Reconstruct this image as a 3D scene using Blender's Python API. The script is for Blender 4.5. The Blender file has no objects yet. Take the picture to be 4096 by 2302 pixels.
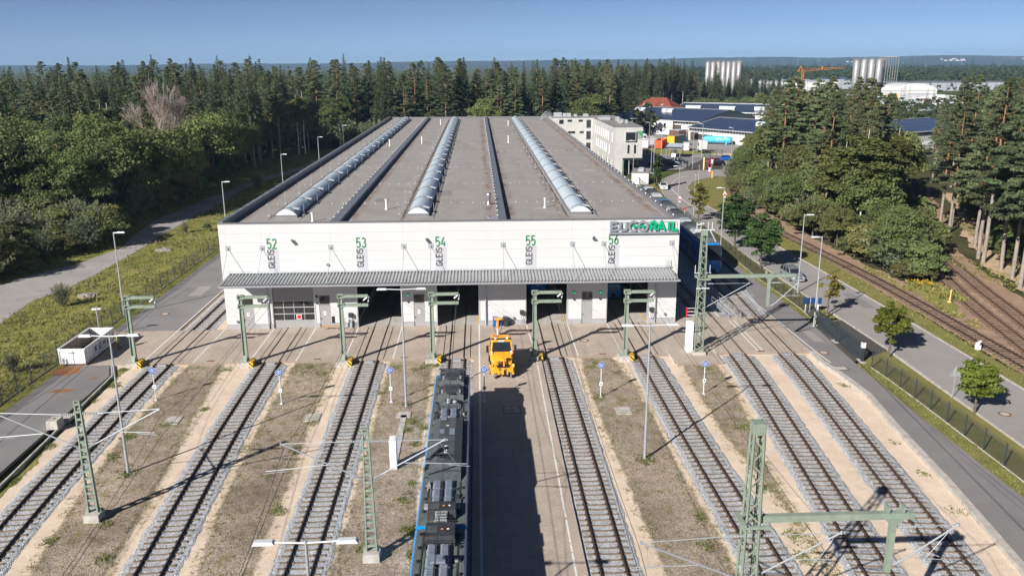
import bpy, bmesh, math, random
import numpy as np
from mathutils import Vector, Matrix
random.seed(11)
R = math.radians
sc = bpy.context.scene
col = sc.collection

# ------------------------------------------------------------------ camera
cd = bpy.data.cameras.new('camera')
cam = bpy.data.objects.new('camera', cd); col.objects.link(cam)
cd.sensor_width = 36.0
cd.lens = 3300.0 / 4096.0 * 36.0
cd.clip_start = 0.5; cd.clip_end = 30000
def _cam():
    p, yaw, roll = R(15.26), R(2.31), 0.0042
    f = Vector((math.sin(yaw)*math.cos(p), math.cos(yaw)*math.cos(p), -math.sin(p)))
    r = Vector((math.cos(yaw), -math.sin(yaw), 0)); u = r.cross(f)
    r2 = r*math.cos(roll) - u*math.sin(roll); u2 = u*math.cos(roll) + r*math.sin(roll)
    m = Matrix((r2, u2, -f)).transposed().to_4x4()
    m.translation = (0, 0, 28.2)
    cam.matrix_world = m
_cam()
sc.camera = cam

# ------------------------------------------------------------------ sky, sun, exposure
SUN_AZ, SUN_EL = R(228.0), R(29.5)          # direction towards the sun, ccw from +X
w = bpy.data.worlds.new('World'); sc.world = w; w.use_nodes = True
nt = w.node_tree; nt.nodes.clear()
sky = nt.nodes.new('ShaderNodeTexSky'); sky.sky_type = 'NISHITA'; sky.sun_disc = False
sky.sun_elevation = SUN_EL; sky.sun_rotation = math.pi/2 - SUN_AZ
sky.air_density = 0.4; sky.dust_density = 2.2; sky.ozone_density = 1.3; sky.altitude = 3000
bg = nt.nodes.new('ShaderNodeBackground'); bg.inputs[1].default_value = 0.05
wo = nt.nodes.new('ShaderNodeOutputWorld')
nt.links.new(sky.outputs[0], bg.inputs[0]); nt.links.new(bg.outputs[0], wo.inputs[0])
sl = bpy.data.lights.new('sun', 'SUN'); sl.energy = 4.4; sl.angle = R(0.55); sl.color = (1.0, 0.94, 0.865)
so = bpy.data.objects.new('sun', sl); col.objects.link(so)
so.rotation_euler = Vector((-math.cos(SUN_AZ)*math.cos(SUN_EL), -math.sin(SUN_AZ)*math.cos(SUN_EL), -math.sin(SUN_EL))).to_track_quat('-Z', 'Y').to_euler()
so.location = (-60, -60, 90)
sc.view_settings.view_transform = 'Standard'; sc.view_settings.look = 'None'
sc.view_settings.exposure = 0.9; sc.view_settings.gamma = 1.0
sc.render.engine = 'CYCLES'
sc.cycles.max_bounces = 6; sc.cycles.transparent_max_bounces = 8; sc.cycles.volume_bounces = 0

# ------------------------------------------------------------------ mesh helper
class MB:
    def __init__(s): s.v = []; s.f = []; s.m = []; s.i = 0
    def mat(s, i): s.i = i; return s
    def add(s, vs, fs):
        b = len(s.v); s.v.extend([tuple(p) for p in vs])
        for f in fs: s.f.append(tuple(b+k for k in f)); s.m.append(s.i)
        return s
    def box(s, x0, x1, y0, y1, z0, z1):
        return s.add([(x0,y0,z0),(x1,y0,z0),(x1,y1,z0),(x0,y1,z0),(x0,y0,z1),(x1,y0,z1),(x1,y1,z1),(x0,y1,z1)],
            [(3,2,1,0),(4,5,6,7),(0,1,5,4),(1,2,6,5),(2,3,7,6),(3,0,4,7)])
    def frust(s, x0,x1,y0,y1,z0, X0,X1,Y0,Y1,z1):
        return s.add([(x0,y0,z0),(x1,y0,z0),(x1,y1,z0),(x0,y1,z0),(X0,Y0,z1),(X1,Y0,z1),(X1,Y1,z1),(X0,Y1,z1)],
            [(3,2,1,0),(4,5,6,7),(0,1,5,4),(1,2,6,5),(2,3,7,6),(3,0,4,7)])
    def bar(s, p, q, wd, ht=None, up=(0,0,1)):
        p, q = Vector(p), Vector(q); d = (q-p)
        if d.length < 1e-6: return s
        d.normalize(); ht = ht or wd; u = Vector(up)
        if abs(d.dot(u)) > .98: u = Vector((0,1,0))
        a = d.cross(u).normalized()*wd/2; b = a.cross(d).normalized()*ht/2
        vs = [p-a-b,p+a-b,p+a+b,p-a+b,q-a-b,q+a-b,q+a+b,q-a+b]
        return s.add(vs, [(3,2,1,0),(4,5,6,7),(0,1,5,4),(1,2,6,5),(2,3,7,6),(3,0,4,7)])
    def tube(s, p, q, r, n=8, r2=None, cap=True):
        p, q = Vector(p), Vector(q); d = q-p
        if d.length < 1e-6: return s
        d.normalize(); r2 = r if r2 is None else r2
        u = Vector((0,0,1)) if abs(d.z) < .9 else Vector((1,0,0))
        a = d.cross(u).normalized(); b = d.cross(a)
        vs = []
        for c, rr in ((p, r), (q, r2)):
            for k in range(n):
                t = 2*math.pi*k/n; vs.append(c + a*math.cos(t)*rr + b*math.sin(t)*rr)
        fs = [(k, (k+1) % n, n+(k+1) % n, n+k) for k in range(n)]
        if cap: fs += [tuple(range(n))[::-1], tuple(range(n, 2*n))]
        return s.add(vs, fs)
    def path(s, pts, r, n=6):
        for a, b in zip(pts[:-1], pts[1:]): s.tube(a, b, r, n)
        return s
    def prism(s, prof, a0, a1, axis='y'):     # profile in the two other axes, extruded
        n = len(prof); mk = {'y': lambda u, v, t: (u, t, v), 'x': lambda u, v, t: (t, u, v), 'z': lambda u, v, t: (u, v, t)}[axis]
        vs = [mk(u, v, a0) for u, v in prof] + [mk(u, v, a1) for u, v in prof]
        fs = [(k, (k+1) % n, n+(k+1) % n, n+k) for k in range(n)] + [tuple(range(n))[::-1], tuple(range(n, 2*n))]
        return s.add(vs, fs)
    def lathe(s, prof, c=(0,0,0), n=16):      # (r, z) profile round z
        vs = []; fs = []
        for r_, z_ in prof:
            for k in range(n):
                t = 2*math.pi*k/n; vs.append((c[0]+r_*math.cos(t), c[1]+r_*math.sin(t), c[2]+z_))
        for j in range(len(prof)-1):
            for k in range(n): fs.append((j*n+k, j*n+(k+1) % n, (j+1)*n+(k+1) % n, (j+1)*n+k))
        return s.add(vs, fs)
    def ball(s, c, rx, ry=None, rz=None, n=10, m=6):
        ry = ry or rx; rz = rz or rx; vs = []; fs = []
        for j in range(m+1):
            t = math.pi*j/m
            for k in range(n):
                a = 2*math.pi*k/n; vs.append((c[0]+rx*math.sin(t)*math.cos(a), c[1]+ry*math.sin(t)*math.sin(a), c[2]-rz*math.cos(t)))
        for j in range(m):
            for k in range(n): fs.append((j*n+k, j*n+(k+1) % n, (j+1)*n+(k+1) % n, (j+1)*n+k))
        return s.add(vs, fs)
    def mesh(s, name, mats, smooth=False):
        me = bpy.data.meshes.new(name); me.from_pydata(s.v, [], s.f)
        for m_ in (mats if isinstance(mats, (list, tuple)) else [mats]): me.materials.append(m_)
        me.polygons.foreach_set('material_index', s.m)
        if smooth: me.polygons.foreach_set('use_smooth', [True]*len(s.f))
        bm = bmesh.new(); bm.from_mesh(me); bmesh.ops.recalc_face_normals(bm, faces=bm.faces); bm.to_mesh(me); bm.free()
        return me
    def build(s, name, mats, parent=None, smooth=False, world=False):
        o = bpy.data.objects.new(name, s.mesh(name, mats, smooth)); col.objects.link(o)
        if parent is not None:
            o.parent = parent
            if world: o.location = -Vector(parent.location)
        return o

def link(name, me, parent=None, loc=(0,0,0), rz=0, scale=None):
    o = bpy.data.objects.new(name, me); col.objects.link(o); o.parent = parent
    o.location = loc; o.rotation_euler = (0, 0, rz)
    if scale: o.scale = scale
    return o
def tag(o, label, cat, group=None):
    o['label'] = label; o['category'] = cat
    if group: o['group'] = group
    return o
def thing(name, label, cat, loc=(0,0,0), rz=0, group=None):
    o = bpy.data.objects.new(name, None); col.objects.link(o)
    o.location = loc; o.rotation_euler = (0, 0, rz); o.empty_display_size = .5
    return tag(o, label, cat, group)
def struct(o): o['kind'] = 'structure'; return o
def stuff(o, label=None, cat=None):
    o['kind'] = 'stuff'
    if label: o['label'] = label
    if cat: o['category'] = cat
    return o
def copy_tree(o, parent=None):
    c = o.copy(); col.objects.link(c); c.parent = parent
    for ch in o.children: copy_tree(ch, c)
    return c

# ------------------------------------------------------------------ materials
def _new(name):
    m = bpy.data.materials.new(name); m.use_nodes = True; n = m.node_tree; n.nodes.clear()
    o = n.nodes.new('ShaderNodeOutputMaterial'); b = n.nodes.new('ShaderNodeBsdfPrincipled')
    n.links.new(b.outputs[0], o.inputs[0]); return m, n, b
def rgb(c): return (c[0], c[1], c[2], 1)
def _noise(n, vec, scale, det=4, rough=.6):
    t = n.nodes.new('ShaderNodeTexNoise'); t.inputs['Scale'].default_value = scale; t.inputs['Detail'].default_value = det
    t.inputs['Roughness'].default_value = rough
    if vec: n.links.new(vec, t.inputs['Vector'])
    return t.outputs['Fac']
def _ramp(n, fac, stops):
    r = n.nodes.new('ShaderNodeValToRGB'); n.links.new(fac, r.inputs[0]); e = r.color_ramp.elements
    while len(e) < len(stops): e.new(.5)
    for k, (p, c) in enumerate(stops): e[k].position = p; e[k].color = rgb(c) if len(c) == 3 else c
    return r.outputs[0]
def _mix(n, fac, a, b, mode='MIX'):
    m = n.nodes.new('ShaderNodeMix'); m.data_type = 'RGBA'; m.blend_type = mode
    for s_, v in ((m.inputs[0], fac), (m.inputs[6], a), (m.inputs[7], b)):
        if hasattr(v, 'is_linked'): n.links.new(v, s_)
        else: s_.default_value = v if isinstance(v, (int, float)) else rgb(v)
    return m.outputs[2]
def _math(n, op, a, b=None):
    m = n.nodes.new('ShaderNodeMath'); m.operation = op
    for s_, v in ((m.inputs[0], a), (m.inputs[1], b)):
        if v is None: continue
        if hasattr(v, 'is_linked'): n.links.new(v, s_)
        else: s_.default_value = v
    return m.outputs[0]
def _bump(n, b, h, st, dist=.02):
    u = n.nodes.new('ShaderNodeBump'); u.inputs['Strength'].default_value = st; u.inputs['Distance'].default_value = dist
    n.links.new(h, u.inputs['Height']); n.links.new(u.outputs[0], b.inputs['Normal'])
def _vec(n, world=True):
    if world: return n.nodes.new('ShaderNodeNewGeometry').outputs['Position']
    return n.nodes.new('ShaderNodeTexCoord').outputs['Object']
def _stretch(n, vec, s_):
    m = n.nodes.new('ShaderNodeVectorMath'); m.operation = 'MULTIPLY'; n.links.new(vec, m.inputs[0]); m.inputs[1].default_value = s_
    return m.outputs[0]
def M(name, c, rough=.6, metal=0., var=.10, scale=1.2, bump=0., bscale=25., world=True, spec=.4, rnd=0., coat=0., emit=0, dirt=None):
    m, n, b = _new(name); v = _vec(n, world)
    lo = [k*(1-var) for k in c]; hi = [min(1, k*(1+var)) for k in c]
    cc = _ramp(n, _noise(n, v, scale, 5), [(.3, lo), (.7, hi)])
    if dirt: cc = _mix(n, _ramp(n, _noise(n, v, dirt[1], 6, .7), [(.5, (0,0,0)), (.75, (1,1,1))]), cc, dirt[0])
    if rnd:
        oi = n.nodes.new('ShaderNodeObjectInfo'); hs = n.nodes.new('ShaderNodeHueSaturation'); n.links.new(cc, hs.inputs['Color'])
        mr = n.nodes.new('ShaderNodeMapRange'); n.links.new(oi.outputs['Random'], mr.inputs[0]); mr.inputs[3].default_value = 1-rnd; mr.inputs[4].default_value = 1+rnd
        n.links.new(mr.outputs[0], hs.inputs['Value']); cc = hs.outputs[0]
    n.links.new(cc, b.inputs['Base Color'])
    b.inputs['Roughness'].default_value = rough; b.inputs['Metallic'].default_value = metal; b.inputs['Specular IOR Level'].default_value = spec
    b.inputs['Coat Weight'].default_value = coat
    if emit: b.inputs['Emission Color'].default_value = rgb(c); b.inputs['Emission Strength'].default_value = emit
    if bump: _bump(n, b, _noise(n, v, bscale, 4), bump)
    return m

def ground_mat(name, stops, scale, fine, finevar=.35, bump=.6, dist=.04, patch=None, rough=.95, vor=None, spec=.15):
    m, n, b = _new(name); v = _vec(n)
    cc, h = ground_col(n, v, stops, scale, fine, finevar, patch, vor)
    n.links.new(cc, b.inputs['Base Color']); b.inputs['Roughness'].default_value = rough; b.inputs['Specular IOR Level'].default_value = spec
    _bump(n, b, h, bump, dist)
    return m
def ground_col(n, v, stops, scale, fine, finevar=.35, patch=None, vor=None):
    cc = _ramp(n, _noise(n, v, scale, 6, .65), stops)
    g = _noise(n, v, fine, 3, .7)
    cc = _mix(n, 1.0, cc, _ramp(n, g, [(.25, (1-finevar,)*3), (.75, (1+finevar,)*3)]), 'MULTIPLY')
    h = g
    if vor:                                   # stones: cells of their own brightness
        t = n.nodes.new('ShaderNodeTexVoronoi'); t.inputs['Scale'].default_value = vor[0]; n.links.new(v, t.inputs['Vector'])
        sp = n.nodes.new('ShaderNodeSeparateColor'); n.links.new(t.outputs['Color'], sp.inputs[0])
        cc = _mix(n, 1.0, cc, _ramp(n, sp.outputs[0], [(0, (vor[1],)*3), (1, (vor[2],)*3)]), 'MULTIPLY')
        h = _math(n, 'SUBTRACT', sp.outputs[1], t.outputs['Distance'])
    if patch:
        for pc, ps, lo, hi in patch:
            cc = _mix(n, _ramp(n, _noise(n, v, ps, 5, .7), [(lo, (0,0,0)), (hi, (1,1,1))]), cc, pc)
    return cc, h

MAT = {}
def wall_mat():
    m, n, b = _new('wall_white'); v = _vec(n)
    cc = _ramp(n, _noise(n, v, .35, 5), [(.3, (.52,.53,.54)), (.7, (.55,.56,.568))])
    st = _ramp(n, _noise(n, _stretch(n, v, (2.2,1,.12)), 1.0, 5, .7), [(.55, (0,0,0)), (.82, (.35,.35,.35))])
    cc = _mix(n, st, cc, (.50,.50,.495))
    n.links.new(cc, b.inputs['Base Color']); b.inputs['Roughness'].default_value = .5; b.inputs['Specular IOR Level'].default_value = .3
    return m
MAT['bank'] = ground_mat('bank', [(.3, (.40,.29,.195)), (.7, (.54,.41,.285))], .4, 8, .3, .7, .06, patch=[((.20,.18,.075), .5, .56, .7)])
MAT['sand'] = ground_mat('sand', [(.3, (.47,.375,.295)), (.7, (.60,.495,.395))], .35, 9, .18, .4, .03, patch=[((.40,.34,.28), 1.3, .6, .82)])
MAT['gravel'] = ground_mat('gravel', [(.3, (.245,.205,.175)), (.7, (.35,.295,.25))], .4, 14, .35, .8, .04, vor=(18, .7, 1.3), patch=[((.42,.34,.265), .45, .56, .72), ((.16,.145,.075), .9, .62, .76), ((.17,.13,.10), .22, .64, .8)])
MAT['ballast'] = ground_mat('ballast', [(.3, (.36,.375,.40)), (.7, (.46,.475,.50))], .5, 8, .15, .7, .05, vor=(13, .62, 1.32), patch=[((.36,.31,.26), .8, .62, .82), ((.27,.235,.205), .25, .58, .78)])
MAT['old_ballast'] = ground_mat('old_ballast', [(.3, (.235,.16,.115)), (.7, (.36,.255,.19))], .5, 8, .3, 1.0, .05, vor=(9, .5, 1.5), patch=[((.30,.24,.18), .4, .55, .75), ((.08,.10,.03), .5, .62, .78)])
MAT['asphalt'] = ground_mat('asphalt', [(.3, (.185,.178,.183)), (.7, (.235,.227,.23))], .25, 30, .18, .3, .01, patch=[((.175,.17,.175), .12, .52, .72), ((.31,.30,.295), .9, .64, .82), ((.20,.19,.19), 2.5, .62, .7)])
MAT['road'] = ground_mat('road', [(.3, (.265,.252,.246)), (.7, (.31,.297,.288))], .25, 30, .2, .3, .01, patch=[((.225,.215,.21), .1, .55, .72)])
MAT['dark_asphalt'] = ground_mat('dark_asphalt', [(.3, (.07,.065,.06)), (.7, (.095,.085,.08))], .4, 30, .25, .3, .01)
MAT['path'] = ground_mat('path', [(.3, (.26,.25,.245)), (.7, (.37,.355,.34))], .25, 10, .25, .5, .03, patch=[((.20,.19,.17), .5, .55, .75)])
MAT['grass'] = ground_mat('grass', [(.25, (.145,.16,.038)), (.5, (.21,.215,.058)), (.78, (.29,.26,.10))], .22, 6, .4, .9, .08, patch=[((.05,.085,.015), .6, .6, .8), ((.22,.17,.09), .11, .64, .8)])
MAT['lawn'] = ground_mat('lawn', [(.25, (.14,.14,.042)), (.5, (.19,.178,.06)), (.78, (.24,.21,.085))], .35, 7, .3, .6, .04, patch=[((.075,.105,.02), .4, .58, .8)])
MAT['field'] = ground_mat('field', [(.3, (.05,.07,.018)), (.7, (.09,.105,.03))], .02, 1.5, .3, .4, .1)
MAT['forest_floor'] = ground_mat('forest_floor', [(.3, (.045,.05,.018)), (.7, (.085,.075,.035))], .2, 4, .4, .8, .1)
MAT['brown_soil'] = ground_mat('brown_soil', [(.3, (.25,.165,.115)), (.7, (.39,.275,.20))], .5, 9, .35, .8, .05, patch=[((.42,.32,.225), .5, .56, .74), ((.12,.125,.04), .6, .66, .8)])

def yard_mat():
    m, n, b = _new('yard_ground'); v = _vec(n)
    sc_, sh = ground_col(n, v, [(.3, (.56,.455,.36)), (.7, (.70,.585,.47))], .35, 9, .15, [((.46,.39,.32), 1.3, .62, .85)])
    gc_, gh = ground_col(n, v, [(.3, (.275,.222,.178)), (.7, (.385,.32,.262))], .4, 14, .4, [((.46,.385,.305), .5, .58, .72), ((.20,.18,.085), .7, .54, .68), ((.17,.135,.10), .22, .6, .76), ((.15,.15,.06), 2.0, .58, .68)], (16, .55, 1.45))
    gc_ = _mix(n, 1.0, gc_, _ramp(n, _noise(n, v, .16, 6, .7), [(.32, (.74,.73,.72)), (.5, (1,1,1)), (.7, (1.24,1.22,1.2))]), 'MULTIPLY')
    at = n.nodes.new('ShaderNodeAttribute'); at.attribute_name = 'gravel'; st = n.nodes.new('ShaderNodeAttribute'); st.attribute_name = 'stain'
    f = _math(n, 'ADD', at.outputs['Fac'], _math(n, 'MULTIPLY', _math(n, 'SUBTRACT', _noise(n, v, .9, 6, .75), .5), .85))
    f = _ramp(n, f, [(.40, (0,0,0)), (.60, (1,1,1))])
    cc = _mix(n, f, sc_, gc_)
    s2 = _math(n, 'MULTIPLY', st.outputs['Fac'], _ramp(n, _noise(n, v, .7, 6, .7), [(.3, (0,0,0)), (.7, (1,1,1))]))
    cc = _mix(n, s2, cc, (.13,.095,.07))
    n.links.new(cc, b.inputs['Base Color']); b.inputs['Roughness'].default_value = .95; b.inputs['Specular IOR Level'].default_value = .15
    _bump(n, b, _mix(n, f, sh, gh), .7, .04)
    return m
MAT['yard'] = yard_mat()
def paving_mat():
    m, n, b = _new('paving'); v = _vec(n)
    t = n.nodes.new('ShaderNodeTexBrick'); n.links.new(v, t.inputs['Vector'])
    t.inputs['Color1'].default_value = rgb((.385,.328,.28)); t.inputs['Color2'].default_value = rgb((.46,.40,.345)); t.inputs['Mortar'].default_value = rgb((.27,.225,.19))
    t.inputs['Scale'].default_value = 1.0; t.inputs['Mortar Size'].default_value = .006; t.inputs['Brick Width'].default_value = .2; t.inputs['Row Height'].default_value = .1
    t.inputs['Mortar Smooth'].default_value = .3
    cc = _mix(n, 1.0, t.outputs['Color'], _ramp(n, _noise(n, v, .3, 6, .7), [(.3, (.84,.83,.82)), (.7, (1.14,1.13,1.12))]), 'MULTIPLY')
    cc = _mix(n, _ramp(n, _noise(n, _stretch(n, v, (1.0,.12,1)), 1.1, 5, .7), [(.55, (0,0,0)), (.8, (.7,.7,.7))]), cc, (.25,.205,.175))
    n.links.new(cc, b.inputs['Base Color']); b.inputs['Roughness'].default_value = .9; b.inputs['Specular IOR Level'].default_value = .2
    _bump(n, b, t.outputs['Fac'], -.4, .01)
    return m
MAT['paving'] = paving_mat()
MAT['concrete'] = M('concrete', (.42,.40,.37), .9, var=.18, scale=2.0, bump=.3, bscale=18, dirt=((.25,.22,.19), 1.4))
MAT['rail'] = M('rail', (.105,.062,.042), .75, .25, var=.3, scale=6, bump=.3)
MAT['rail_top'] = M('rail_top', (.22,.17,.14), .38, .85, var=.2, scale=5)
MAT['rail_dark'] = M('rail_dark', (.055,.038,.03), .7, .3, var=.3, scale=5)
MAT['sleeper'] = M('sleeper', (.19,.155,.122), .95, var=.2, scale=3, bump=.4, rnd=.12)
MAT['wood_sleeper'] = M('wood_sleeper', (.13,.085,.06), .95, var=.35, scale=4, bump=.5, rnd=.25)
MAT['white_line'] = M('white_line', (.66,.66,.64), .8, var=.12, scale=4, dirt=((.40,.36,.32), 3.0))
MAT['yellow_line'] = M('yellow_line', (.75,.42,.03), .8, var=.1, scale=3)
MAT['wall_white'] = wall_mat()
MAT['joint'] = M('joint', (.43,.44,.44), .8, var=.05)
MAT['inside'] = M('inside', (.22,.22,.22), .8, var=.1)
MAT['grey_trim'] = M('grey_trim', (.27,.275,.30), .5, var=.06)
MAT['plinth'] = M('plinth', (.32,.325,.345), .8, var=.1, scale=2)
MAT['door_grey'] = M('door_grey', (.30,.30,.305), .45, var=.04)
MAT['dark_glass'] = M('dark_glass', (.02,.022,.026), .06, var=.2, spec=.9)
MAT['alu'] = M('alu', (.58,.59,.61), .4, .55, var=.08)
MAT['galv'] = M('galv', (.42,.45,.48), .48, .45, var=.12, scale=3)
MAT['lamp_head'] = M('lamp_head', (.66,.69,.72), .35, .2, var=.05)
MAT['lens'] = M('lens', (.75,.77,.78), .2, var=.02)
MAT['steel_green'] = M('steel_green', (.235,.29,.235), .55, .1, var=.10, scale=1.5, dirt=((.19,.23,.185), 2.5))
MAT['number_green'] = M('number_green', (.035,.19,.085), .6, var=.05)
MAT['logo_green'] = M('logo_green', (.0,.33,.16), .45, var=.03)
MAT['logo_grey'] = M('logo_grey', (.20,.225,.255), .45, var=.03)
MAT['gleis_plate'] = M('gleis_plate', (.42,.43,.47), .6, var=.03)
MAT['letter_dark'] = M('letter_dark', (.075,.07,.075), .6, var=.05)
MAT['red'] = M('red', (.62,.012,.02), .45, var=.05)
MAT['white'] = M('white', (.80,.80,.80), .45, var=.03)
MAT['black'] = M('black', (.018,.018,.02), .5, var=.2)
MAT['dark_metal'] = M('dark_metal', (.045,.05,.055), .5, .3, var=.15)
MAT['fence'] = M('fence', (.045,.06,.075), .5, .2, var=.1)
MAT['sign_blue'] = M('sign_blue', (.008,.085,.36), .4, var=.04)
MAT['train_blue'] = M('train_blue', (.007,.235,.66), .28, var=.05, coat=.4, spec=.5)
MAT['train_dark'] = M('train_dark', (.07,.08,.088), .6, var=.25, scale=2.5, bump=.15)
MAT['train_roof'] = M('train_roof', (.095,.115,.115), .75, var=.22, scale=2, bump=.2, bscale=30, dirt=((.14,.145,.135), 1.5))
MAT['train_black'] = M('train_black', (.035,.038,.043), .5, var=.3, scale=3)
MAT['train_duct'] = M('train_duct', (.20,.24,.31), .5, .2, var=.12, scale=3)
MAT['train_grey'] = M('train_grey', (.30,.32,.34), .5, var=.1)
MAT['orange_yellow'] = M('orange_yellow', (.83,.36,.02), .38, var=.05, scale=1.5, coat=.3, dirt=((.55,.25,.04), 1.8))
MAT['yellow'] = M('yellow', (.85,.50,.03), .5, var=.06)
MAT['roof'] = None
MAT['parapet'] = M('parapet', (.20,.215,.24), .42, .35, var=.10, scale=.7)
MAT['coping'] = M('coping', (.21,.21,.225), .45, .3, var=.06)
MAT['corrugated'] = M('corrugated', (.36,.375,.385), .45, .3, var=.16, scale=.9, dirt=((.24,.25,.24), .9))
MAT['poly'] = M('poly', (.50,.575,.63), .3, var=.06, scale=.9, spec=.5)
MAT['poly_white'] = M('poly_white', (.62,.66,.69), .35, var=.04)
MAT['blue_bin'] = M('blue_bin', (.0,.13,.50), .45, var=.06)
MAT['black_bin'] = M('black_bin', (.035,.037,.04), .5, var=.1)
MAT['timber'] = M('timber', (.48,.24,.08), .7, var=.15, scale=6)
MAT['rust'] = M('rust', (.19,.085,.045), .95, var=.4, scale=3, bump=.8, bscale=12)
MAT['rust_stain'] = ground_mat('rust_stain', [(.3, (.30,.13,.05)), (.7, (.20,.11,.07))], 1.2, 9, .3, .3, .02)
MAT['container_white'] = M('container_white', (.70,.72,.75), .45, var=.05, dirt=((.50,.45,.40), 1.2))
MAT['container_in'] = M('container_in', (.33,.29,.26), .8, var=.25, scale=1.5)
MAT['navy'] = M('navy', (.03,.04,.09), .5, var=.1)
MAT['tyre'] = M('tyre', (.02,.02,.021), .85, var=.2)
MAT['rim'] = M('rim', (.5,.5,.52), .3, .8, var=.1)
MAT['headlight'] = M('headlight', (.85,.87,.9), .1, var=.02, spec=.8)
MAT['amber'] = M('amber', (.9,.25,.02), .25, var=.02)
MAT['red_light'] = M('red_light', (1.0,.02,.02), .3, emit=1.6)
MAT['green_light'] = M('green_light', (.0,.9,.25), .3, emit=.8)
# ------------------------------------------------------------------ ground sheets
def smooth_path(pts, step):
    P_ = [Vector((p[0], p[1], 0)) for p in pts]; out = []
    for i in range(len(P_)-1):
        p0 = P_[max(i-1, 0)]; p1 = P_[i]; p2 = P_[i+1]; p3 = P_[min(i+2, len(P_)-1)]
        n = max(2, int((p2-p1).length/.25))
        for k in range(n):
            t = k/n
            out.append(.5*((2*p1) + (p2-p0)*t + (2*p0-5*p1+4*p2-p3)*t*t + (3*p1-p0-3*p2+p3)*t**3))
    out.append(P_[-1])
    res = [out[0]]; acc = 0
    for a, b in zip(out[:-1], out[1:]):
        d = (b-a).length
        while acc + d >= step:
            t = (step-acc)/d; a = a + (b-a)*t; res.append(a.copy()); d = (b-a).length; acc = 0
        acc += d
    return res
def wavy(pts, amp, step=.35):
    out = []; n = len(pts); acc = 0.
    for i in range(n):
        a, b = Vector(pts[i]), Vector(pts[(i+1) % n]); L = (b-a).length; k = max(1, int(L/step)); nrm = Vector((-(b-a).y, (b-a).x))/max(L, 1e-6)
        for j in range(k):
            acc = acc*.86 + random.gauss(0, amp)*.5
            out.append(a + (b-a)*j/k + nrm*(acc + random.gauss(0, amp)*.22))
    return out
def sheet(name, pts, z, mat, amp=0, step=.35, thick=0):
    if amp: pts = wavy(pts, amp, step)
    mb = MB(); n = len(pts); mb.add([(p[0], p[1], z) for p in pts], [tuple(range(n))])
    if thick:
        mb.add([(p[0], p[1], z) for p in pts] + [(p[0], p[1], z-thick) for p in pts], [(k, (k+1) % n, n+(k+1) % n, n+k) for k in range(n)])
    return struct(mb.build(name, MAT[mat]))
def strip(name, left, right, z, mat, amp=0, thick=0):
    """band between two edge lines, built as quads"""
    def res(pts, n):
        P_ = [Vector((p[0], p[1])) for p in pts]; L = [0]
        for a, b in zip(P_[:-1], P_[1:]): L.append(L[-1]+(b-a).length)
        out = []; k = 0
        for i in range(n+1):
            d = L[-1]*i/n
            while k < len(P_)-2 and L[k+1] < d: k += 1
            out.append(P_[k] + (P_[k+1]-P_[k])*((d-L[k])/max(L[k+1]-L[k], 1e-6)))
        return out, L[-1]
    n = max(8, int(res(left, 4)[1]/(.5 if amp else 2))); l, _ = res(left, n); r, _ = res(right, n); mb = MB(); al = ar = 0.
    for i in range(n+1):
        d = (r[i]-l[i]).normalized()
        al = al*.86+random.gauss(0, amp)*.5; ar = ar*.86+random.gauss(0, amp)*.5
        p, q = l[i]+d*(al+random.gauss(0, amp)*.2), r[i]+d*(ar+random.gauss(0, amp)*.2)
        mb.v += [(p.x,p.y,z-thick),(p.x,p.y,z),(q.x,q.y,z),(q.x,q.y,z-thick)]
        if i:
            b = 4*i
            for k in ((0,1,2) if thick else (1,)): mb.f.append((b-4+k, b-3+k, b+1+k, b+k)); mb.m.append(0)
    return struct(mb.build(name, MAT[mat]))

# terrain reaching the horizon
mb = MB(); mb.add([(-9000,-300,-.35),(9000,-300,-.35),(9000,9000,-.35),(-9000,9000,-.35)], [(0,1,2,3)])
struct(mb.build('ground', MAT['field']))
sheet('forest_floor', [(-260,60),(-60,60),(-60,150),(-50,285),(-30,292),(60,292),(60,420),(-260,420)], -.30, 'forest_floor')
sheet('forest_floor', [(49,52),(190,52),(190,300),(100,300),(62,232),(54,190),(50,160)], -.30, 'forest_floor')
sheet('meadow', [(-70,40),(-40.2,40),(-40.2,290),(-70,290)], -.06, 'grass', thick=.1)
sheet('meadow', [(-40.2,262),(-40.2,292),(70,330),(60,250),(22.3,262)], -.07, 'grass')
# woodland track
PTL = [(-50,74),(-54.2,91),(-55.5,100),(-53.7,109),(-53.5,125),(-54.3,138),(-54.4,154.6),(-53.9,174),(-54.5,192),(-54.5,203),(-50,222),(-46,240)]
PTR = [(-68,92),(-65,103),(-63.2,112),(-59,121),(-57,131),(-59.5,143),(-60.8,156),(-59.5,176),(-58,190),(-57.2,204),(-53,224),(-49,242)]
strip('woodland_path', PTL, PTR, -.03, 'path', amp=.35)
# left service road, apron, yard
sheet('service_road', [(-34.2,30),(-40.2,30),(-40.2,77.0),(-36.1,77.0),(-34.9,74.0)], 0, 'asphalt', thick=.25)
sheet('service_road', [(-40.2,87.6),(-33.3,87.6),(-33.3,262),(-40.2,262)], 0, 'asphalt', thick=.2)
sheet('paved_apron', [(-40.2,77.0),(-36.1,77.0),(-34.9,77.2),(-0.72,77.2),(-0.72,20),(5.95,20),(5.95,77.2),(18.9,77.2),(19.1,74.6),(23.6,74.6),(23.6,77.2),(32.6,77.2),(33.3,77.2),(33.3,89.4),(21.95,89.4),(21.95,87.84),(-27.85,87.84),(-27.85,87.6),(-40.2,87.6)], .004, 'paving', thick=.25)
sheet('yard', [(-33.3,87.6),(-27.8,87.6),(-27.8,262),(-33.3,262)], -.2, 'sand')
sheet('yard', [(21.9,89.4),(33.2,89.4),(35.5,112),(36.4,135),(36.6,262),(21.9,262)], -.2, 'ballast')
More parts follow.
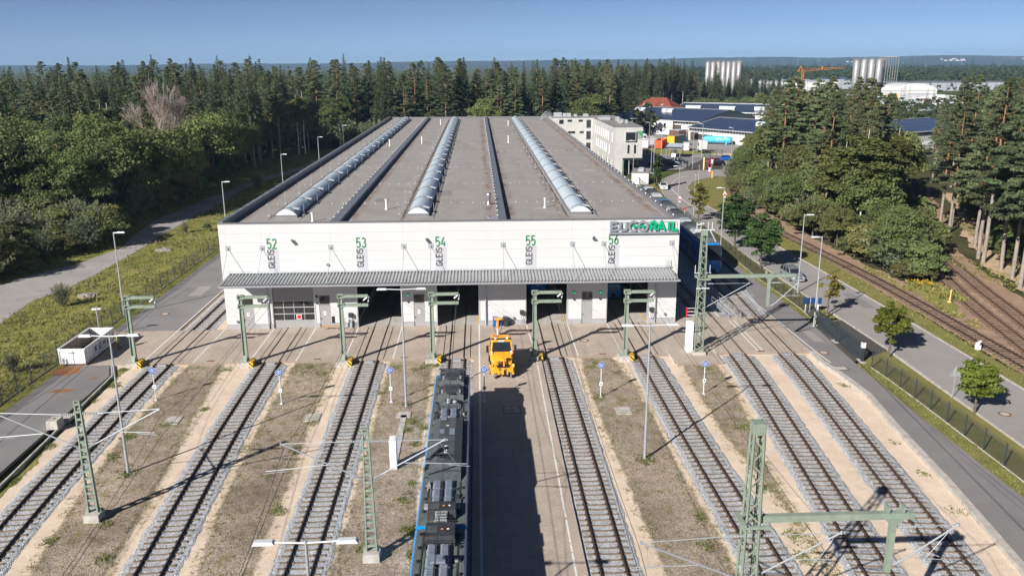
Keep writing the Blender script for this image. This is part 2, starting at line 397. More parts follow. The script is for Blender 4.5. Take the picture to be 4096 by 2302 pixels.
GR = [([(-26.0,30),(-26.2,42.5),(-27.6,51.6),(-28.5,62),(-28.7,76.9)], [(-21.2,30),(-21.7,42.4),(-22.4,51.5),(-23.9,64),(-25.1,76.8)]),
      ([(-15.4,30),(-16.6,42.2),(-17.6,50.8),(-18.1,62),(-18.3,76.8)], [(-13.0,30),(-13.4,44),(-13.6,51.5),(-14.0,62),(-14.35,76.6)]),
      ([(-9.0,30),(-8.9,45.3),(-8.75,51),(-8.8,60),(-9.0,76.8)], [(-4.0,30),(-4.05,45),(-4.6,51),(-4.7,60),(-4.7,76.6)]),
      ([(10.5,30),(10.35,44.4),(10.1,52.7),(9.7,69),(9.9,76.8)], [(14.7,30),(14.6,44.2),(14.3,52.5),(14.1,69),(13.2,76.7)]),
      ([(19.7,44),(19.9,49),(19.1,58.6),(19.3,70),(19.6,74.5)], [(20.2,45),(20.6,52.8),(21.7,60),(22.7,68),(22.9,74.5)])]
def yard_sheet():
    xs_ = np.arange(-36.2, 34.2, .4); ys_ = np.arange(26, 77.3, .4); mb = MB(); gv = []; sv = []
    lk = np.interp(ys_, [18,53,77], [-34.4,-33.55,-35.6]); rk = np.interp(ys_, [20,39.7,50,59.7,66,70,74.5,77.2], [27.7,30.9,32.2,33.1,33.85,33.65,33.1,33.3])
    for j, y in enumerate(ys_):
        ed = []
        for a, b in GR:
            ya = [q[1] for q in a]
            if ya[0]-1.5 < y < ya[-1]+2: ed.append((np.interp(y, ya, [q[0] for q in a]), np.interp(y, [q[1] for q in b], [q[0] for q in b]), min(1., (y-ya[0]+1.5)/4)))
        for x in np.clip(xs_, lk[j], rk[j]):
            mb.v.append((x, y, -.2+random.uniform(-.012,.012))); g = 0
            for xa, xb, e in ed: g = max(g, min(1, max(0, .5+min(x-xa, xb-x)*.8))*e)
            gv.append(g); sv.append(max(math.exp(-((x+15.2)/1.5)**2-((y-53.5)/4.5)**2), .8*math.exp(-((x+14.8)/1.0)**2-((y-47.5)/2.5)**2), .6*math.exp(-((x+26.0)/1.6)**2-((y-70)/5)**2)))
    n = len(xs_)
    for j in range(len(ys_)-1):
        for i in range(n-1): b = j*n+i; mb.f.append((b, b+1, b+n+1, b+n)); mb.m.append(0)
    o = struct(mb.build('yard', MAT['yard']))
    for nm, dat in (('gravel', gv), ('stain', sv)): o.data.attributes.new(nm, 'FLOAT', 'POINT').data.foreach_set('value', np.array(dat, dtype=np.float32))
yard_sheet()
sheet('weedy_verge', [(-35.0,76.6),(-34.7,66),(-33.75,53.5),(-34.3,30),(-33.2,30),(-32.9,52),(-33.9,66),(-33.8,76.6)], -.18, 'grass', amp=.25)
# right service road with its concrete kerb
kerb = [(27.5,20),(30.7,39.7),(32.0,50),(32.9,59.7),(33.65,66),(33.45,70),(32.9,74.5),(33.1,77.2)]
strip('service_road', [(p[0]+.55, p[1]) for p in kerb] + [(33.35,89.4),(35.6,112),(36.6,135),(36.7,200)], [(36.15,20),(36.15,48),(36.05,61),(36.2,73),(36.6,80),(36.85,85.2),(37.05,90),(37.0,112),(37.1,200)], 0, 'asphalt', thick=.3)
ko = MB()
for i in range(len(kerb)-1):
    a, b = kerb[i], kerb[i+1]
    ko.add([(a[0],a[1],-.3),(a[0]+.54,a[1],-.3),(a[0]+.54,a[1],.10),(a[0],a[1],.10),(b[0],b[1],-.3),(b[0]+.54,b[1],-.3),(b[0]+.54,b[1],.10),(b[0],b[1],.10)], [(0,1,5,4),(1,2,6,5),(2,3,7,6),(3,0,4,7)] + ([(0,3,2,1)] if i == 0 else []) + ([(4,5,6,7)] if i == len(kerb)-2 else []))
struct(ko.build('kerb', MAT['concrete']))
kl = MB()
for a, b in zip([(-34.15,30),(-33.5,53),(-34.6,74),(-35.9,76.9)][:-1], [(-34.15,30),(-33.5,53),(-34.6,74),(-35.9,76.9)][1:]): kl.bar((a[0],a[1],-.03), (b[0],b[1],-.03), .14, .22)
struct(kl.build('kerb', MAT['concrete']))
# verges either side of the right fence, public road
sheet('grass_verge', [(36.15,20),(36.15,48),(36.05,61),(36.1,73.3),(37.0,74.4),(40.9,77.1),(40.9,50),(40.6,20)], -.02, 'lawn', thick=.2)
sheet('grass_verge', [(37.0,85.3),(40.7,87.5),(40.5,106),(40.4,123),(40.7,136),(39.9,149),(40.1,160),(40.9,178),(43,192),(46.4,205),(36.9,205),(36.9,90)], -.02, 'lawn', thick=.2)
sheet('gate_apron', [(36.3,74.2),(37.0,74.4),(41.1,77.2),(40.8,87.5),(36.95,85.2),(36.6,80)], .002, 'dark_asphalt')
rw = [(40.6,20),(41.0,60),(41.2,77),(40.9,88),(40.5,106),(40.4,123),(40.8,136),(39.8,149),(40.0,160),(40.7,178),(43.5,194),(47.3,207),(51.5,214.5),(55.5,220.5),(61,221.3),(66.6,222.3),(73,224.5),(90,228)]
re_ = [(48.2,20),(48.2,60),(48.15,87),(47.9,104),(47.5,117),(47.2,128),(47.3,140),(46.5,160),(46.5,170),(48.2,187.6),(50,193.3),(52.8,200),(57.6,205.4),(63.3,209.3),(70,212.5),(92,219)]
strip('road', rw, re_, .0, 'road', thick=.2)
def kerbline(pts, wd=.18, z=.03):
    k = MB()
    for a, b in zip(pts[:-1], pts[1:]): k.bar((a[0],a[1],z-.05), (b[0],b[1],z-.05), wd, .2)
    return struct(k.build('kerb', MAT['concrete']))
kerbline([(p.x, p.y) for p in smooth_path(rw[:12], 3)]); kerbline([(p.x, p.y) for p in smooth_path(re_, 3)])
sheet('grass_verge', [(48.2,20),(48.2,60),(48.15,87),(47.9,104),(47.5,117),(47.2,128),(47.3,140),(46.5,160),(46.5,170),(48.2,187.6),(50,193.3),(52.8,200),(57.6,205.4),(63.3,209.3),(62,200),(56,180),(50,158),(49.4,148),(51,130),(51,104),(50.4,76),(50.8,20)], -.02, 'lawn', amp=.1, thick=.2)
sheet('track_bed', [(50.6,20),(51,76),(51.2,104),(51,130),(49.2,146),(50,158),(56,180),(62,200),(68,214),(71,212),(64,192),(59,172),(56,155),(55.5,128),(55.4,111),(57,100),(62,105),(67.5,121),(75,140),(98,182),(104,186),(101,180),(86,146),(77,130),(70,110),(67.5,98),(65.5,84),(61,60),(60,20)], -.06, 'brown_soil', amp=.3)
strip('earth_bank', [(62.5,60),(66.6,84),(68.6,97),(72.5,111),(79.5,128),(88.5,146),(103,178)], [(67.0,60),(69.6,84),(71.2,97),(75.6,111),(82.5,128),(91.0,146),(105.5,178)], -.04, 'bank', amp=.5)
sheet('grass_verge', [(55.0,101),(57.6,103.5),(59.0,99.5),(56.8,92),(55.3,88),(54.9,92)], -.05, 'grass', amp=.35)
# far industrial yard paving
sheet('works_yard', [(50,222.6),(56,222.8),(62,222),(70,224),(76,236),(92,282),(96,292),(78,312),(72,340),(50,345),(46,300),(48,262),(40,232),(38.5,215),(44,212)], -.03, 'road')
sheet('car_park', [(49,228),(54,227),(57,227.5),(69,250.5),(59,258),(47,262),(44,232)], -.02, 'asphalt')
sheet('entrance_road', [(52,216.5),(55.5,222.7),(57.2,227),(69.3,250.6),(74.3,251.6),(68.3,228.2),(66.2,222.3),(61,221.4)], -.01, 'dark_asphalt')
sheet('grass_verge', [(60,259),(75,262),(78,272),(70,270),(57,281),(55,268)], -.015, 'grass', amp=.3)
sheet('sand_heap', [(73.5,262),(80,262),(82,250),(76,248)], -.012, 'sand', amp=.4)

# painted lines
def line(x0, y0, x1, y1, wd=.13, z=.009, m='white_line', par=None):
    k = MB(); d = Vector((x1-x0, y1-y0)); n = Vector((-d.y, d.x)).normalized()*wd/2
    k.add([(x0-n.x,y0-n.y,z),(x1-n.x,y1-n.y,z),(x1+n.x,y1+n.y,z),(x0+n.x,y0+n.y,z)], [(0,1,2,3)])
    o = k.build('painted_line', MAT[m]); struct(o); return o
for x in (-22.75,-18.2,-13.5,-8.7,-4.75,9.7,14.15,18.72): line(x, 87.7, x, 77.3)
line(-.14, 87.7, -.14, 22, .16)
line(5.12, 87.7, 5.5, 77.2)
y = 77.0
while y > 22:
    L = random.choice((.5, .9, 1.6, 2.6)); line(5.48 - (77-y)*.006, y, 5.48 - (77-y+L)*.006, y-L, .12); y -= L + random.choice((.05, .1, .3))
line(-28.1, 87.5, -28.2, 77.3); line(-33.15, 125, -33.2, 77.3, .15)
line(18.75, 87, 18.8, 74.7); line(23.55, 89.3, 23.55, 77.3); line(28.1, 88.1, 28.0, 77.7); line(28.65, 88.1, 28.5, 77.7)
line(33.2, 100, 33.75, 77.6, .13); line(33.75, 77.6, 33.9, 74, .13)
cl = smooth_path([(43.9,150),(43.6,160),(43.3,172),(44.7,189),(46.9,197.5),(50.3,205.5),(54,210)], 1)
k = MB()
for a, b in zip(cl[:-1], cl[1:]): k.bar((a.x,a.y,.003), (b.x,b.y,.003), .16, .008)
struct(k.build('painted_line', MAT['white_line']))
for i in range(5):
    line(55.6+i*4.2, 211.4+i*1.25, 58.2+i*4.2, 212.2+i*1.25, .16)

# ------------------------------------------------------------------ railway tracks
RAILP = [(-.075,0),(.075,0),(.04,.045),(.04,.13),(-.04,.13),(-.04,.045)]
def rail_mesh(pts, off, z0, top='rail_top', side='rail'):
    mb = MB(); P_ = []
    for i, p in enumerate(pts):
        t = (pts[min(i+1, len(pts)-1)] - pts[max(i-1, 0)]).normalized(); n = Vector((t.y, -t.x, 0))
        P_.append([(p + n*(off+u)) + Vector((0,0,z0+v)) for u, v in RAILP])
    for a, b in zip(P_[:-1], P_[1:]):
        for k in range(6):
            mb.mat(1 if k == 3 else 0).add([a[k], a[(k+1) % 6], b[(k+1) % 6], b[k]], [(0,1,2,3)])
    mb.mat(0).add(P_[0], [(0,1,2,3,4,5)]); mb.add(P_[-1], [(5,4,3,2,1,0)])
    return mb, [MAT[side], MAT[top]]
def sleeper_mesh(mat):
    mb = MB()
    if mat == 'sleeper':
        mb.prism([(-.13,-.1),(.13,-.1),(.09,.03),(-.09,.03)], -1.3, -.45, 'x'); mb.prism([(-.11,-.1),(.11,-.1),(.075,.005),(-.075,.005)], -.45, .45, 'x'); mb.prism([(-.13,-.1),(.13,-.1),(.09,.03),(-.09,.03)], .45, 1.3, 'x')
    else: mb.box(-1.28, 1.28, -.13, .13, -.1, .02)
    mb.mat(1)
    for s in (-.75, .75):
        for d in (-.14, .09): mb.box(s+d-.01, s+d+.07, -.07, .07, .0, .075)
    return mb.mesh('sleeper', [MAT[mat], MAT['rail_dark']])
SLM = {k: sleeper_mesh(k) for k in ('sleeper', 'wood_sleeper')}
def track(label, pts, embed=(), z=-.12, sleeper='sleeper', ballast='ballast', sp=.634, group=None, bw=1.75, top='rail_top', side='rail', sl_range=None, jitter=0):
    root = thing('railway_track', label, 'track', (pts[0][0], pts[0][1], z), 0, group)
    fine = smooth_path(pts, .5); L = Vector((-pts[0][0], -pts[0][1], 0))
    loc = [p + L for p in fine]
    for s in (-.7525, .7525):
        mb, ms = rail_mesh(loc, s, .012, top, side); mb.build('rail', ms, root)
    def inemb(y): return any(a <= y <= b for a, b in embed)
    # ballast bed, one run for each stretch that is not paved in
    runs = []; cur = []
    for p in fine:
        if inemb(p.y) or (sl_range and not sl_range[0] <= p.y <= sl_range[1]):
            if len(cur) > 3: runs.append(cur)
            cur = []
        else: cur.append(p)
    if len(cur) > 3: runs.append(cur)
    offs = [-1, -.9, -.72, -.55, -.35, -.15, .15, .35, .55, .72, .9, 1]; zs = [-.085, -.03, -.012, -.02, -.012, -.02, -.02, -.012, -.02, -.012, -.03, -.085]
    for r in runs:
        mb = MB(); n = len(offs); nz = 1.0
        for i, p in enumerate(r):
            t = (r[min(i+1, len(r)-1)] - r[max(i-1, 0)]).normalized(); nr = Vector((t.y, -t.x, 0))
            jl, jr = random.gauss(0, .025), random.gauss(0, .025)
            for k in range(n):
                o_ = offs[k]*bw + (jl if k < 2 else jr if k > n-3 else 0)
                q = p + L + nr*o_; mb.v.append((q.x, q.y, zs[k] + random.gauss(0, .012)))
            if i:
                for k in range(n-1):
                    b = i*n+k; mb.f.append((b-n, b-n+1, b+1, b)); mb.m.append(0)
        o = mb.build('ballast_bed', MAT[ballast], root); o['kind'] = 'stuff'
    for i, p in enumerate(smooth_path(pts, sp)):
        if inemb(p.y) or (sl_range and not sl_range[0] <= p.y <= sl_range[1]): continue
        j = min(range(max(0, int(i*sp/.5)-2), min(len(fine), int(i*sp/.5)+3)), key=lambda q: (fine[q]-p).length)
        t = (fine[min(j+1, len(fine)-1)] - fine[max(j-1, 0)]).normalized()
        q = p + L
        link('sleeper', SLM[sleeper], root, (q.x + random.gauss(0, jitter), q.y, random.gauss(0, .004)), math.atan2(t.y, t.x) - math.pi/2 + random.gauss(0, .006 + jitter*.1))
    return root
AP = [(76.9, 400)]
YG = 'tracks of the depot yard'
track('leftmost yard track, passing left of the white hall', [(-27.6,26),(-29.75,46),(-30.6,60),(-31.0,72),(-31.0,88),(-31.0,150),(-31.0,250)], [(76.9, 87.7), (140, 400)], group=YG, side='rail_dark')  # left tracks: shade on the rail sides put into a darker rail colour
track('second yard track from the left, leading to the closed gate', [(-18.2,26),(-19.3,42),(-20.2,60),(-20.53,77),(-20.53,89),(-20.53,150)], AP, group=YG, side='rail_dark')
track('third yard track from the left, into the leftmost open bay', [(-10.55,26),(-10.7,42),(-10.95,72),(-11.0,89),(-11.0,170)], AP, group=YG, side='rail_dark')
track('yard track on which the foreground blue train stands', [(-2.4,26),(-2.4,60),(-2.4,89),(-2.4,170)], AP, group=YG)
track('yard track just right of the paved strip', [(7.45,26),(7.45,52),(7.3,77),(7.25,89),(7.25,170)], AP, group=YG)
track('yard track ending in the rightmost open bay', [(16.75,26),(16.6,45),(16.4,60),(16.35,77),(16.35,89),(16.35,170)], AP, group=YG)
track('yard track passing close by the right side of the hall', [(21.1,26),(22.5,40),(24.0,56),(25.35,71),(25.75,80),(25.85,90),(25.85,140),(25.85,230)], [(76.9, 89.3), (150, 400)], group=YG)
track('rightmost yard track, carrying the blue train beside the hall', [(25.9,26),(27.35,40),(28.95,56),(30.35,71),(30.75,80),(31.2,92),(32.0,107),(32.8,125),(33.2,150),(33.2,250)], [(76.9, 89.3), (160, 400)], group=YG)
OG = 'old rusty sidings beyond the road'
track('old siding with dark sleepers nearest the road', [(52.0,40),(52.4,76),(52.8,104),(52.0,125),(51.2,145),(51.9,153),(53.6,162),(56.6,178),(60.6,196),(66,214),(72,232)], [(209, 400)], z=-.02, sleeper='wood_sleeper', ballast='old_ballast', sp=.66, group=OG, bw=1.55, top='rail_dark', side='rail_dark', jitter=.03)
track('rusty siding between the shrubs and the pine wood, left one', [(50.5,56),(55.3,76),(58.4,90),(61.6,102),(65.2,112.5),(68.3,123),(71.5,132),(76,141)], z=-.02, sleeper='wood_sleeper', ballast='old_ballast', sp=.66, group=OG, bw=1.5, top='rail', side='rail', jitter=.03)
track('rusty siding at the foot of the pine wood, right one', [(55.5,66),(61.6,88.7),(65.0,102),(72.3,126.3),(80,142.5),(90,163),(101,184)], z=-.02, sleeper='wood_sleeper', ballast='old_ballast', sp=.66, group=OG, bw=1.5, top='rail', side='rail', jitter=.03)
# dark flange grooves where the rails run in paving
gm = MB()
for pts, y1 in (([(-31.0,77),(-31.0,87.7)], 0), ([(-20.53,77),(-20.53,88)], 0), ([(-10.97,77),(-11.0,88)], 0), ([(-2.4,77),(-2.4,88)], 0), ([(7.3,77),(7.25,88)], 0), ([(16.35,77),(16.35,88)], 0), ([(25.65,77),(25.85,89)], 0), ([(30.65,77),(31.05,89)], 0)):
    (x0, y0), (x1, y1) = pts
    for s, e in ((-.7525, .075), (.7525, -.075)): gm.bar((x0+s+e,y0+.3,.004), (x1+s+e,y1,.004), .07, .006)
struct(gm.build('flange_groove', MAT['black']))
# concrete strips beside the rails in the apron
gm = MB()
for x in (-31.0,-20.53,-11.0,-2.4,7.27,16.35):
    for s in (-1.35, 1.35): gm.bar((x+s,77.3,.0045), (x+s,87.7,.0045), .09, .003)
struct(gm.build('drain_slot', MAT['dark_metal']))


# asphalt repairs
for k, (x, y, a, b, mt) in enumerate(((46.2,95,.7,3.2,'asphalt'), (42.6,118,.9,2.2,'asphalt'), (45.6,140,.8,3.0,'asphalt'), (35.3,82,.5,1.8,'road'), (-36.0,104,.8,2.4,'road'))):
    sheet('asphalt_patch', [(x-a,y-b),(x+a,y-b),(x+a,y+b),(x-a,y+b)], .0045+.0003*k, mt, amp=.03, step=.4)
# ------------------------------------------------------------------ stroke lettering
def arc(cx, cy, rx, ry, a0, a1, n=9): return [(cx+rx*math.cos(R(a0+(a1-a0)*k/n)), cy+ry*math.sin(R(a0+(a1-a0)*k/n))) for k in range(n+1)]
GL = {
 '2': [arc(.25,.76,.2,.24,165,-25) + [(.04,0),(.48,0)]],
 '3': [arc(.23,.765,.2,.235,150,-75), arc(.23,.27,.22,.27,82,-155)],
 '4': [[(.34,1),(.03,.26),(.52,.26)], [(.39,.5),(.39,0)]],
 '5': [[(.45,1),(.08,1),(.06,.52)] + arc(.25,.31,.2,.31,125,-150)],
 '6': [[(.36,1),(.09,.42)] + arc(.26,.29,.2,.29,160,520,14)],
 'G': [arc(.26,.74,.21,.26,15,180) + arc(.26,.26,.21,.26,180,360) + [(.47,.46),(.27,.46)]],
 'L': [[(.05,1),(.05,0),(.45,0)]], 'I': [[(.1,1),(.1,0)]],
 'E': [[(.45,1),(.05,1),(.05,0),(.45,0)], [(.05,.5),(.4,.5)]],
 'S': [arc(.25,.75,.2,.25,25,250) + arc(.25,.27,.21,.27,70,-155)],
 'K': [[(.05,1),(.05,0)], [(.48,1),(.1,.45)], [(.22,.6),(.5,0)]],
 'U': [[(.05,1),(.05,.26)] + arc(.26,.26,.21,.26,180,360) + [(.47,1)]],
 'H': [[(.05,1),(.05,0)], [(.47,1),(.47,0)], [(.05,.5),(.47,.5)]],
 'A': [[(.0,0),(.27,1),(.54,0)], [(.12,.3),(.42,.3)]],
 'R': [[(.06,0),(.06,1)], [(.06,1),(.26,1)] + arc(.26,.74,.2,.26,90,-90) + [(.06,.48)], [(.24,.48),(.48,0)]],
 'C': [arc(.5,.5,.5,.5,52,308,16)], 'O': [arc(.5,.5,.5,.5,90,450,24)],
}
def stroke(mb, pts, wd, fn, t0, t1):
    P_ = [Vector((p[0], p[1])) for p in pts]; n = len(P_); closed = (P_[0]-P_[-1]).length < 1e-4
    Lp = []; Rp = []
    for i in range(n):
        a = P_[i-1] if i else (P_[-2] if closed else None); c = P_[i+1] if i < n-1 else (P_[1] if closed else None)
        d1 = (P_[i]-a).normalized() if a is not None else None; d2 = (c-P_[i]).normalized() if c is not None else None
        if d1 is None: d1 = d2
        if d2 is None: d2 = d1
        n1 = Vector((-d1.y, d1.x)); n2 = Vector((-d2.y, d2.x)); m = n1+n2
        m = m.normalized() if m.length > 1e-5 else n1
        k = min(2.2, 1/max(.3, m.dot(n1)))
        Lp.append(P_[i]+m*wd/2*k); Rp.append(P_[i]-m*wd/2*k)
    vs = []
    for t in (t0, t1):
        for q in Lp+Rp: vs.append(fn(q.x, q.y, t))
    N = 2*n; fs = []
    for i in range(n-1):
        fs += [(i, i+1, n+i+1, n+i), (N+n+i, N+n+i+1, N+i+1, N+i), (i, N+i, N+i+1, i+1), (n+i+1, N+n+i+1, N+n+i, n+i)]
    if not closed: fs += [(0, n, N+n, N), (n-1, N+n-1, N+2*n-1, 2*n-1)]
    mb.add(vs, fs)
def glyph(name, ch, mat, fn, wd, depth, parent, sx=1., sy=1., world=True):
    mb = MB()
    for i, s in enumerate(GL[ch]):
        stroke(mb, [(x*sx, y*sy) for x, y in s], wd, fn, 0, depth + i*.004)
    return mb.build(name, MAT[mat], parent, world=world)

# ------------------------------------------------------------------ train maintenance hall
FY = 87.8; X0, X1, YB, ZT, ZR = -27.85, 21.9, 267.0, 11.82, 11.25
hall = thing('train_depot_hall', 'long white train maintenance hall with grey flat roof and numbered track gates', 'building', (-3, FY, 0))
def hp(mb, name, m, par=None, smooth=False):
    return mb.build(name, [MAT[k] for k in m] if isinstance(m, (list, tuple)) else MAT[m], hall if par is None else par, smooth, world=par is None)
OPEN = [(-22.75,-18.2), (-13.5,-8.7), (-4.75,-.14), (5.1,9.66), (14.12,18.72)]
PD = [(-26.02,-24.8), (-17.67,-16.47), (-7.33,-6.13), (11.3,12.5)]
ZO = 5.0
w_ = MB(); BY0, BY1 = FY+.085, FY+.4
w_.box(X0+.01, X1-.01, BY0, BY1, ZO, ZT-.05)
xs = [X0+.01] + [v for o in OPEN for v in o] + [X1-.01]
for i in range(0, len(xs), 2):
    a, b = xs[i], xs[i+1]; cuts = [p for p in PD if a < p[0] < b]
    segs = []; c = a
    for p in cuts: segs.append((c, p[0])); w_.box(p[0], p[1], BY0, BY1, 3.7, ZO-.001); c = p[1]
    segs.append((c, b))
    for s in segs: w_.box(s[0], s[1], BY0, BY1, 0, ZO-.001)
hp(w_, 'front_wall', 'joint')
for a in ((X0,X0+.35,FY+.41,YB), (X1-.35,X1,FY+.41,YB), (X0,X1,YB+.001,YB+.3)): w_ = MB(); w_.box(*a, 0, ZT-.12); hp(w_, 'wall', 'wall_white')
jx = [X0, -27.1, -23.4, -16.0, -8.2, -5.25, 2.6, 10.15, 13.6, 21.2, X1]
rows = [5.0, 5.55, 6.6, 7.62, 8.64, 9.66, 10.68, 11.70]
def panel(a, b, c, d):
    g = .005; p = MB(); p.box(a+g, b-g, FY, FY+.08, c+g, d-g); hp(p, 'wall_panel', 'wall_white')
for a, b in zip(jx[:-1], jx[1:]):
    for c, d in zip(rows[:-1], rows[1:]): panel(a, b, c, d)
SEG = [(X0,-26.02),(-24.8,-22.75),(-18.2,-17.67),(-16.47,-13.5),(-8.7,-7.33),(-6.13,-4.75),(-.14,2.6),(2.6,5.1),(9.66,11.3),(12.5,14.12),(18.72,X1)]
lr = [.52, 1.42, 2.32, 3.22, 4.12, 5.0]
for a, b in SEG:
    for c, d in zip(lr[:-1], lr[1:]): panel(a, b, c, d)
    p = MB(); p.box(a+.003, b-.003, FY-.06, FY+.08, -.02, .50); hp(p, 'plinth', 'plinth')
for a, b in PD: panel(a, b, 3.72, 5.0)
for i, (a, b) in enumerate(PD):
    f = MB(); f.box(a+.02, b-.02, FY+.05, FY+.13, .02, 2.58); d = hp(f, 'door', 'door_grey')
    h = MB(); h.box(a+.10, a+.24, FY+.0, FY+.05, 1.02, 1.07); h.box(a+.10, a+.14, FY+.02, FY+.05, .9, 1.12); hp(h, 'handle', 'dark_metal', d)
    if i < 3: s = MB(); s.box(a+.42, a+.68, FY+.035, FY+.048, 1.45, 1.85); s.mat(1).box(a+.49, a+.61, FY+.03, FY+.034, 1.6, 1.75); hp(s, 'notice', ('white', 'red'), d)
    g = MB(); g.box(a+.06, b-.06, FY+.07, FY+.1, 2.7, 3.62); g.mat(1); [g.box(a+.02, b-.02, FY+.04, FY+.12, z, z+.07) for z in (2.62, 3.63)]; [g.box(x, x+.05, FY+.04, FY+.12, 2.69, 3.63) for x in (a+.02, b-.07)]
    hp(g, 'transom_window', ('dark_glass', 'door_grey'))
# sectional gate of bay 52
a, b = OPEN[0]
g = MB(); g.box(a, b, FY+.14, FY+.2, 3.12, 5.05); gate = hp(g, 'sectional_gate', 'door_grey'); g = MB(); g.box(a, b, FY+.14, FY+.2, .02, .84); hp(g, 'gate_panel', 'door_grey', gate)
cw = (b-a-.1)/4
for r_ in range(3):
    z0 = .86+r_*.755
    for c_ in range(4):
        p = MB(); p.box(a+.05+c_*cw+.03, a+.05+(c_+1)*cw-.03, FY+.16, FY+.19, z0+.05, z0+.70); hp(p, 'pane', 'dark_glass', gate)
    f = MB(); f.box(a+.02, b-.02, FY+.1, FY+.2, z0-.04, z0+.045); hp(f, 'rail_bar', 'alu', gate)
f = MB(); f.box(a+.02, b-.02, FY+.1, FY+.2, 3.085, 3.14); hp(f, 'rail_bar', 'alu', gate)
for c_ in range(5):
    f = MB(); x = a+.05+c_*cw; f.box(x-.025, x+.025, FY+.11, FY+.198, .905, 3.084); hp(f, 'mullion', 'alu', gate)
s = MB(); x = a+.05+2.2*cw; s.box(x, x+.56, FY+.08, FY+.097, 1.0, 1.52); s.mat(1).box(x+.06, x+.5, FY+.07, FY+.079, 1.06, 1.46); hp(s, 'flag_sign', ('white', 'red'), gate)
for (a, b) in OPEN:                                   # frames round the gates
    f = MB(); [f.box(x, x+.14, FY-.03, FY+.5, 0, ZO) for x in (a-.14+.02, b-.02)]; f.box(a+.02, b-.02, FY+.02, FY+.5, ZO-.12, ZO-.004); hp(f, 'gate_frame', 'alu')
for (a, b) in OPEN[2:]:
    f = MB(); f.box(b-.16, b-.06, FY+.55, FY+6, .006, .011); hp(f, 'floor_marking', 'yellow_line')
# inside: floor, columns and hanging work platforms in the dark
f = MB(); f.box(X0+.36, X1-.36, FY+.02, YB-.1, -.2, 0); hp(f, 'floor', 'concrete')
for x in (-15.9, -6.9, 2.3, 11.9):
    for y in range(100, 260, 20):
        c = MB(); c.box(x-.2, x+.2, y-.2, y+.2, 0, ZR-.4); hp(c, 'column', 'inside')
for x, hh, zs_ in ((9.0, 1.1, (.55, 1.1)), (18.3, 4.2, (1.0, 2.0, 3.0, 4.2))):
    f = MB()
    for y in range(96, 140, 4): f.bar((x,y,0), (x,y,hh), .05)
    for z in zs_: f.bar((x,96,z), (x,136,z), .05)
    hp(f, 'railing', 'galv')
# roof deck with membrane
def roof_mat():
    m, n, b = _new('roof'); v = _vec(n)
    cc = _ramp(n, _noise(n, v, .18, 6, .65), [(.3, (.27,.258,.248)), (.7, (.325,.31,.298))])
    wv = n.nodes.new('ShaderNodeTexWave'); wv.bands_direction = 'Y'; wv.inputs['Scale'].default_value = .31; wv.inputs['Distortion'].default_value = .35; wv.inputs['Detail'].default_value = 3; n.links.new(v, wv.inputs['Vector'])
    cc = _mix(n, 1.0, cc, _ramp(n, wv.outputs['Fac'], [(.0, (.74,.74,.74)), (.07, (1,1,1)), (.93, (1,1,1)), (1.0, (1.14,1.14,1.14))]), 'MULTIPLY')
    cc = _mix(n, 1.0, cc, _ramp(n, _noise(n, v, 4.0, 4, .7), [(.3, (.86,.86,.86)), (.7, (1.14,1.14,1.14))]), 'MULTIPLY')
    sx = n.nodes.new('ShaderNodeSeparateXYZ'); n.links.new(v, sx.inputs[0])
    band = None
    for xc, wd in ((1.35,1.0), (3.7,.9), (-14.3,.8), (-26.6,.7), (20.6,1.0), (9.6,.7), (-8.7,.5)):
        d = _math(n, 'SUBTRACT', 1.0, _math(n, 'DIVIDE', _math(n, 'ABSOLUTE', _math(n, 'SUBTRACT', sx.outputs[0], xc)), wd))
        d = _math(n, 'MAXIMUM', d, 0.0); band = d if band is None else _math(n, 'MAXIMUM', band, d)
    st = _math(n, 'MULTIPLY', band, _ramp(n, _noise(n, _stretch(n, v, (1,.35,1)), .7, 5, .7), [(.38, (0,0,0)), (.64, (1,1,1))]))
    cc = _mix(n, _ramp(n, _noise(n, _stretch(n, v, (1,.3,1)), .35, 5, .7), [(.5, (0,0,0)), (.72, (.6,.6,.6))]), cc, (.225,.205,.195))
    cc = _mix(n, st, cc, (.17,.105,.08))
    n.links.new(cc, b.inputs['Base Color']); b.inputs['Roughness'].default_value = .85; b.inputs['Specular IOR Level'].default_value = .25
    _bump(n, b, _noise(n, v, 9, 4), .25, .02)
    return m
MAT['roof'] = roof_mat()
r_ = MB(); r_.box(X0+.4, X1-.4, FY+.35, YB-.2, ZR-.35, ZR); roof = hp(r_, 'roof', 'roof')
def pool(x, y, rx, ry, mt):
    q = MB(); n = 18; q.add([(x+rx*math.cos(2*math.pi*k/n)*random.uniform(.7, 1.1), y+ry*math.sin(2*math.pi*k/n)*random.uniform(.7, 1.1), ZR+.004) for k in range(n)], [tuple(range(n))]); hp(q, 'puddle', mt, roof)
MAT['roof_patch'] = M('roof_patch', (.225,.215,.21), .85, var=.1); MAT['roof_light'] = M('roof_light', (.33,.318,.305), .85, var=.1); MAT['wet'] = M('wet', (.33,.34,.40), .12, var=.15, scale=1.5)
for x, y, rx, ry in ((1.3,92.4,.5,.9), (1.2,121,.25,1.2), (1.1,106,.3,.8), (1.2,145,.3,1.6), (3.9,90.2,.7,.5), (20.2,91.5,.7,1.2), (1.25,168,.25,1.5)): pool(x, y, rx, ry, 'wet')
random.seed(14)
for k in range(26):                                   # repair patches in the membrane
    x, y = random.uniform(X0+2, X1-3), 92+165*random.random()**1.5; a, b = random.uniform(.4,1.1), random.uniform(.5,2.5)
    if all(abs(x-c) > 1.2+a for c in (-15.6,2.55,-21.95,-6.95,11.8)): q = MB(); q.box(x-a, x+a, y-b, y+b, ZR+.001, ZR+.004+.0003*k); hp(q, 'membrane_patch', ('roof_patch','roof_light')[k % 2], roof)
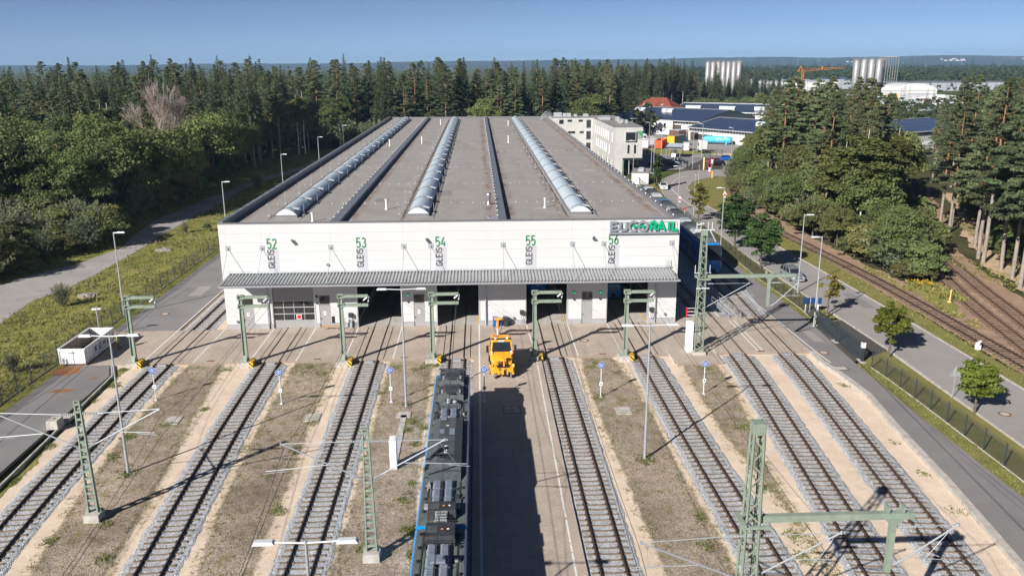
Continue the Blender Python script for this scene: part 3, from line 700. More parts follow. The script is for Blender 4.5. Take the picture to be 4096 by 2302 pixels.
f = MB()                                              # parapet all round, built as mitre-free runs
f.box(X0-.03, X0+.45, FY+.42, YB+.3, ZR-.1, ZT+.12); hp(f, 'parapet', 'parapet')
f = MB(); f.box(X1-.5, X1+.04, FY+.42, YB+.3, ZR-.1, ZT); hp(f, 'parapet', 'coping')
f = MB(); f.box(X0+.46, X1-.51, YB, YB+.32, ZR-.1, ZT-.1); hp(f, 'parapet', 'coping')
f = MB(); f.box(X0-.05, X1+.05, FY-.05, FY+.41, ZT-.11, ZT); hp(f, 'coping', 'coping')
RD = [(-15.6, 1.0), (2.55, .95)]
for xc, wd in RD:                                     # fire walls with metal caps, one cap after the other
    f = MB(); f.box(xc-wd/2+.04, xc+wd/2-.04, FY+.42, YB-.01, ZR-.05, ZR+.42); fw = hp(f, 'fire_wall', 'parapet')
    y = FY+.45; cap = MB(); cap.box(-wd/2, wd/2, 0, 2.97, ZR+.42, ZR+.50); cap.box(-wd/2, wd/2, 2.9, 2.97, ZR+.5, ZR+.515); cme = cap.mesh('cap', [MAT['parapet']])
    bol = MB(); bol.ball((0,0,0), .07, n=8, m=5); bme = bol.mesh('bolt', [MAT['white']], True)
    while y + 3 < YB:
        link('cap', cme, fw, (xc, y, 0))
        link('bolt', bme, fw, (xc-wd/2+.06, y+2.93, ZR+.53)); y += 3.0
bol = MB(); bol.ball((0,0,0), .085, n=8, m=5); bme = bol.mesh('bolt', [MAT['white']], True)
y = FY+2
while y < YB:
    link('bolt', bme, hall, (X1-.3+3, y-FY, ZT+.05)); y += 3.1
    if y < 160:
        cs = MB(); cs.box(X0-.02, X0+.44, y, y+.05, ZT+.12, ZT+.135); hp(cs, 'cap_seam', 'galv')
# barrel skylights
SW, SRISE = 2.35, .62
def sky_pane(L):
    mb = MB(); n = 12; K = int(L/.85)
    for j in range(K+1):
        y = L*j/K
        for k in range(n+1):
            t = -1+2*k/n; bulge = .02*(1-abs((j % 2)-.5)*2)
            mb.v.append((t*SW/2, y, (1-t*t)*SRISE + .0))
    for j in range(K):
        for k in range(n):
            b_ = j*(n+1)+k; mb.f.append((b_, b_+1, b_+n+2, b_+n+1)); mb.m.append(0)
    for j in range(1, K):                              # thin glazing ribs
        y = L*j/K
        for k in range(n):
            t, t2 = -1+2*k/n, -1+2*(k+1)/n
            mb.mat(1).add([(t*SW/2,y-.03,(1-t*t)*SRISE+.025),(t2*SW/2,y-.03,(1-t2*t2)*SRISE+.025),(t2*SW/2,y+.03,(1-t2*t2)*SRISE+.025),(t*SW/2,y+.03,(1-t*t)*SRISE+.025)], [(0,1,2,3)])
    return mb.mesh('pane', [MAT['poly'], MAT['poly_rib']], True)
def arch(mb, y0, y1, s=1.02, z=.03, n=12):
    for k in range(n):
        t, t2 = -1+2*k/n, -1+2*(k+1)/n
        a, b = (t*SW/2*s, (1-t*t)*SRISE*s+z), (t2*SW/2*s, (1-t2*t2)*SRISE*s+z)
        mb.add([(a[0],y0,a[1]),(b[0],y0,b[1]),(b[0],y1,b[1]),(a[0],y1,a[1]),(a[0],y0,a[1]-.08),(b[0],y0,b[1]-.08)], [(0,1,2,3),(4,5,1,0)])
MAT['poly_rib'] = M('poly_rib', (.60,.67,.72), .35, var=.05)
NSEG, LSEG = 20, 8.4
pme = sky_pane(LSEG-.12)
am = MB(); arch(am, 0, .12); ame = am.mesh('arch', [MAT['dark_metal']])
vm = MB(); vm.frust(.35,1.32,0,1.0,.0, .35,1.3,0,1.0,.05)
vm = MB(); vm.add([(.45,.05,.58),(1.2,.05,.40),(1.2,.95,.40),(.45,.95,.58),(.45,.05,.52),(1.2,.05,.34),(1.2,.95,.34),(.45,.95,.52)], [(0,1,2,3),(7,6,5,4),(0,4,5,1),(1,5,6,2),(2,6,7,3),(3,7,4,0)]); vme = vm.mesh('vent_flap', [MAT['poly_white']])
for xc in (-21.95, -6.95, 11.8):
    ys = 93.9; cu = MB(); cu.box(xc-SW/2-.06, xc+SW/2+.06, ys, ys+NSEG*LSEG, ZR-.02, ZR+.32); sk = hp(cu, 'skylight', 'coping')
    for i in range(NSEG):
        link('pane', pme, sk, (xc, ys+i*LSEG+.1, ZR+.32)); link('arch', ame, sk, (xc, ys+i*LSEG+(1.15 if i == 0 else 0), ZR+.32))
        link('vent_flap', vme, sk, (xc, ys+i*LSEG+(1.2 if i == 0 else .1), ZR+.34))
    e = MB(); n = 12; pr = [(-1+2*k/n, ) for k in range(n+1)]
    e.prism([(t*SW/2, (1-t*t)*SRISE+ZR+.32) for (t,) in pr], ys+.0, ys+.09, 'y')
    for v in range(len(e.v)): e.v[v] = (e.v[v][0]+xc, e.v[v][1], e.v[v][2])
    hp(e, 'end_pane', 'poly_white', sk)
    cl_ = MB()
    y = ys
    while y < ys+NSEG*LSEG:                            # rows of small lightning-wire blocks
        for dx in (-SW/2-.55, SW/2+.6): cl_.box(xc+dx-.07, xc+dx+.07, y, y+.14, ZR, ZR+.09)
        y += 1.05
    for dx in (-SW/2-.55, SW/2+.6): cl_.bar((xc+dx,ys-2,ZR+.1), (xc+dx,ys+NSEG*LSEG,ZR+.1), .02)
    o = hp(cl_, 'lightning_wire', 'dark_metal'); o['kind'] = 'stuff'
    for i in range(NSEG):
        for dx, hgt in ((-SW/2-1.1, 1.6), (SW/2+.55, 1.3)):
            q = MB(); y = ys+i*LSEG+1.5; q.box(xc+dx-.16, xc+dx+.16, y-.16, y+.16, ZR, ZR+.1); q.tube((xc+dx,y,ZR+.1), (xc+dx,y,ZR+hgt), .022, 5); hp(q, 'lightning_rod', 'galv')
cl_ = MB()
for y in (90.6, 103, 120, 140, 165): 
    x = X0+1.5
    while x < X1-1:
        if all(abs(x-c) > 1 for c, _ in RD) and all(abs(x-c) > 1.4 for c in (-21.95,-6.95,11.8)): cl_.box(x-.08, x+.08, y-.08, y+.08, ZR, ZR+.1)
        x += 1.35
o = hp(cl_, 'wire_blocks', 'concrete'); o['kind'] = 'stuff'
for i in range(26):                                   # roof drains
    x = (1.2, 20.4)[i % 2]; y = 93+i*6.3; q = MB(); q.lathe([(.0,.1),(.13,.1),(.15,0)], (x, y, ZR), 10); hp(q, 'roof_drain', 'rust')
for x, y, hgt, rr in ((-11.1,98.8,1.25,.1), (-18.5,91.4,1.0,.09), (8.0,98.8,1.2,.09), (6.7,183,1.5,.1), (-12.2,183,1.5,.1), (-18.7,178,1.4,.1), (-10.5,240,1.4,.1), (8.6,235,1.4,.1)):
    q = MB(); q.tube((x,y,ZR), (x,y,ZR+hgt), rr, 10); q.tube((x,y,ZR+hgt-.12), (x,y,ZR+hgt), rr*1.6, 10); q.tube((x,y,ZR), (x,y,ZR+.16), rr*2, 10, rr*1.2); hp(q, 'vent_pipe', 'white', None, False)
q = MB(); q.lathe([(.3,0),(.3,.12),(.2,.2),(.2,.7),(.26,.8),(.34,1.15),(.33,1.4),(.2,1.5),(0,1.52)], (1.25,101.5,ZR), 16); hp(q, 'chrome_vent', 'rim', None, True)
q = MB()                                              # stair over the far parapet
for s in (0, 1.0):
    for k in (0, .5, 1.0): q.bar((19.6+s*1.2,258,ZR+k*.0+1.0*k), (21.0+s*1.2,258,ZR+1.5+1.0*k), .06); q.bar((22.6+s*.6,258,ZR+1.0*k+.5), (21.0+s*1.2,258,ZR+1.5+1.0*k), .06)
    q.bar((19.6,257.4+s*1.2,ZR), (21.0,257.4+s*1.2,ZR+1.5), .12); q.bar((21.0,257.4+s*1.2,ZR+1.5), (22.8,257.4+s*1.2,ZR+.4), .12)
    for k in range(5): q.bar((19.6+k*.35,257.4+s*1.2,ZR+k*.375), (19.6+k*.35,257.4+s*1.2,ZR+k*.375+1.05), .05)
    q.bar((19.6,257.4+s*1.2,ZR+1.05), (21.0,257.4+s*1.2,ZR+2.55), .05); q.bar((21.0,257.4+s*1.2,ZR+2.55), (22.8,257.4+s*1.2,ZR+1.5), .05)
hp(q, 'roof_stair', 'galv')
# canopy over the gates
CX0, CX1, CYF, CZF, CZB = -27.2, 21.3, 84.2, 5.84, 6.2
mb = MB(); pit = .36; nx = int((CX1-CX0)/pit); prof = []
for i in range(nx):
    x = CX0+i*pit; prof += [(x,0),(x+.11,.0),(x+.17,.13),(x+.29,.13)]
prof.append((CX0+nx*pit, 0))
for (y, z) in ((CYF, CZF), (FY-.02, CZB)):
    for x, h in prof: mb.v.append((x, y, z+h))
n = len(prof)
for k in range(n-1): mb.f.append((k, k+1, n+k+1, n+k)); mb.m.append(0)
can = hp(mb, 'canopy', 'corrugated')
f = MB(); f.box(CX0-.04, CX1+.04, CYF-.14, CYF-.015, CZF-.16, CZF+.015); hp(f, 'gutter', 'grey_trim', can)
f = MB(); f.box(CX0, CX1, CYF+.3, CYF+.44, CZF-.32, CZF-.005); f.box(CX0, CX1, FY-1.4, FY-1.28, CZB-.22, CZB-.1); hp(f, 'purlin', 'galv', can)  # front purlin made deeper to block sunlight leaking under the corrugations
f = MB(); f.box(CX0+.02, CX1-.02, FY-.16, FY-.005, CZB+.135, CZB+.18); f.box(CX0+.02, CX1-.02, FY-.04, FY-.004, CZB+.181, CZB+.30); hp(f, 'flashing', 'alu', can)
for x in (-27.0,-23.37,-16.03,-8.18,-5.26,2.59,10.16,13.6,21.1):
    f = MB(); f.bar((x,FY-.1,CZB-.12), (x,CYF+.03,CZF-.1), .12, .2); hp(f, 'canopy_beam', 'grey_trim', can)
    f = MB(); f.tube((x,FY-.1,9.05), (x,CYF+.25,CZF+.16), .028, 6); f.tube((x,CYF+.25,CZF+.16), (x,CYF+.25,CZF-.1), .05, 6); hp(f, 'hanger_rod', 'galv', can)
    f = MB(); f.box(x-.27, x+.27, FY-.035, FY-.003, 8.82, 9.36); f.box(x-.04, x+.04, FY-.14, FY-.035, 8.95, 9.15); hp(f, 'anchor_plate', 'galv')
for x in (-23.26, .61, 19.53):
    f = MB(); f.tube((x,FY-.18,0), (x,FY-.18,5.7), .075, 10); f.tube((x,FY-.18,5.7), (x,CYF,CZF-.12), .06, 8); hp(f, 'downpipe', 'galv')
# bay numbers and lettering
for x, num in ((-22.87,'52'), (-13.32,'53'), (-4.78,'54'), (5.02,'55'), (14.1,'56')):
    for k, ch in enumerate(num):
        glyph('number', ch, 'number_green', lambda u, v, t, k=k, x=x: (x+.07+k*.58+u, FY-.004-t, 9.02+v), .165, .006, hall, .90, 1.02)
    p = MB(); p.box(x+.0, x+1.22, FY-.006, FY-.001, 6.46, 8.93); hp(p, 'track_plate', 'gleis_plate')
    z = 6.86
    for ch in 'GLEIS':
        glyph('letter', ch, 'letter_dark', lambda u, v, t, z=z, x=x: (x+.72-v, FY-.009-t, z+u), .125, .006, hall, .82, .64)
        z += {'G': .5, 'L': .44, 'E': .47, 'I': .2, 'S': .4}[ch]
# small fittings on the front
for x in (-20.3, -5.95, 12.1):
    f = MB(); f.box(x-.06, x+.06, FY-.35, FY, 10.02, 10.1); f.add([(x-.2,FY-.75,9.98),(x+.2,FY-.75,9.98),(x+.2,FY-.3,10.16),(x-.2,FY-.3,10.16),(x-.2,FY-.75,9.9),(x+.2,FY-.75,9.9),(x+.2,FY-.3,10.08),(x-.2,FY-.3,10.08)], [(0,1,2,3),(7,6,5,4),(0,4,5,1),(1,5,6,2),(2,6,7,3),(3,7,4,0)]); hp(f, 'floodlight', 'lamp_head')
for i, x in enumerate((-17.9, -7.92, 10.46, 13.36)):
    f = MB(); f.box(x-.1, x+.1, FY-.1, FY, 3.45, 3.75); s = hp(f, 'signal_lamp', 'black'); g = MB(); g.tube((x,FY-.11,3.6), (x,FY-.16,3.6), .075, 10); hp(g, 'lens', 'green_light' if i else 'black', s)
    f = MB(); f.box(x-.1, x+.1, FY-.12, FY, 2.75, 2.88); hp(f, 'sensor', 'dark_metal')
for x, z in ((-26.65,.85), (-16.45,7.15), (20.7,.95), (2.55,.75), (3.75,.75)):
    f = MB(); f.tube((x,FY-.12,z), (x,FY+.0,z), .17, 14, .17); f.tube((x,FY-.2,z), (x,FY-.12,z), .09, 10); hp(f, 'hose_connector', 'logo_grey')
for x, z in ((-14.3,1.5), (4.6,1.5), (19.1,1.6)):
    f = MB(); f.box(x-.2, x+.2, FY-.42, FY-.05, z-.25, z+.2); f.box(x-.08, x+.08, FY-.05, FY, z-.1, z+.1)
    for k in range(9): f.tube((x-.1+.06*k,FY-.3,z-.25-.9*math.sin(math.pi*k/9)), (x-.1+.06*(k+1),FY-.3,z-.25-.9*math.sin(math.pi*(k+1)/9)), .025, 5)
    hp(f, 'socket_box', 'dark_metal')
f = MB(); f.box(-16.4, -16.08, FY-.05, FY, .52, 1.3); hp(f, 'vent_grille', 'black')
f = MB(); f.box(-14.95, -14.85, FY-.5, FY-.4, 0, 1.2); f.box(-14.35, -14.15, FY-.35, FY-.1, 0, .9); hp(f, 'post', 'galv')
f = MB(); [f.tube((20.5+d,FY-.3,6.3), (20.5+d,FY-.3,7.3-.1*abs(d-.2)), .03, 6) for d in (0, .2, .4)]; hp(f, 'antenna', 'galv')

# company sign standing out from the wall
sg = thing('company_sign', 'raised grey and green EUCORAIL company lettering on the hall front', 'sign', (14.15, FY-.02, 10.3))
SX, SZ, SH = 14.18, 10.44, 1.13
def sfn(x0, sc_=1.0): return lambda u, v, t: (x0+u, FY-.12-t, SZ+v)
spec_ = [('E', 14.27, 1.55, 1.), ('U', 15.24, 1.65, 1.), ('C', 16.30, 1.0, 1.0), ('O', 17.32, 1.0, 1.0), ('R', 18.57, 1.45, 1.), ('A', 19.38, 1.55, 1.), ('I', 20.55, 1.0, 1.), ('L', 21.0, 1.35, 1.)]
for ch, x, sx, _ in spec_:
    wd = .245; inner = wd/2
    mb = MB()
    for i, s in enumerate(GL[ch]):
        if ch in 'CO': pts = [(x_*(.98), .06+y_*(SH-.12)) for x_, y_ in s]
        else: pts = [(x_*sx, inner+y_*(SH-2*inner)) for x_, y_ in s]
        stroke(mb, pts, wd, sfn(x), 0, .14+i*.006)
    mb.build('letter', MAT['logo_grey' if ch in 'EUCO' and x < 18.4 else 'logo_green'], sg, world=True)
mb = MB(); n = 14
for cx in (16.86, 17.83):
    mb.prism([(cx+.2*math.cos(2*math.pi*k/n), SZ+SH/2+.2*math.sin(2*math.pi*k/n)) for k in range(n)], FY-.31, FY-.14, 'y')
mb.box(16.9, 17.8, FY-.302, FY-.15, SZ+SH/2-.06, SZ+SH/2+.06); mb.build('coupling_emblem', MAT['logo_green'], sg, world=True)
mb = MB(); mb.box(SX, 21.66, FY-.3, FY-.08, 10.16, 10.36); mb.build('base_bar', MAT['logo_grey'], sg, world=True)
mb = MB()
for z in (SZ+.12, SZ+SH-.13): mb.box(SX+.1, 21.5, FY-.10, FY-.07, z, z+.03)
for x in (14.3, 16.2, 18.2, 19.9, 21.5): mb.box(x, x+.03, FY-.13, FY-.105, 10.36, SZ+SH-.2)
mb.build('frame', MAT['galv'], sg, world=True)
# ------------------------------------------------------------------ masts
MAT['tube'] = M('tube', (.36,.39,.42), .5, .3, var=.08)
ZG = -.2
def stripes_mat():
    m, n, b = _new('hazard_stripes'); v = _vec(n, False)
    sx = n.nodes.new('ShaderNodeSeparateXYZ'); n.links.new(v, sx.inputs[0])
    s = _math(n, 'ADD', _math(n, 'ADD', sx.outputs[0], sx.outputs[1]), sx.outputs[2])
    f = _math(n, 'FRACT', _math(n, 'MULTIPLY', s, 2.4))
    cc = _mix(n, _math(n, 'GREATER_THAN', f, .55), (.85,.48,.02), (.02,.02,.02)); n.links.new(cc, b.inputs['Base Color']); b.inputs['Roughness'].default_value = .6
    return m
MAT['hazard'] = stripes_mat()
def portal_mast(label, x, y):
    t = thing('portal_mast', label, 'mast', (x, y, ZG), 0, 'green beam masts along the apron edge')
    f = MB(); f.frust(-.75,.62,-.62,.62,-.05, -.7,.58,-.58,.58,.5); f.build('footing', MAT['concrete'], t)
    f = MB(); f.box(.42, .8, -.62, .55, .0, .62); f.build('guard_block', MAT['hazard'], t)
    f = MB(); H = 7.15
    f.frust(-.24,-.17,-.16,.16,.5, -.17,-.13,-.13,.13,H); f.frust(.17,.24,-.16,.16,.5, .13,.17,-.13,.13,H); f.frust(-.17,.17,-.03,.03,.5, -.13,.13,-.03,.03,H)
    f.box(-.18, .18, -.14, .14, H-.02, H+.02)
    f.build('post', MAT['steel_green'], t)
    f = MB()
    f.box(-.36, .36, -.3, .3, .5, .54)
    for s in (-1, 1): f.add([(s*.2,-.02,.54),(s*.4,-.02,.54),(s*.2,-.02,1.15),(s*.2,.02,.54),(s*.4,.02,.54),(s*.2,.02,1.15)], [(0,1,2),(5,4,3),(0,3,4,1),(1,4,5,2),(2,5,3,0)])
    for s in (-1, 1): f.add([(-.15,s*.17,.54),(-.15,s*.33,.54),(-.15,s*.17,1.15),(.15,s*.17,.54),(.15,s*.33,.54),(.15,s*.17,1.15)], [(0,1,2),(5,4,3),(0,3,4,1),(1,4,5,2),(2,5,3,0)])
    f.build('base_plate', MAT['steel_green'], t)
    for z in (6.95, 6.05):
        a = MB(); a.box(.2, 2.62, -.13, .13, z-.13, z+.13); ar = a.build('arm', MAT['steel_green'], t)
        b = MB(); b.box(-.3, .34, -.22, .22, z-.2, z-.13); b.box(-.3, .34, -.22, .22, z+.13, z+.2); b.box(-.3, -.2, -.2, .2, z-.12, z+.12); b.build('bracket', MAT['steel_green'], ar)
    i = MB(); i.tube((2.55,-.2,6.85), (2.2,-.2,6.55), .07, 8); i.tube((2.7,.0,6.9), (2.62,.0,6.35), .06, 8); i.build('insulator', MAT['lamp_head'], t)
    w_ = MB(); w_.tube((2.62,0,6.35), (2.3,10.6,5.6), .012, 5); w_.tube((2.62,0,5.92), (2.3,10.6,5.0), .012, 5); w_.build('wire', MAT['dark_metal'], t)
    return t
for (x, y), lb in zip([(-33.7,77.1),(-22.85,76.65),(-13.35,76.5),(-4.7,76.75),(5.3,76.8),(14.27,76.55)],
    ['green beam mast beside the skip container, leftmost of the row', 'green beam mast in front of the grey door under number 52', 'green beam mast between the closed gate and bay 53', 'green beam mast behind the nose of the blue train', 'green beam mast right of the yellow truck', 'green beam mast in front of bay 56, rightmost of the row']):
    portal_mast(lb, x, y)
def insul(mb, p, q):
    p, q = Vector(p), Vector(q)
    for k in range(7):
        a = p + (q-p)*k/7; b = p + (q-p)*(k+.5)/7; mb.tube(a, b, .075, 8)
        mb.tube(b, p + (q-p)*(k+1)/7, .035, 6)
def cantilever(t, sx, xm, tipx, ztop, zdiag, tipz, regx, regz):
    """bracket arm on one side: top tie with insulator, diagonal tube, registration arm"""
    c = MB(); x0 = xm + sx*.25
    c.tube((x0+sx*.9,0,ztop), (tipx,0,tipz), .022, 6); c.tube((x0+sx*.5,0,zdiag+.28), (tipx,0,tipz), .042, 8)
    mid = .42; ax, az = x0+(tipx-x0)*mid, zdiag+(tipz-zdiag)*mid
    c.tube((ax,0,az), (regx,0,regz), .024, 6); c.tube((regx-sx*1.1,0,regz-.02), (regx+sx*.15,0,regz-.16), .018, 5); c.tube((regx-sx*.6,0,regz), (tipx-sx*.3,0,tipz-.2), .01, 4)
    c.tube((tipx,0,tipz-.08), (tipx,0,tipz+.08), .06, 6)
    o = c.build('cantilever', MAT['tube'], t)
    i = MB(); insul(i, (x0,0,ztop), (x0+sx*.9,0,ztop)); insul(i, (x0,0,zdiag), (x0+sx*.5,0,zdiag+.28)); i.build('insulator', MAT['train_grey'], o)
def ladder_mast(label, x, y, H, dims):
    t = thing('ladder_mast', label, 'mast', (x, y, ZG), 0, 'green ladder masts in the yard')
    f = MB(); f.frust(-.5,.5,-.5,.5,-.05, -.48,.48,-.48,.48,.55); f.build('footing', MAT['concrete'], t)
    w0, w1 = .30, .15
    for s in (-1, 1): f = MB(); f.frust(s*w0-.045,s*w0+.045,-.13,.13,.5, s*w1-.04,s*w1+.04,-.10,.10,H); f.build('leg', MAT['steel_green'], t)
    f = MB(); f.box(-w1-.05, w1+.05, -.12, .12, H, H+.05); f.build('cap', MAT['steel_green'], t)
    n = 15
    for k in range(n):
        z = .9 + (H-1.1)*k/(n-1)*1.0; wd = w0+(w1-w0)*(z/H)-.05
        b = MB(); b.box(-wd, wd, -.1, .1, z-.07, z+.07); b.build('batten', MAT['steel_green'], t)
    g = MB()
    for s in (-1, 1): g.add([(s*.36,-.02,.55),(s*.52,-.02,.55),(s*.36,-.02,1.0),(s*.36,.02,.55),(s*.52,.02,.55),(s*.36,.02,1.0)], [(0,1,2),(5,4,3),(0,3,4,1),(1,4,5,2),(2,5,3,0)])
    g.build('gusset', MAT['steel_green'], t)
    for d in dims: cantilever(t, *d)
    return t
ladder_mast('green ladder mast between the two left yard tracks', -25.14, 48.7, 8.25, [(-1,0,-5.15,7.35,5.05,7.55,-5.2,5.9), (1,0,5.0,7.4,5.05,7.6,4.5,6.0)])
ladder_mast('green ladder mast left of the blue train', -6.64, 43.45, 8.35, [(-1,0,-4.8,7.6,5.2,7.55,-5.8,5.85), (1,0,4.5,7.6,5.2,7.6,5.75,6.05)])
def lattice_mast(label, x, y, H, arm_z, arm_x, drop_x, drop_z, cants, drop_c, w0=.42, w1=.22, extra=False):
    t = thing('lattice_mast', label, 'mast', (x, y, ZG), 0, 'tall green lattice masts')
    f = MB(); f.frust(-.7,.7,-.7,.7,-.05, -.65,.65,-.65,.65,.5); f.build('footing', MAT['concrete'], t)
    def wz(z): return w0+(w1-w0)*(z-.5)/(H-.5)
    for sx in (-1, 1):
        for sy in (-1, 1):
            l = MB(); a, b = w0, w1
            l.frust(sx*a-.07,sx*a+.07,sy*a-.012,sy*a+.012,.5, sx*b-.06,sx*b+.06,sy*b-.012,sy*b+.012,H)
            l.frust(sx*a-.012,sx*a+.012,sy*a-.07,sy*a+.07,.5, sx*b-.012,sx*b+.012,sy*b-.06,sy*b+.06,H); l.build('leg', MAT['steel_green'], t)
    n = 20; lc = MB()
    for k in range(n):
        z0, z1 = .6+(H-1.3)*k/n, .6+(H-1.3)*(k+1)/n; a, b = wz(z0), wz(z1); s = 1 if k % 2 else -1
        lc.bar((s*a,-a,z0), (-s*b,-b,z1), .07, .02, (0,1,0)); lc.bar((-s*a,a,z0), (s*b,b,z1), .07, .02, (0,1,0))
        lc.bar((-a,s*a,z0), (-b,-s*b,z1), .07, .02, (1,0,0)); lc.bar((a,-s*a,z0), (b,s*b,z1), .07, .02, (1,0,0))
    lc.build('lacing', MAT['steel_green'], t)
    c = MB(); c.box(-w1-.05, w1+.05, -w1-.05, w1+.05, H-.55, H); c.build('head', MAT['steel_green'], t)
    a = MB(); wa = wz(arm_z); a.box(wa+.05, arm_x, -.14, .14, arm_z-.17, arm_z+.15); arm = a.build('cross_arm', MAT['steel_green'], t)
    b = MB(); b.box(-wa-.25, wa+.45, -.55, -.4, arm_z-.25, arm_z-.12); b.box(-wa-.25, wa+.45, .4, .55, arm_z-.25, arm_z-.12); b.box(-wa-.3, -wa-.08, -.6, .6, arm_z-.12, arm_z+.02); b.build('bracket', MAT['steel_green'], arm)
    d = MB(); d.frust(drop_x-.12,drop_x+.12,-.12,.12,drop_z, drop_x-.14,drop_x+.14,-.12,.12,arm_z-.5); d.frust(drop_x-.14,drop_x+.14,-.12,.12,arm_z-.5, drop_x-.42,drop_x+.42,-.16,.16,arm_z-.175); d.build('drop_post', MAT['steel_green'], arm)
    for dx in (-.35, .35):
        e = MB(); e.box(drop_x+dx-.05, drop_x+dx+.05, -.2, .2, arm_z+.172, arm_z+.5); e.build('lug', MAT['steel_green'], arm)
    for q in cants: cantilever(t, *q)
    for q in drop_c: cantilever(t, *q)
    if extra:
        e = MB()
        for s in (-.8,-.4,.3,.7): e.tube((s,-.1,H+.05), (s,-.1,H+.75), .035, 6)
        e.bar((-.95,-.1,H), (.95,-.1,H), .09); e.bar((-.7,.2,H*.66), (.9,.2,H*.66), .08)
        for s in (-.65, .8): e.tube((s,.2,H*.66), (s,.2,H*.66+.8), .035, 6)
        insul(e, (.55,-.1,H-.1), (1.3,.4,H-1.3)); insul(e, (-.75,-.1,H+.5), (-.1,-.1,H+.62))
        e.bar((.0,.35,H*.6), (1.0,.35,H*.6), .07); e.bar((-.6,-.35,H*.55), (.7,-.35,H*.55), .09); e.build('disconnector', MAT['lamp_head'], t)
    return t
lattice_mast('tall green lattice mast in the right foreground with a long cross arm', 12.13, 32.86, 13.2, 8.45, 7.5, 6.6, 5.5, [(1,0,4.25,7.55,5.35,7.6,3.9,6.2), (-1,0,-5.0,7.55,5.2,7.35,-5.2,6.1)], [(1,6.6,9.7,7.8,5.85,7.85,9.0,6.2)])
lattice_mast('tall green lattice mast by the right corner of the hall', 21.75, 77.4, 12.8, 8.15, 9.3, 6.7, 5.0, [(1,0,4.75,7.4,4.85,7.4,5.2,6.2)], [(1,6.7,9.7,7.4,5.0,7.45,9.9,6.1)], extra=True)

# ------------------------------------------------------------------ lamps
def lamp_head(mb, x, sx, z):
    mb.frust(min(x,x+sx*.85),max(x,x+sx*.85),-.17,.17,z-.06, min(x+sx*.08,x+sx*.75),max(x+sx*.08,x+sx*.75),-.12,.12,z+.06)
def lamp(label, x, y, H, arms, grp, z=ZG, mat='galv'):
    t = thing('lamp_post', label, 'street lamp', (x, y, z), 0, grp)
    p = MB(); p.tube((0,0,0), (0,0,.06), .2, 12); p.tube((0,0,.06), (0,0,H), .105, 12, .055); p.build('pole', MAT[mat], t, False)
    for sx, L in arms:
        a = MB(); a.tube((0,0,H-.12), (sx*(L-.75),0,H-.06), .04, 8); a.build('arm', MAT['lamp_head'], t)
        h = MB(); lamp_head(h, sx*(L-.9), sx, H-.04); hd = h.build('lamp_head', MAT['lamp_head'], t)
        g = MB(); xa, xb = sorted((sx*(L-.75), sx*(L-.15))); g.box(xa, xb, -.13, .13, H-.115, H-.101); g.build('lens', MAT['lens'], hd)
    return t
DG = 'double-armed lamp posts of the yard'
for lb, x, y in (('double-armed lamp post beside the white skip container', -25.5,54.95), ('double-armed lamp post left of the blue train nose', -6.47,66.0), ('double-armed lamp post between the tracks of bays 55 and 56', 12.03,55.3), ('double-armed lamp post in the bottom foreground, only its top in view', -6.93,28.74)):
    lamp(lb, x, y, 10.5, [(-1,2.1),(1,2.1)], DG)
LG = 'single lamps along the left fence'
for y, lb in ((93.6,'nearest'), (134.9,'second nearest'), (176.5,'middle'), (218.3,'fourth'), (259.7,'farthest')):
    lamp(lb + ' of the five single lamps along the left fence', -41.4, y, 9.95, [(1,1.35)], LG, -.05)
RG = 'single lamps along the right fence and road'
for x, y, H, s, lb in ((36.8,85.4,10.1,-1,'single lamp at the sliding gate on the right'), (36.95,122.2,10.0,-1,'single lamp behind the blue train on the right'), (40.2,99.1,10.0,1,'single lamp by the silver car'), (36.9,150,9.9,-1,'single lamp beside the bend of the road'), (38.0,201.6,9.9,-1,'single lamp in front of the concrete office'), (44.2,207,10.2,-1,'single lamp right of the concrete office'), (54.2,262,10.0,-1,'single lamp at the works yard by the container trucks'), (58.4,223.6,10.2,-1,'single lamp at the works entrance'), (69.4,255.5,9.9,-1,'single lamp by the white lorry cab'), (74.3,241,9.8,-1,'single lamp beside the blue parked car')):
    lamp(lb, x, y, H, [(s,1.25)], RG, 0)
for x, y, H, lb in ((39.6,149,8.3,'plain grey pole beside the bend without a lamp'), (43.3,205.8,9.6,'bare pole right of the concrete office'), (57.8,260,8.9,'bare pole behind the glass shelter'), (50.2,186,5.4,'short bare pole on the inner grass of the bend')):
    t = thing('pole', lb, 'pole', (x, y, 0)); p = MB(); p.tube((0,0,0), (0,0,.08), .16, 10); p.tube((0,0,.08), (0,0,H), .08, 10, .05); p.build('shaft', MAT['galv'], t); c = MB(); c.tube((0,0,H), (0,0,H+.12), .09, 10); c.build('cap', MAT['lamp_head'], t)
t = thing('camera_post', 'short camera post behind the skip container', 'post', (-40.6, 85.4, 0)); p = MB(); p.tube((0,0,0), (0,0,3.4), .07, 8); p.build('pole', MAT['galv'], t); p = MB(); p.box(-.45, .05, -.12, .12, 3.15, 3.35); p.box(.1, .5, -.1, .1, 3.2, 3.38); p.build('camera', MAT['lamp_head'], t)

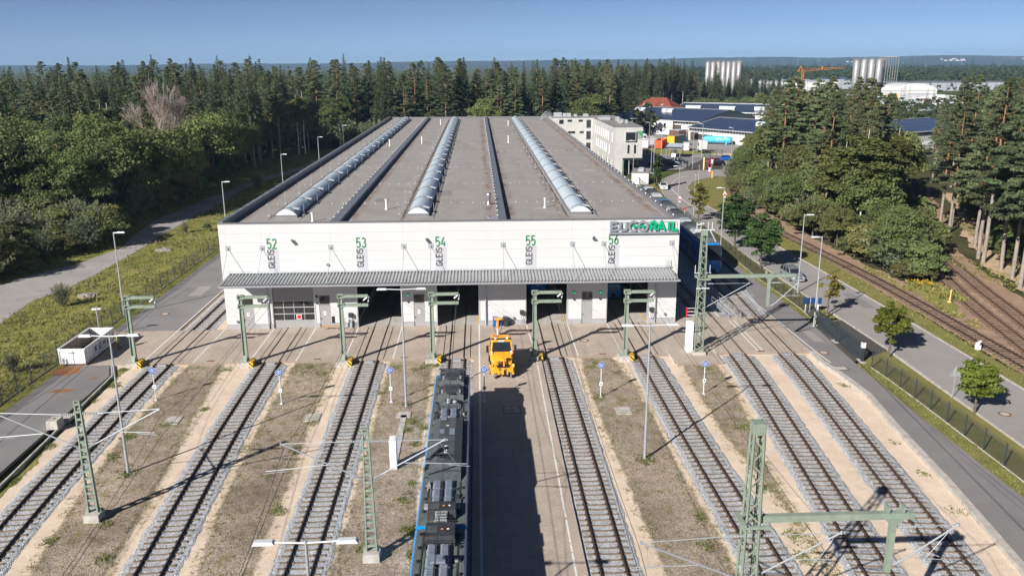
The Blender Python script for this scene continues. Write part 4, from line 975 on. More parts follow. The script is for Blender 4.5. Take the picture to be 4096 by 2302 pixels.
# ------------------------------------------------------------------ diamond signs
def diamond(label, x, y, H=2.95, z=ZG):
    t = thing('stop_sign_post', label, 'sign', (x, y, z), 0, 'blue and white diamond boards in the yard')
    p = MB(); p.tube((0,.03,0), (0,.03,H+.25), .045, 8); p.box(-.12, .12, -.12, .12, -.02, .08); p.build('pole', MAT['lamp_head'], t)
    b = MB()
    for k, (r_, m_) in enumerate(((.37,0), (.345,1), (.20,0), (.155,1), (.055,0))):
        b.mat(m_).prism([(0,H-r_), (r_,H), (0,H+r_), (-r_,H)], -.03-.004*k, -.012, 'y')
    b.build('diamond_board', [MAT['white'], MAT['sign_blue']], t)
    c = MB(); c.box(-.14, .14, -.035, -.02, 1.12, 1.44); c.mat(1).box(-.06, .06, -.04, -.0355, 1.22, 1.32); c.build('placard', [MAT['white'], MAT['black']], t)
for (x, y, H), lb in zip(((-28.5,68.4,2.8), (-17.3,67.0,2.95), (-7.85,67.0,2.95), (.25,66.2,2.95), (10.47,67.1,3.0), (19.68,67.4,2.85)), ('diamond board by the leftmost track', 'diamond board right of the track from gate 52', 'diamond board left of the blue train nose', 'diamond board on the paving before the yellow truck', 'diamond board between the tracks of bays 55 and 56', 'diamond board below the tall mast at the hall corner')):
    diamond('blue and white ' + lb, x, y, H, 0 if x == .25 else ZG)

# ------------------------------------------------------------------ covers, cabinets, block
for x, y, a, b, lb in ((-25.5,64,.6,.75,'concrete slab cover between the two leftmost tracks'), (-14.1,64,.65,.75,'concrete slab cover on the oil-stained gravel strip'), (11.95,64.1,.65,.75,'concrete slab cover on the gravel strip right of the paved strip'), (-6.55,64.2,.6,.6,'concrete slab cover at the end of the cable trough')):
    t = thing('slab_cover', lb, 'cover', (x, y, -.19)); s = MB(); s.box(-a, a, -b, b, -.05, .05); s.build('slab', MAT['concrete'], t); [MB().box(u-.05, u+.05, v-.05, v+.05, .05, .058).build('lifting_eye', MAT['rust'], t) for u in (-a*.8, a*.8) for v in (-b*.8, b*.8)]
for x, y, z, lb in ((10.87,81.9,.006,'round rusty manhole cover on the apron before bay 55'), (43.25,61.4,.004,'round rusty manhole cover in the public road'), (33.0+1.4,76.9,.004,'round manhole cover by the right service road'), (-36.9,94.0,.004,'round manhole cover on the left service road'), (-36.7,82.3,.006,'round rusty manhole cover beside the skip container')):
    t = thing('manhole_cover', lb, 'manhole', (x, y, z)); s = MB(); s.lathe([(0,.012),(.36,.012)], n=20); s.build('lid', MAT['concrete'], t); s = MB(); s.lathe([(.36,.004),(.37,.018),(.5,.018),(.52,.004)], n=20); s.build('ring', MAT['rust'], t)
t = thing('hatch', 'rectangular steel hatch in the paved strip', 'hatch', (2.55, 64.3, .006)); s = MB(); s.box(-.75, .75, -.75, .75, 0, .01); s.build('frame', MAT['dark_metal'], t); s = MB(); [s.box(u, u+.62, v, v+.62, .01, .02) for u in (-.65, .03) for v in (-.65, .03)]; s.build('lid', MAT['concrete'], t)
t = thing('hatch', 'rectangular concrete hatch in the right service road', 'hatch', (33.9+.3, 72.5, .004)); s = MB(); s.box(-.7, .7, -.5, .5, 0, .01); s.build('frame', MAT['dark_metal'], t); s = MB(); s.box(-.6, .6, -.4, .4, .01, .02); s.build('lid', MAT['concrete'], t)
t = thing('cable_trough', 'concrete cable trough running towards the white cabinet', 'trough', (-6.5, 59.5, -.19)); 
for k in range(9):
    s = MB(); s.box(-.24, .24, -4.2+k*.98, -3.25+k*.98, -.02, .05); s.build('trough_lid', MAT['concrete'], t)
def cabinet(lb, x, y, z, a, b, h):
    t = thing('cabinet', lb, 'cabinet', (x, y, z)); s = MB(); s.box(-a, a, -b, b, .1, h); s.frust(-a-.03,a+.03,-b-.03,b+.03,h, -a,a,-b,b,h+.07); s.build('body', MAT['white'], t); s = MB(); s.box(-a-.04, a+.04, -b-.04, b+.04, -.05, .1); s.build('base', MAT['concrete'], t); s = MB(); s.box(-a+.04, a-.04, -b-.012, -b, .2, h-.1); d = s.build('door', MAT['white'], t); s = MB(); s.box(-a+.1, -a+.13, -b-.03, -b-.012, h*.5, h*.5+.15); s.build('handle', MAT['dark_metal'], d)
cabinet('slim white switch cabinet left of the blue train', -6.45, 55.0, ZG, .24, .45, 2.2)
cabinet('tall white cabinet beside the mast at the hall corner', 20.95, 77.9, 0, .3, .4, 3.1)
t = thing('concrete_block', 'concrete block at the kerb of the left service road', 'block', (-34.4, 62.8, 0)); s = MB(); s.frust(-.45,.45,-.55,.55,0, -.42,.42,-.52,.52,.72); s.build('body', MAT['concrete'], t); s = MB(); s.tube((0,-.1,.72), (0,.1,.72), .05, 6); s.build('lifting_eye', MAT['rust'], t)
t = thing('concrete_block', 'second, lower concrete block behind the first at the kerb', 'block', (-34.2, 64.4, 0)); s = MB(); s.frust(-.4,.4,-.6,.6,-.1, -.38,.38,-.58,.58,.2); s.build('body', MAT['concrete'], t)
for x in (-20.53,-11.0,-2.4,7.3,16.35,25.6,30.55,-31.0):      # buffer plates at the apron edge
    tag(MB().box(x-.42, x+.42, 76.6, 76.95, -.14, .06).build('clamp_plate', MAT['galv']), {-31.0:'galvanised plate between the rails of the leftmost track', -20.53:'galvanised plate between the rails before gate 52', -11.0:'galvanised plate between the rails before bay 53', -2.4:'galvanised plate between the rails behind the train nose', 7.3:'galvanised plate between the rails before bay 55', 16.35:'galvanised plate between the rails before bay 56', 25.6:'galvanised plate on the track beside the hall corner', 30.55:'galvanised plate on the rightmost yard track'}[x], 'plate', 'plates where the paving starts')
for x, lb in ((-26.6,'left of the mast at number 52'), (-16.2,'in front of gate 52'), (-7.6,'in front of bay 53'), (12.2,'in front of bay 55'), (28.3,'at the double white line on the right')):
    tag(MB().box(x-.35, x+.35, 77.5, 77.8, -.01, .02).build('drain_grate', MAT['rust']), 'small rusty drain grate at the apron edge ' + lb, 'grate', 'drain grates')

# ------------------------------------------------------------------ bins, bench
def bin_(lb, x, y, m):
    t = thing('wheelie_bin', lb, 'bin', (x, y, 0)); s = MB(); s.frust(-.2,.2,-.25,.25,.08, -.28,.28,-.35,.33,.98); s.build('body', MAT[m], t); s = MB(); s.box(-.3, .3, -.38, .36, .985, 1.04); s.frust(-.3,.3,-.38,.36,1.04, -.25,.25,-.3,.3,1.09); s.build('lid', MAT[m], t)
    for sx in (-1, 1): s = MB(); s.tube((sx*.22,.25,.1), (sx*.28,.25,.1), .1, 12); s.build('wheel', MAT['tyre'], t)
    s = MB(); s.tube((-.26,.42,1.0), (.26,.42,1.0), .02, 6); s.build('handle', MAT[m], t)
bin_('blue wheelie bin against the hall front', 1.65, 87.2, 'blue_bin'); bin_('black wheelie bin beside the blue one', 2.8, 87.2, 'black_bin')
t = thing('bucket', 'small blue bucket between the two wheelie bins', 'bucket', (2.25, 87.4, 0)); s = MB(); s.lathe([(0,.01),(.13,.01),(.18,.36),(.16,.36),(.12,.04),(0,.04)], n=14); s.build('body', MAT['blue_bin'], t); s = MB(); s.path([(-.17,0,.35),(-.1,0,.5),(.1,0,.5),(.17,0,.35)], .01, 4); s.build('handle', MAT['galv'], t)
t = thing('bench', 'wooden bench against the hall front right of gate 52', 'bench', (-16.4, 86.9, 0))
for k in range(3): s = MB(); s.box(-1.0, 1.0, -.2+k*.14, -.08+k*.14, .43, .47); s.build('slat', MAT['timber'], t)
for sx in (-.75, .75): s = MB(); s.box(sx-.04, sx+.04, -.18, .2, .38, .43); s.bar((sx,-.15,0), (sx,-.1,.38), .06); s.bar((sx,.17,0), (sx,.12,.38), .06); s.build('leg', MAT['steel_green'], t)

# ------------------------------------------------------------------ skip container and its load
t = thing('skip_container', 'long white open skip container lettered KÜHL by the left fence', 'container', (-39.55, 77.0, 0))
W_, L_, H_ = 1.25, 6.7, 1.72
def wallp(m, a): m.box(*a); return m
s = MB(); s.box(-W_, W_, 0, L_, .12, .2); s.mat(1).box(-W_+.06, W_-.06, .06, L_-.06, .201, .215); s.build('floor', [MAT['rust'], MAT['container_in']], t)
for sx in (-1, 1):
    s = MB(); a, b = sorted((sx*W_, sx*(W_-.05))); s.box(a, b, .05, L_-.05, .2, H_-.1); s.mat(1); i0, i1 = sorted((sx*(W_-.05)-sx*.002, sx*(W_-.06))); s.box(i0, i1, .1, L_-.1, .22, H_-.1); s.build('side_wall', [MAT['container_white'], MAT['container_in']], t)
    for k in range(10): r_ = MB(); y = .35+k*.66; a, b = sorted((sx*(W_+.002), sx*(W_+.06))); r_.box(a, b, y, y+.1, .2, H_-.1); r_.build('rib', MAT['container_white'], t)
    r_ = MB(); a, b = sorted((sx*(W_-.08), sx*(W_+.06))); r_.box(a, b, -.02, L_+.02, H_-.1, H_+.02); r_.build('top_rail', MAT['container_white'], t)
for y0, nm in ((0, 'end_door'), (L_-.06, 'front_wall')):
    s = MB(); s.box(-W_+.003, W_-.003, y0+.003, y0+.057, .2, H_-.1); e = s.build(nm, MAT['container_white'], t)
    r_ = MB(); r_.box(-W_+.081, W_-.081, y0-.02, y0+.08, H_-.1, H_+.018); r_.build('end_rail', MAT['container_white'], e)
    if y0 == 0:
        r_ = MB(); [r_.box(x-.05, x+.05, -.05, .0, .22, H_-.12) for x in (-W_+.06, -.05, .08, W_-.06)]; [r_.box(-W_+.12, W_-.12, -.035, .0, z, z+.05) for z in (.25, .9, H_-.2)]; r_.build('door_frame', MAT['container_white'], e)
        r_ = MB(); r_.box(-.25, .2, -.11, -.055, H_-.4, H_-.3); r_.box(-.95, -.82, -.05, -.005, .3, .75); r_.build('latch', MAT['galv'], e)
for k, ch in enumerate('KUHL'):
    glyph('letter', ch, 'navy', lambda u, v, tt, k=k: (W_+.062+tt, 2.0+k*.95+u, .72+v), .11, .004, t, .95, .55, world=False)
s = MB(); [s.box(W_+.062, W_+.07, 3.1+d, 3.2+d, 1.36, 1.45) for d in (0, .22)]; s.build('umlaut_dots', MAT['navy'], t)
random.seed(5); mb = MB(); nx, ny = 12, 36
for j in range(ny+1):
    for i in range(nx+1):
        x = -1.12+2.24*i/nx; y = .2+6.2*j/ny; h = .28 + .75*math.exp(-((y-5.2)/1.1)**2)*math.exp(-((x-.2)/.9)**2) + .25*math.exp(-((y-2.6)/1.3)**2) + random.uniform(-.05, .06)
        mb.v.append((x, y, h if 0 < i < nx else .25))
for j in range(ny):
    for i in range(nx): b = j*(nx+1)+i; mb.f.append((b, b+1, b+nx+2, b+nx+1)); mb.m.append(0)
ld = mb.build('scrap_load', MAT['rust']); ld.location = (-39.55, 77.0, 0); tag(ld, 'heap of rusty scrap lying in the white skip container', 'scrap heap'); ld['kind'] = 'stuff'
for pts in ([(-40.3,74.4),(-38.9,74.3),(-38.3,75.2),(-38.4,76.9),(-40.7,76.9),(-40.9,75.6)], [(-38.8,70.2),(-37.2,70.4),(-36.6,70.9),(-38.4,71.1)], [(-36.3,73.4),(-35.9,73.5),(-36.0,73.8)]):
    sheet('rust_stain', pts, .005, 'rust_stain', amp=.15, step=.3)

# ------------------------------------------------------------------ person by the container
def person():
    J = {'pel':(0,0,.95,.14), 'wai':(0,0,1.1,.135), 'che':(0,-.02,1.32,.155), 'nek':(0,-.03,1.5,.06), 'hd0':(0,-.05,1.57,.075), 'hd1':(0,-.06,1.68,.095), 'hd2':(0,-.05,1.78,.07),
         'shl':(.17,-.01,1.42,.075), 'ell':(.24,.02,1.16,.05), 'wrl':(.2,-.18,1.02,.035), 'hal':(.18,-.27,1.03,.035),
         'shr':(-.17,-.01,1.42,.075), 'elr':(-.25,.03,1.16,.05), 'wrr':(-.2,-.2,1.05,.035), 'har':(-.17,-.28,1.07,.035),
         'hil':(.1,0,.88,.1), 'knl':(.11,-.03,.5,.068), 'anl':(.11,.03,.1,.05), 'tol':(.13,-.14,.05,.045),
         'hir':(-.1,0,.88,.1), 'knr':(-.12,-.01,.5,.068), 'anr':(-.13,.06,.1,.05), 'tor':(-.16,-.1,.05,.045)}
    E_ = [('pel','wai'),('wai','che'),('che','nek'),('nek','hd0'),('hd0','hd1'),('hd1','hd2'),('che','shl'),('shl','ell'),('ell','wrl'),('wrl','hal'),('che','shr'),('shr','elr'),('elr','wrr'),('wrr','har'),('pel','hil'),('hil','knl'),('knl','anl'),('anl','tol'),('pel','hir'),('hir','knr'),('knr','anr'),('anr','tor')]
    for s, hn in ((1,'hal'), (-1,'har')):
        hx, hy, hz, _ = J[hn]
        for k, (dx, dz) in enumerate(((-.03,-.01), (-.01,-.02), (.012,-.02), (.03,-.012))): J[f'{hn}{k}'] = (hx+dx, hy-.07, hz+dz-.02, .010); E_.append((hn, f'{hn}{k}'))
        J[hn+'t'] = (hx-s*.045, hy-.03, hz+.02, .011); E_.append((hn, hn+'t'))
    nm = list(J); me = bpy.data.meshes.new('body'); me.from_pydata([J[k][:3] for k in nm], [(nm.index(a), nm.index(b)) for a, b in E_], [])
    o = bpy.data.objects.new('tmp', me); col.objects.link(o)
    sk = o.modifiers.new('skin', 'SKIN'); sk.use_smooth_shade = True
    for i, k in enumerate(nm):
        v = me.skin_vertices[0].data[i]; v.radius = (J[k][3], J[k][3]); v.use_root = (k == 'pel')
    sb = o.modifiers.new('sub', 'SUBSURF'); sb.levels = sb.render_levels = 1
    dg = bpy.context.evaluated_depsgraph_get(); ev = bpy.data.meshes.new_from_object(o.evaluated_get(dg)); bpy.data.objects.remove(o)
    ev.materials.clear()
    for m_ in ('skin', 'hi_vis', 'trousers', 'boots', 'hair', 'hi_band'): ev.materials.append(MAT[m_])
    for p in ev.polygons:
        c = p.center; z = c.z; r_ = abs(c.x)
        if z > 1.52: m_ = 4 if (z > 1.73 or (c.y > -.03 and z > 1.6)) else 0
        elif z > .98 and c.y > -.2: m_ = 1 if (1.28 < z or .98 < z < 1.12) and r_ < .2 else 5
        elif z > .98: m_ = 0
        elif z > .14: m_ = 2
        else: m_ = 3
        p.material_index = m_; p.use_smooth = True
    return ev
for nm_, c_ in (('skin', (.50,.30,.21)), ('hi_vis', (.62,.75,.02)), ('trousers', (.09,.065,.06)), ('boots', (.02,.02,.02)), ('hair', (.10,.09,.085)), ('hi_band', (.10,.10,.115))): MAT[nm_] = M(nm_, c_, .8, var=.08)
pe = link('person', person(), None, (-37.1, 81.6, .004), R(-70)); tag(pe, 'person in a yellow high-visibility vest standing beside the skip container', 'person')

# ------------------------------------------------------------------ fences
PH = 1.78
pm = MB(); pm.box(-.035, .035, -.035, .035, -.1, PH+.06); POST = pm.mesh('post', [MAT['fence']])
def panel_mesh(L, H):
    m = MB()
    for k in range(int(L/.06)+1): y = k*.06; m.add([(0,y-.006,.06),(0,y+.006,.06),(0,y+.006,H),(0,y-.006,H)], [(0,1,2,3)])
    for k in range(10): z = .08+k*(H-.1)/9; m.add([(.008,0,z-.012),(.008,L,z-.012),(.008,L,z+.012),(.008,0,z+.012)], [(0,1,2,3)]); m.add([(-.01,0,z),(-.01,L,z),(.01,L,z),(.01,0,z)], [(0,1,2,3)])
    return m.mesh('mesh_panel', [MAT['fence']])
PAN = panel_mesh(2.5, PH)
def fence(label, pts):
    t = thing('fence', label, 'fence', (pts[0][0], pts[0][1], 0))
    path = smooth_path(pts, 2.5); o = Vector((pts[0][0], pts[0][1], 0))
    for a, b in zip(path[:-1], path[1:]):
        d = b-a; link('mesh_panel', PAN, t, a-o, math.atan2(d.y, d.x)-math.pi/2); link('post', POST, t, a-o)
    link('post', POST, t, path[-1]-o)
    k = MB(); 
    for a, b in zip(path[:-1], path[1:]): k.bar(a-o, b-o, .1, .12)
    k.build('footing_strip', MAT['concrete'], t)
fence('dark wire mesh fence between the left service road and the meadow', [(-41.4,48),(-41.45,80),(-41.45,110),(-41.45,270)])
fence('dark wire mesh fence on the near side of the sliding gate', [(37.55,45),(37.55,60),(37.5,66),(37.35,71),(37.0,74.4)])
fence('dark wire mesh fence beyond the sliding gate, along the road', [(37.2,85.2),(37.9,92.3),(37.6,104.8),(37.9,122),(38.0,150),(38.2,175),(38.3,200)])
t = thing('sliding_gate', 'dark steel sliding gate at the road entrance', 'gate', (37.05, 74.5, 0))
f = MB()
for z in (.15, 1.75): f.box(-.05, .05, 0, 10.4, z, z+.12)
for y in (0, 5.2, 10.3): f.box(-.049, .049, y, y+.1, .271, 1.749)
f.build('frame', MAT['fence'], t)
f = MB(); y = .2
while y < 10.2:
    if abs(y-5.2) > .12: f.box(-.012, .012, y, y+.024, .272, 1.748)
    y += .11
f.build('bars', MAT['fence'], t)
f = MB(); [f.box(-.12, .12, y-.1, y+.1, 0, 2.1) for y in (-.35, 5.6)]; f.bar((.0,-.25,0), (-.0,.7,1.3), .08); f.build('gate_post', MAT['dark_metal'], t)
f = MB(); f.box(-.2, .15, -.55, -.2, 1.45, 2.0); f.build('drive_box', MAT['lamp_head'], t); f = MB(); f.box(-.25, .25, -.8, .4, -.02, .06); f.box(-.3, .3, 5.2, 6.2, -.02, .05); f.build('pad', MAT['concrete'], t)
MAT['navy_blue'] = M('navy_blue', (.008,.045,.16), .5, var=.05)
t = thing('sign_board', 'blue notice board on two white legs behind the fence', 'sign', (38.6, 90.6, 0), R(-8)); f = MB(); f.box(-1.05, 1.05, -.03, .03, 1.0, 1.75); f.build('board', MAT['navy_blue'], t); f = MB(); [f.box(s-.06, s+.06, .035, .12, 0, 1.7) for s in (-.7, .7)]; f.build('leg', MAT['white'], t); f = MB(); [f.box(s-.2, s+.2, -.15, .25, -.02, .1) for s in (-.7, .7)]; f.build('base', MAT['concrete'], t)
# access control posts by the gate
for x, y, lb in ((36.55,86.3,'slim intercom post in front of the gate lamp'), (37.3,86.2,'slim intercom post behind the gate lamp')):
    t = thing('intercom_post', lb, 'post', (x, y, 0)); f = MB(); f.tube((0,0,0), (0,0,3.1), .05, 8); f.build('pole', MAT['galv'], t); f = MB(); f.box(-.1, .1, -.08, .08, 1.2, 1.5); f.build('device', MAT['lamp_head'], t)
# overhead wires above the yard tracks
def wires(label, pts, z=5.6):
    t = thing('overhead_wire', label, 'wire', (pts[0][0], pts[0][1], 0)); m = MB(); o = pts[0]
    for (a, b) in zip(pts[:-1], pts[1:]):
        N = 8
        for k in range(N):
            f0, f1 = k/N, (k+1)/N; s0, s1 = .9*(2*f0-1)**2, .9*(2*f1-1)**2
            q = lambda f_, zz: (a[0]+(b[0]-a[0])*f_-o[0], a[1]+(b[1]-a[1])*f_-o[1], zz)
            m.tube(q(f0, z+.35+s0), q(f1, z+.35+s1), .014, 4, cap=False)
        m.tube((a[0]-o[0],a[1]-o[1],z), (b[0]-o[0],b[1]-o[1],z), .018, 4, cap=False)
        for k in (2, 4, 6): f0 = k/N; m.tube(q(f0, z), q(f0, z+.35+.9*(2*f0-1)**2), .006, 3, cap=False)
    m.build('wire', MAT['dark_metal'], t)
wires('overhead wire above the leftmost yard track', [(-27.6,20),(-30.0,48.7),(-31.2,77)]); wires('overhead wire above the second track from the left', [(-18.0,20),(-20.2,48.7),(-20.3,77)]); wires('overhead wire above the third track from the left', [(-10.6,20),(-11.4,43.4),(-11.0,77)]); wires('overhead wire above the blue train', [(-2.4,20),(-2.2,43.4),(-2.3,77)])
wires('overhead wire above the track right of the paved strip', [(7.4,20),(7.1,32.9),(7.6,77)]); wires('overhead wire above the track left of the lattice mast', [(16.7,20),(16.3,32.9),(16.6,77)]); wires('overhead wire above the track beside the hall', [(20.8,20),(21.8,32.9),(25.6,77),(26,140)]); wires('overhead wire above the rightmost yard track', [(25.9,20),(27.0,36),(31.2,77),(33.2,140)])
# ------------------------------------------------------------------ trains
def loft(mb, st, mf=None, caps=True):
    n = len(st[0])
    for i in range(len(st)-1):
        for k in range(n):
            q = [st[i][k], st[i][(k+1) % n], st[i+1][(k+1) % n], st[i+1][k]]
            if mf: c = sum((Vector(p) for p in q), Vector())/4; mb.mat(mf(c))
            mb.add(q, [(0,1,2,3)])
    if caps:
        for s in (st[0], st[-1]):
            if mf: mb.mat(mf(sum((Vector(p) for p in s), Vector())/n))
            mb.add(s, [tuple(range(n))])
def train_section(hw, zt, y):
    k = hw/1.4; zz = lambda z: .32+(z-.32)*(zt-.32)/(3.86-.32)
    half = [(1.22*k,zz(.32)), (1.36*k,zz(.8)), (1.41*k,zz(1.6)), (1.41*k,zz(2.6)), (1.41*k,zz(3.38)), (1.395*k,zz(3.74)), (1.30*k,zz(3.86))]
    return [(x,y,z) for x, z in half] + [(-x,y,z) for x, z in half[::-1]]
NOSE = [(0,.86,2.0),(.12,1.0,2.3),(.4,1.14,2.7),(.9,1.25,3.1),(1.5,1.32,3.42),(2.2,1.37,3.68),(3.0,1.40,3.82),(3.8,1.40,3.86)]
def train_car(root, y0, L, nose=True, sgn=1, windows=True, lights='red_light', smile=True):
    """car in the root's frame; the nose is at y0 and the car runs to y0 + sgn*L"""
    st = [train_section(hw, zt, y0+sgn*d) for d, hw, zt in NOSE] if nose else [train_section(1.40, 3.86, y0)]
    st.append(train_section(1.40, 3.86, y0+sgn*L))
    mb = MB()
    def mf(c):
        d = sgn*(c.y-y0)
        if c.z > 3.82 and d > 2.8: return 1
        if nose and d < 2.3 and 1.9 < c.z and abs(c.x) < 1.12 - .05*d: return 2
        return 0
    loft(mb, st, mf); body = mb.build('car_body', [MAT['train_blue'], MAT['train_roof'], MAT['dark_glass']], root)
    sk = MB(); sk.box(-1.15, 1.15, min(y0+sgn*1.0,y0+sgn*L), max(y0+sgn*1.0,y0+sgn*L)-.1, .18, .5); sk.build('underframe', MAT['train_black'], root)
    if windows:
        for sx in (-1, 1):
            d = 4.6 if nose else 1.2; k = 0
            while d < L-2.2:
                w_ = MB(); a, b = sorted((y0+sgn*d, y0+sgn*(d+1.35))); x0, x1 = sorted((sx*1.402, sx*1.425))
                if k % 4 == 2: w_.box(x0, x1, a, b, .55, 2.75); w_.build('door', MAT['train_grey'], root)
                else: w_.box(x0, x1, a, b, 1.45, 2.5); w_.build('window', MAT['dark_glass'], root)
                d += 1.9; k += 1
    if nose:
        for sx in (-1, 1):
            l = MB(); l.ball((sx*.78,y0+sgn*.16,1.25), .13, .12, .09, 10, 6); l.build('tail_light', MAT[lights], root, True)
        c = MB(); c.box(-.22, .22, min(y0-sgn*.35,y0+sgn*.8), max(y0-sgn*.35,y0+sgn*.8), .5, .85); c.tube((0,y0-sgn*.5,.7), (0,y0-sgn*.3,.7), .16, 10); c.build('coupler', MAT['train_black'], root)
        f = MB(); f.box(-1.0, 1.0, min(y0+sgn*.1,y0+sgn*.9), max(y0+sgn*.1,y0+sgn*.9), .25, .6); f.build('snow_plough', MAT['train_black'], root)
        if smile:
            s = MB()
            for k in range(10):
                a0, a1 = R(215+11*k), R(215+11*(k+1))
                P0 = (math.cos(a0)*.72, y0+sgn*(-.03+.18*abs(math.cos(a0))), 1.88+math.sin(a0)*.36); P1 = (math.cos(a1)*.72, y0+sgn*(-.03+.18*abs(math.cos(a1))), 1.88+math.sin(a1)*.36)
                s.bar(P0, P1, .03, .09)
            s.build('emblem_arc', MAT['alu'], root)
    return body
tr = thing('train', 'blue electric train with dark equipment on its roof in the foreground', 'train', (-2.3, 40.0, 0))
train_car(tr, 25.4, 25.2, True, -1)                    # nose at y = 65.4
train_car(tr, -.15, 17, False, -1)
DK = 'train_dark'
def rp(name, m, par=tr): 
    return lambda mb: mb.build(name, [MAT[k] for k in m] if isinstance(m, (list, tuple)) else MAT[m], par)
ZR4 = 3.86
def hump(y0, y1, hw, hwt, z, name, ramp0=.3, ramp1=.3, m=DK):
    mb = MB(); a, b = y0-40, y1-40
    mb.add([(-hw,a,ZR4),(hw,a,ZR4),(hw,b,ZR4),(-hw,b,ZR4),(-hw,a+ramp0,z-.22),(hw,a+ramp0,z-.22),(hw,b-ramp1,z-.22),(-hw,b-ramp1,z-.22),(-hwt,a+ramp0+.05,z),(hwt,a+ramp0+.05,z),(hwt,b-ramp1-.05,z),(-hwt,b-ramp1-.05,z)],
        [(0,1,5,4),(1,2,6,5),(2,3,7,6),(3,0,4,7),(4,5,9,8),(5,6,10,9),(6,7,11,10),(7,4,8,11),(8,9,10,11)])
    return mb.build(name, MAT[m], tr)
def deck(name, m, boxes, par):
    mb = MB(); [mb.box(b[0], b[1], b[2]-40, b[3]-40, b[4], b[5]) for b in boxes]; return mb.build(name, MAT[m], par)
b1 = hump(59.9, 62.6, .95, .55, 4.42, 'air_conditioner'); b2 = hump(57.3, 59.75, .95, .55, 4.42, 'air_conditioner'); b3 = hump(55.6, 57.25, .80, .42, 4.2, 'roof_box', .75, .2)
for yy, par in ((61.3, b1), (58.5, b2)):
    for sx in (-1, 1):
        for k in range(2):
            for j in range(2):
                x0, x1 = sorted((sx*(.60+.17*j), sx*(.73+.17*j))); z = 4.36-.09*j
                deck('vent_panel', 'train_grey' if (j+k) % 3 == 0 else 'train_black', [(x0, x1, yy-.75+.75*k, yy-.2+.75*k, z, z+.06)], par)
    deck('cover', 'train_black', [(-.45,.45,yy-.5,yy+.5,4.42,4.45), (-.3,.3,yy-1.1,yy-.75,4.42,4.46)], par)
for x, y in ((.0,63.2), (.0,62.75), (-.1,56.8), (-.1,56.35), (.35,56.4)):
    m = MB(); m.lathe([(0,.11),(.12,.11),(.17,.05),(.17,0)], (x,y-40,4.2 if y < 60 else 3.95), 12); m.build('antenna_cap', MAT['train_grey'], tr, True)
f = hump(62.5, 64.2, 1.02, .8, 4.02, 'cab_roof', .1, .7)
deck('cab_panel', 'train_black', [(-.35,.35,62.9,63.6,4.02,4.05), (-.92,-.55,62.9,63.5,4.0,4.03), (.55,.92,62.9,63.5,4.0,4.03)], f)
big = hump(45.0, 53.4, .98, .52, 4.55, 'converter_box', 1.0, .45)
for y in (53.0, 51.6, 49.4, 48.5, 47.9, 47.6):
    m = MB(); m.lathe([(.0,.012),(.08,.012),(.10,.0)], (-.02,y-40,4.55), 10); m.build('warning_label', MAT['white'], big)
m = MB(); m.lathe([(.0,.012),(.30,.012),(.34,.05),(.40,.05),(.42,0)], (.0,46.95-40,4.555), 20); m.build('fan', MAT['train_black'], big, False)
for k in range(6): m = MB(); a = math.pi*k/3; m.bar((0,6.95,4.585), (.33*math.cos(a),6.95+.33*math.sin(a),4.585), .05, .01); m.build('fan_blade', MAT['dark_metal'], big)
deck('panel_seam', 'train_black', [(-.53,.53,y,y+.035,4.552,4.562) for y in (52.4,51.2,50.0,48.9,47.7)], big)
deck('access_panel', 'train_duct', [(.15,.5,50.2,51.1,4.552,4.575), (-.5,-.2,50.4,51.0,4.552,4.57), (-.5,-.1,52.5,52.9,4.552,4.6)], big)
deck('grille', 'black', [(-.97,-.86,46.4,47.4,4.05,4.28), (.86,.97,46.4,47.4,4.05,4.28)], big)
def duct(x, y0, y1):
    m = MB(); w_ = .25
    L = y1-y0; K = max(1, round(L/.95)); s = L/K
    for k in range(K):
        a, b = y0+k*s-40, y0+(k+1)*s-.05-40
        m.mat(0).prism([(x-w_,ZR4),(x-w_*.92,ZR4+.17),(x-w_*.6,ZR4+.23),(x+w_*.6,ZR4+.23),(x+w_*.92,ZR4+.17),(x+w_,ZR4)], a, b, 'y')
        for j in range(1, 5): yy = a+(b-a)*j/5; m.mat(1).box(x-w_*.62, x+w_*.62, yy-.012, yy+.012, ZR4+.231, ZR4+.238)
        m.mat(1).box(x-w_-.04, x+w_+.04, b+.005, b+.045, ZR4, ZR4+.2)
    m.build('cable_duct', [MAT['train_duct'], MAT['train_dark']], tr)
for y0, y1 in ((53.5,55.6), (41.9,44.9), (34.0,38.1), (27,33.8)):
    for x in (-.34, .34): duct(x-.03, y0, y1)
for y0, y1, z in ((40.75,41.9,4.42), (38.15,39.7,4.42)):
    h = hump(y0, y1, .80, .76, z, 'junction_box', .05, .05, 'train_black')
    yc = (y0+y1)/2
    for x, mt in ((-.5,'white'), (-.38,'amber'), (.42,'white'), (.1,'amber')): deck('warning_label', mt, [(x-.05, x+.06, yc-.05, yc+.06, z, z+.008)], h)
    deck('lid', 'train_dark', [(-.7,-.15,yc-.3,yc+.3,z+.001,z+.02)], h)
g = MB()
for k in range(7): g.bar((-.26+k*.085,.75,4.34), (-.26+k*.085,-.15,4.34), .03)
for y in (.75, .45, .15, -.12): g.bar((-.32,y,4.38), (.3,y,4.38), .035)
for x in (-.32, .3): g.bar((x,.75,4.0), (x,.75,4.4), .05); g.bar((x,-.1,4.0), (x,-.1,4.4), .05)
g.build('jumper_cable_frame', MAT['train_grey'], tr)
g = MB(); [g.bar((-.85,y,4.25), (.85,y,4.25), .05) for y in (-1.9, -2.1)]; [g.bar((x,-1.85,3.9), (x,-2.15,4.3), .05) for x in (-.8, -.3, .3, .8)]; g.build('pantograph_frame', MAT['train_black'], tr)
deck('roof_unit', 'train_duct', [(-.38,.38,36.1,36.7,4.19,4.34)], tr)
g = MB()
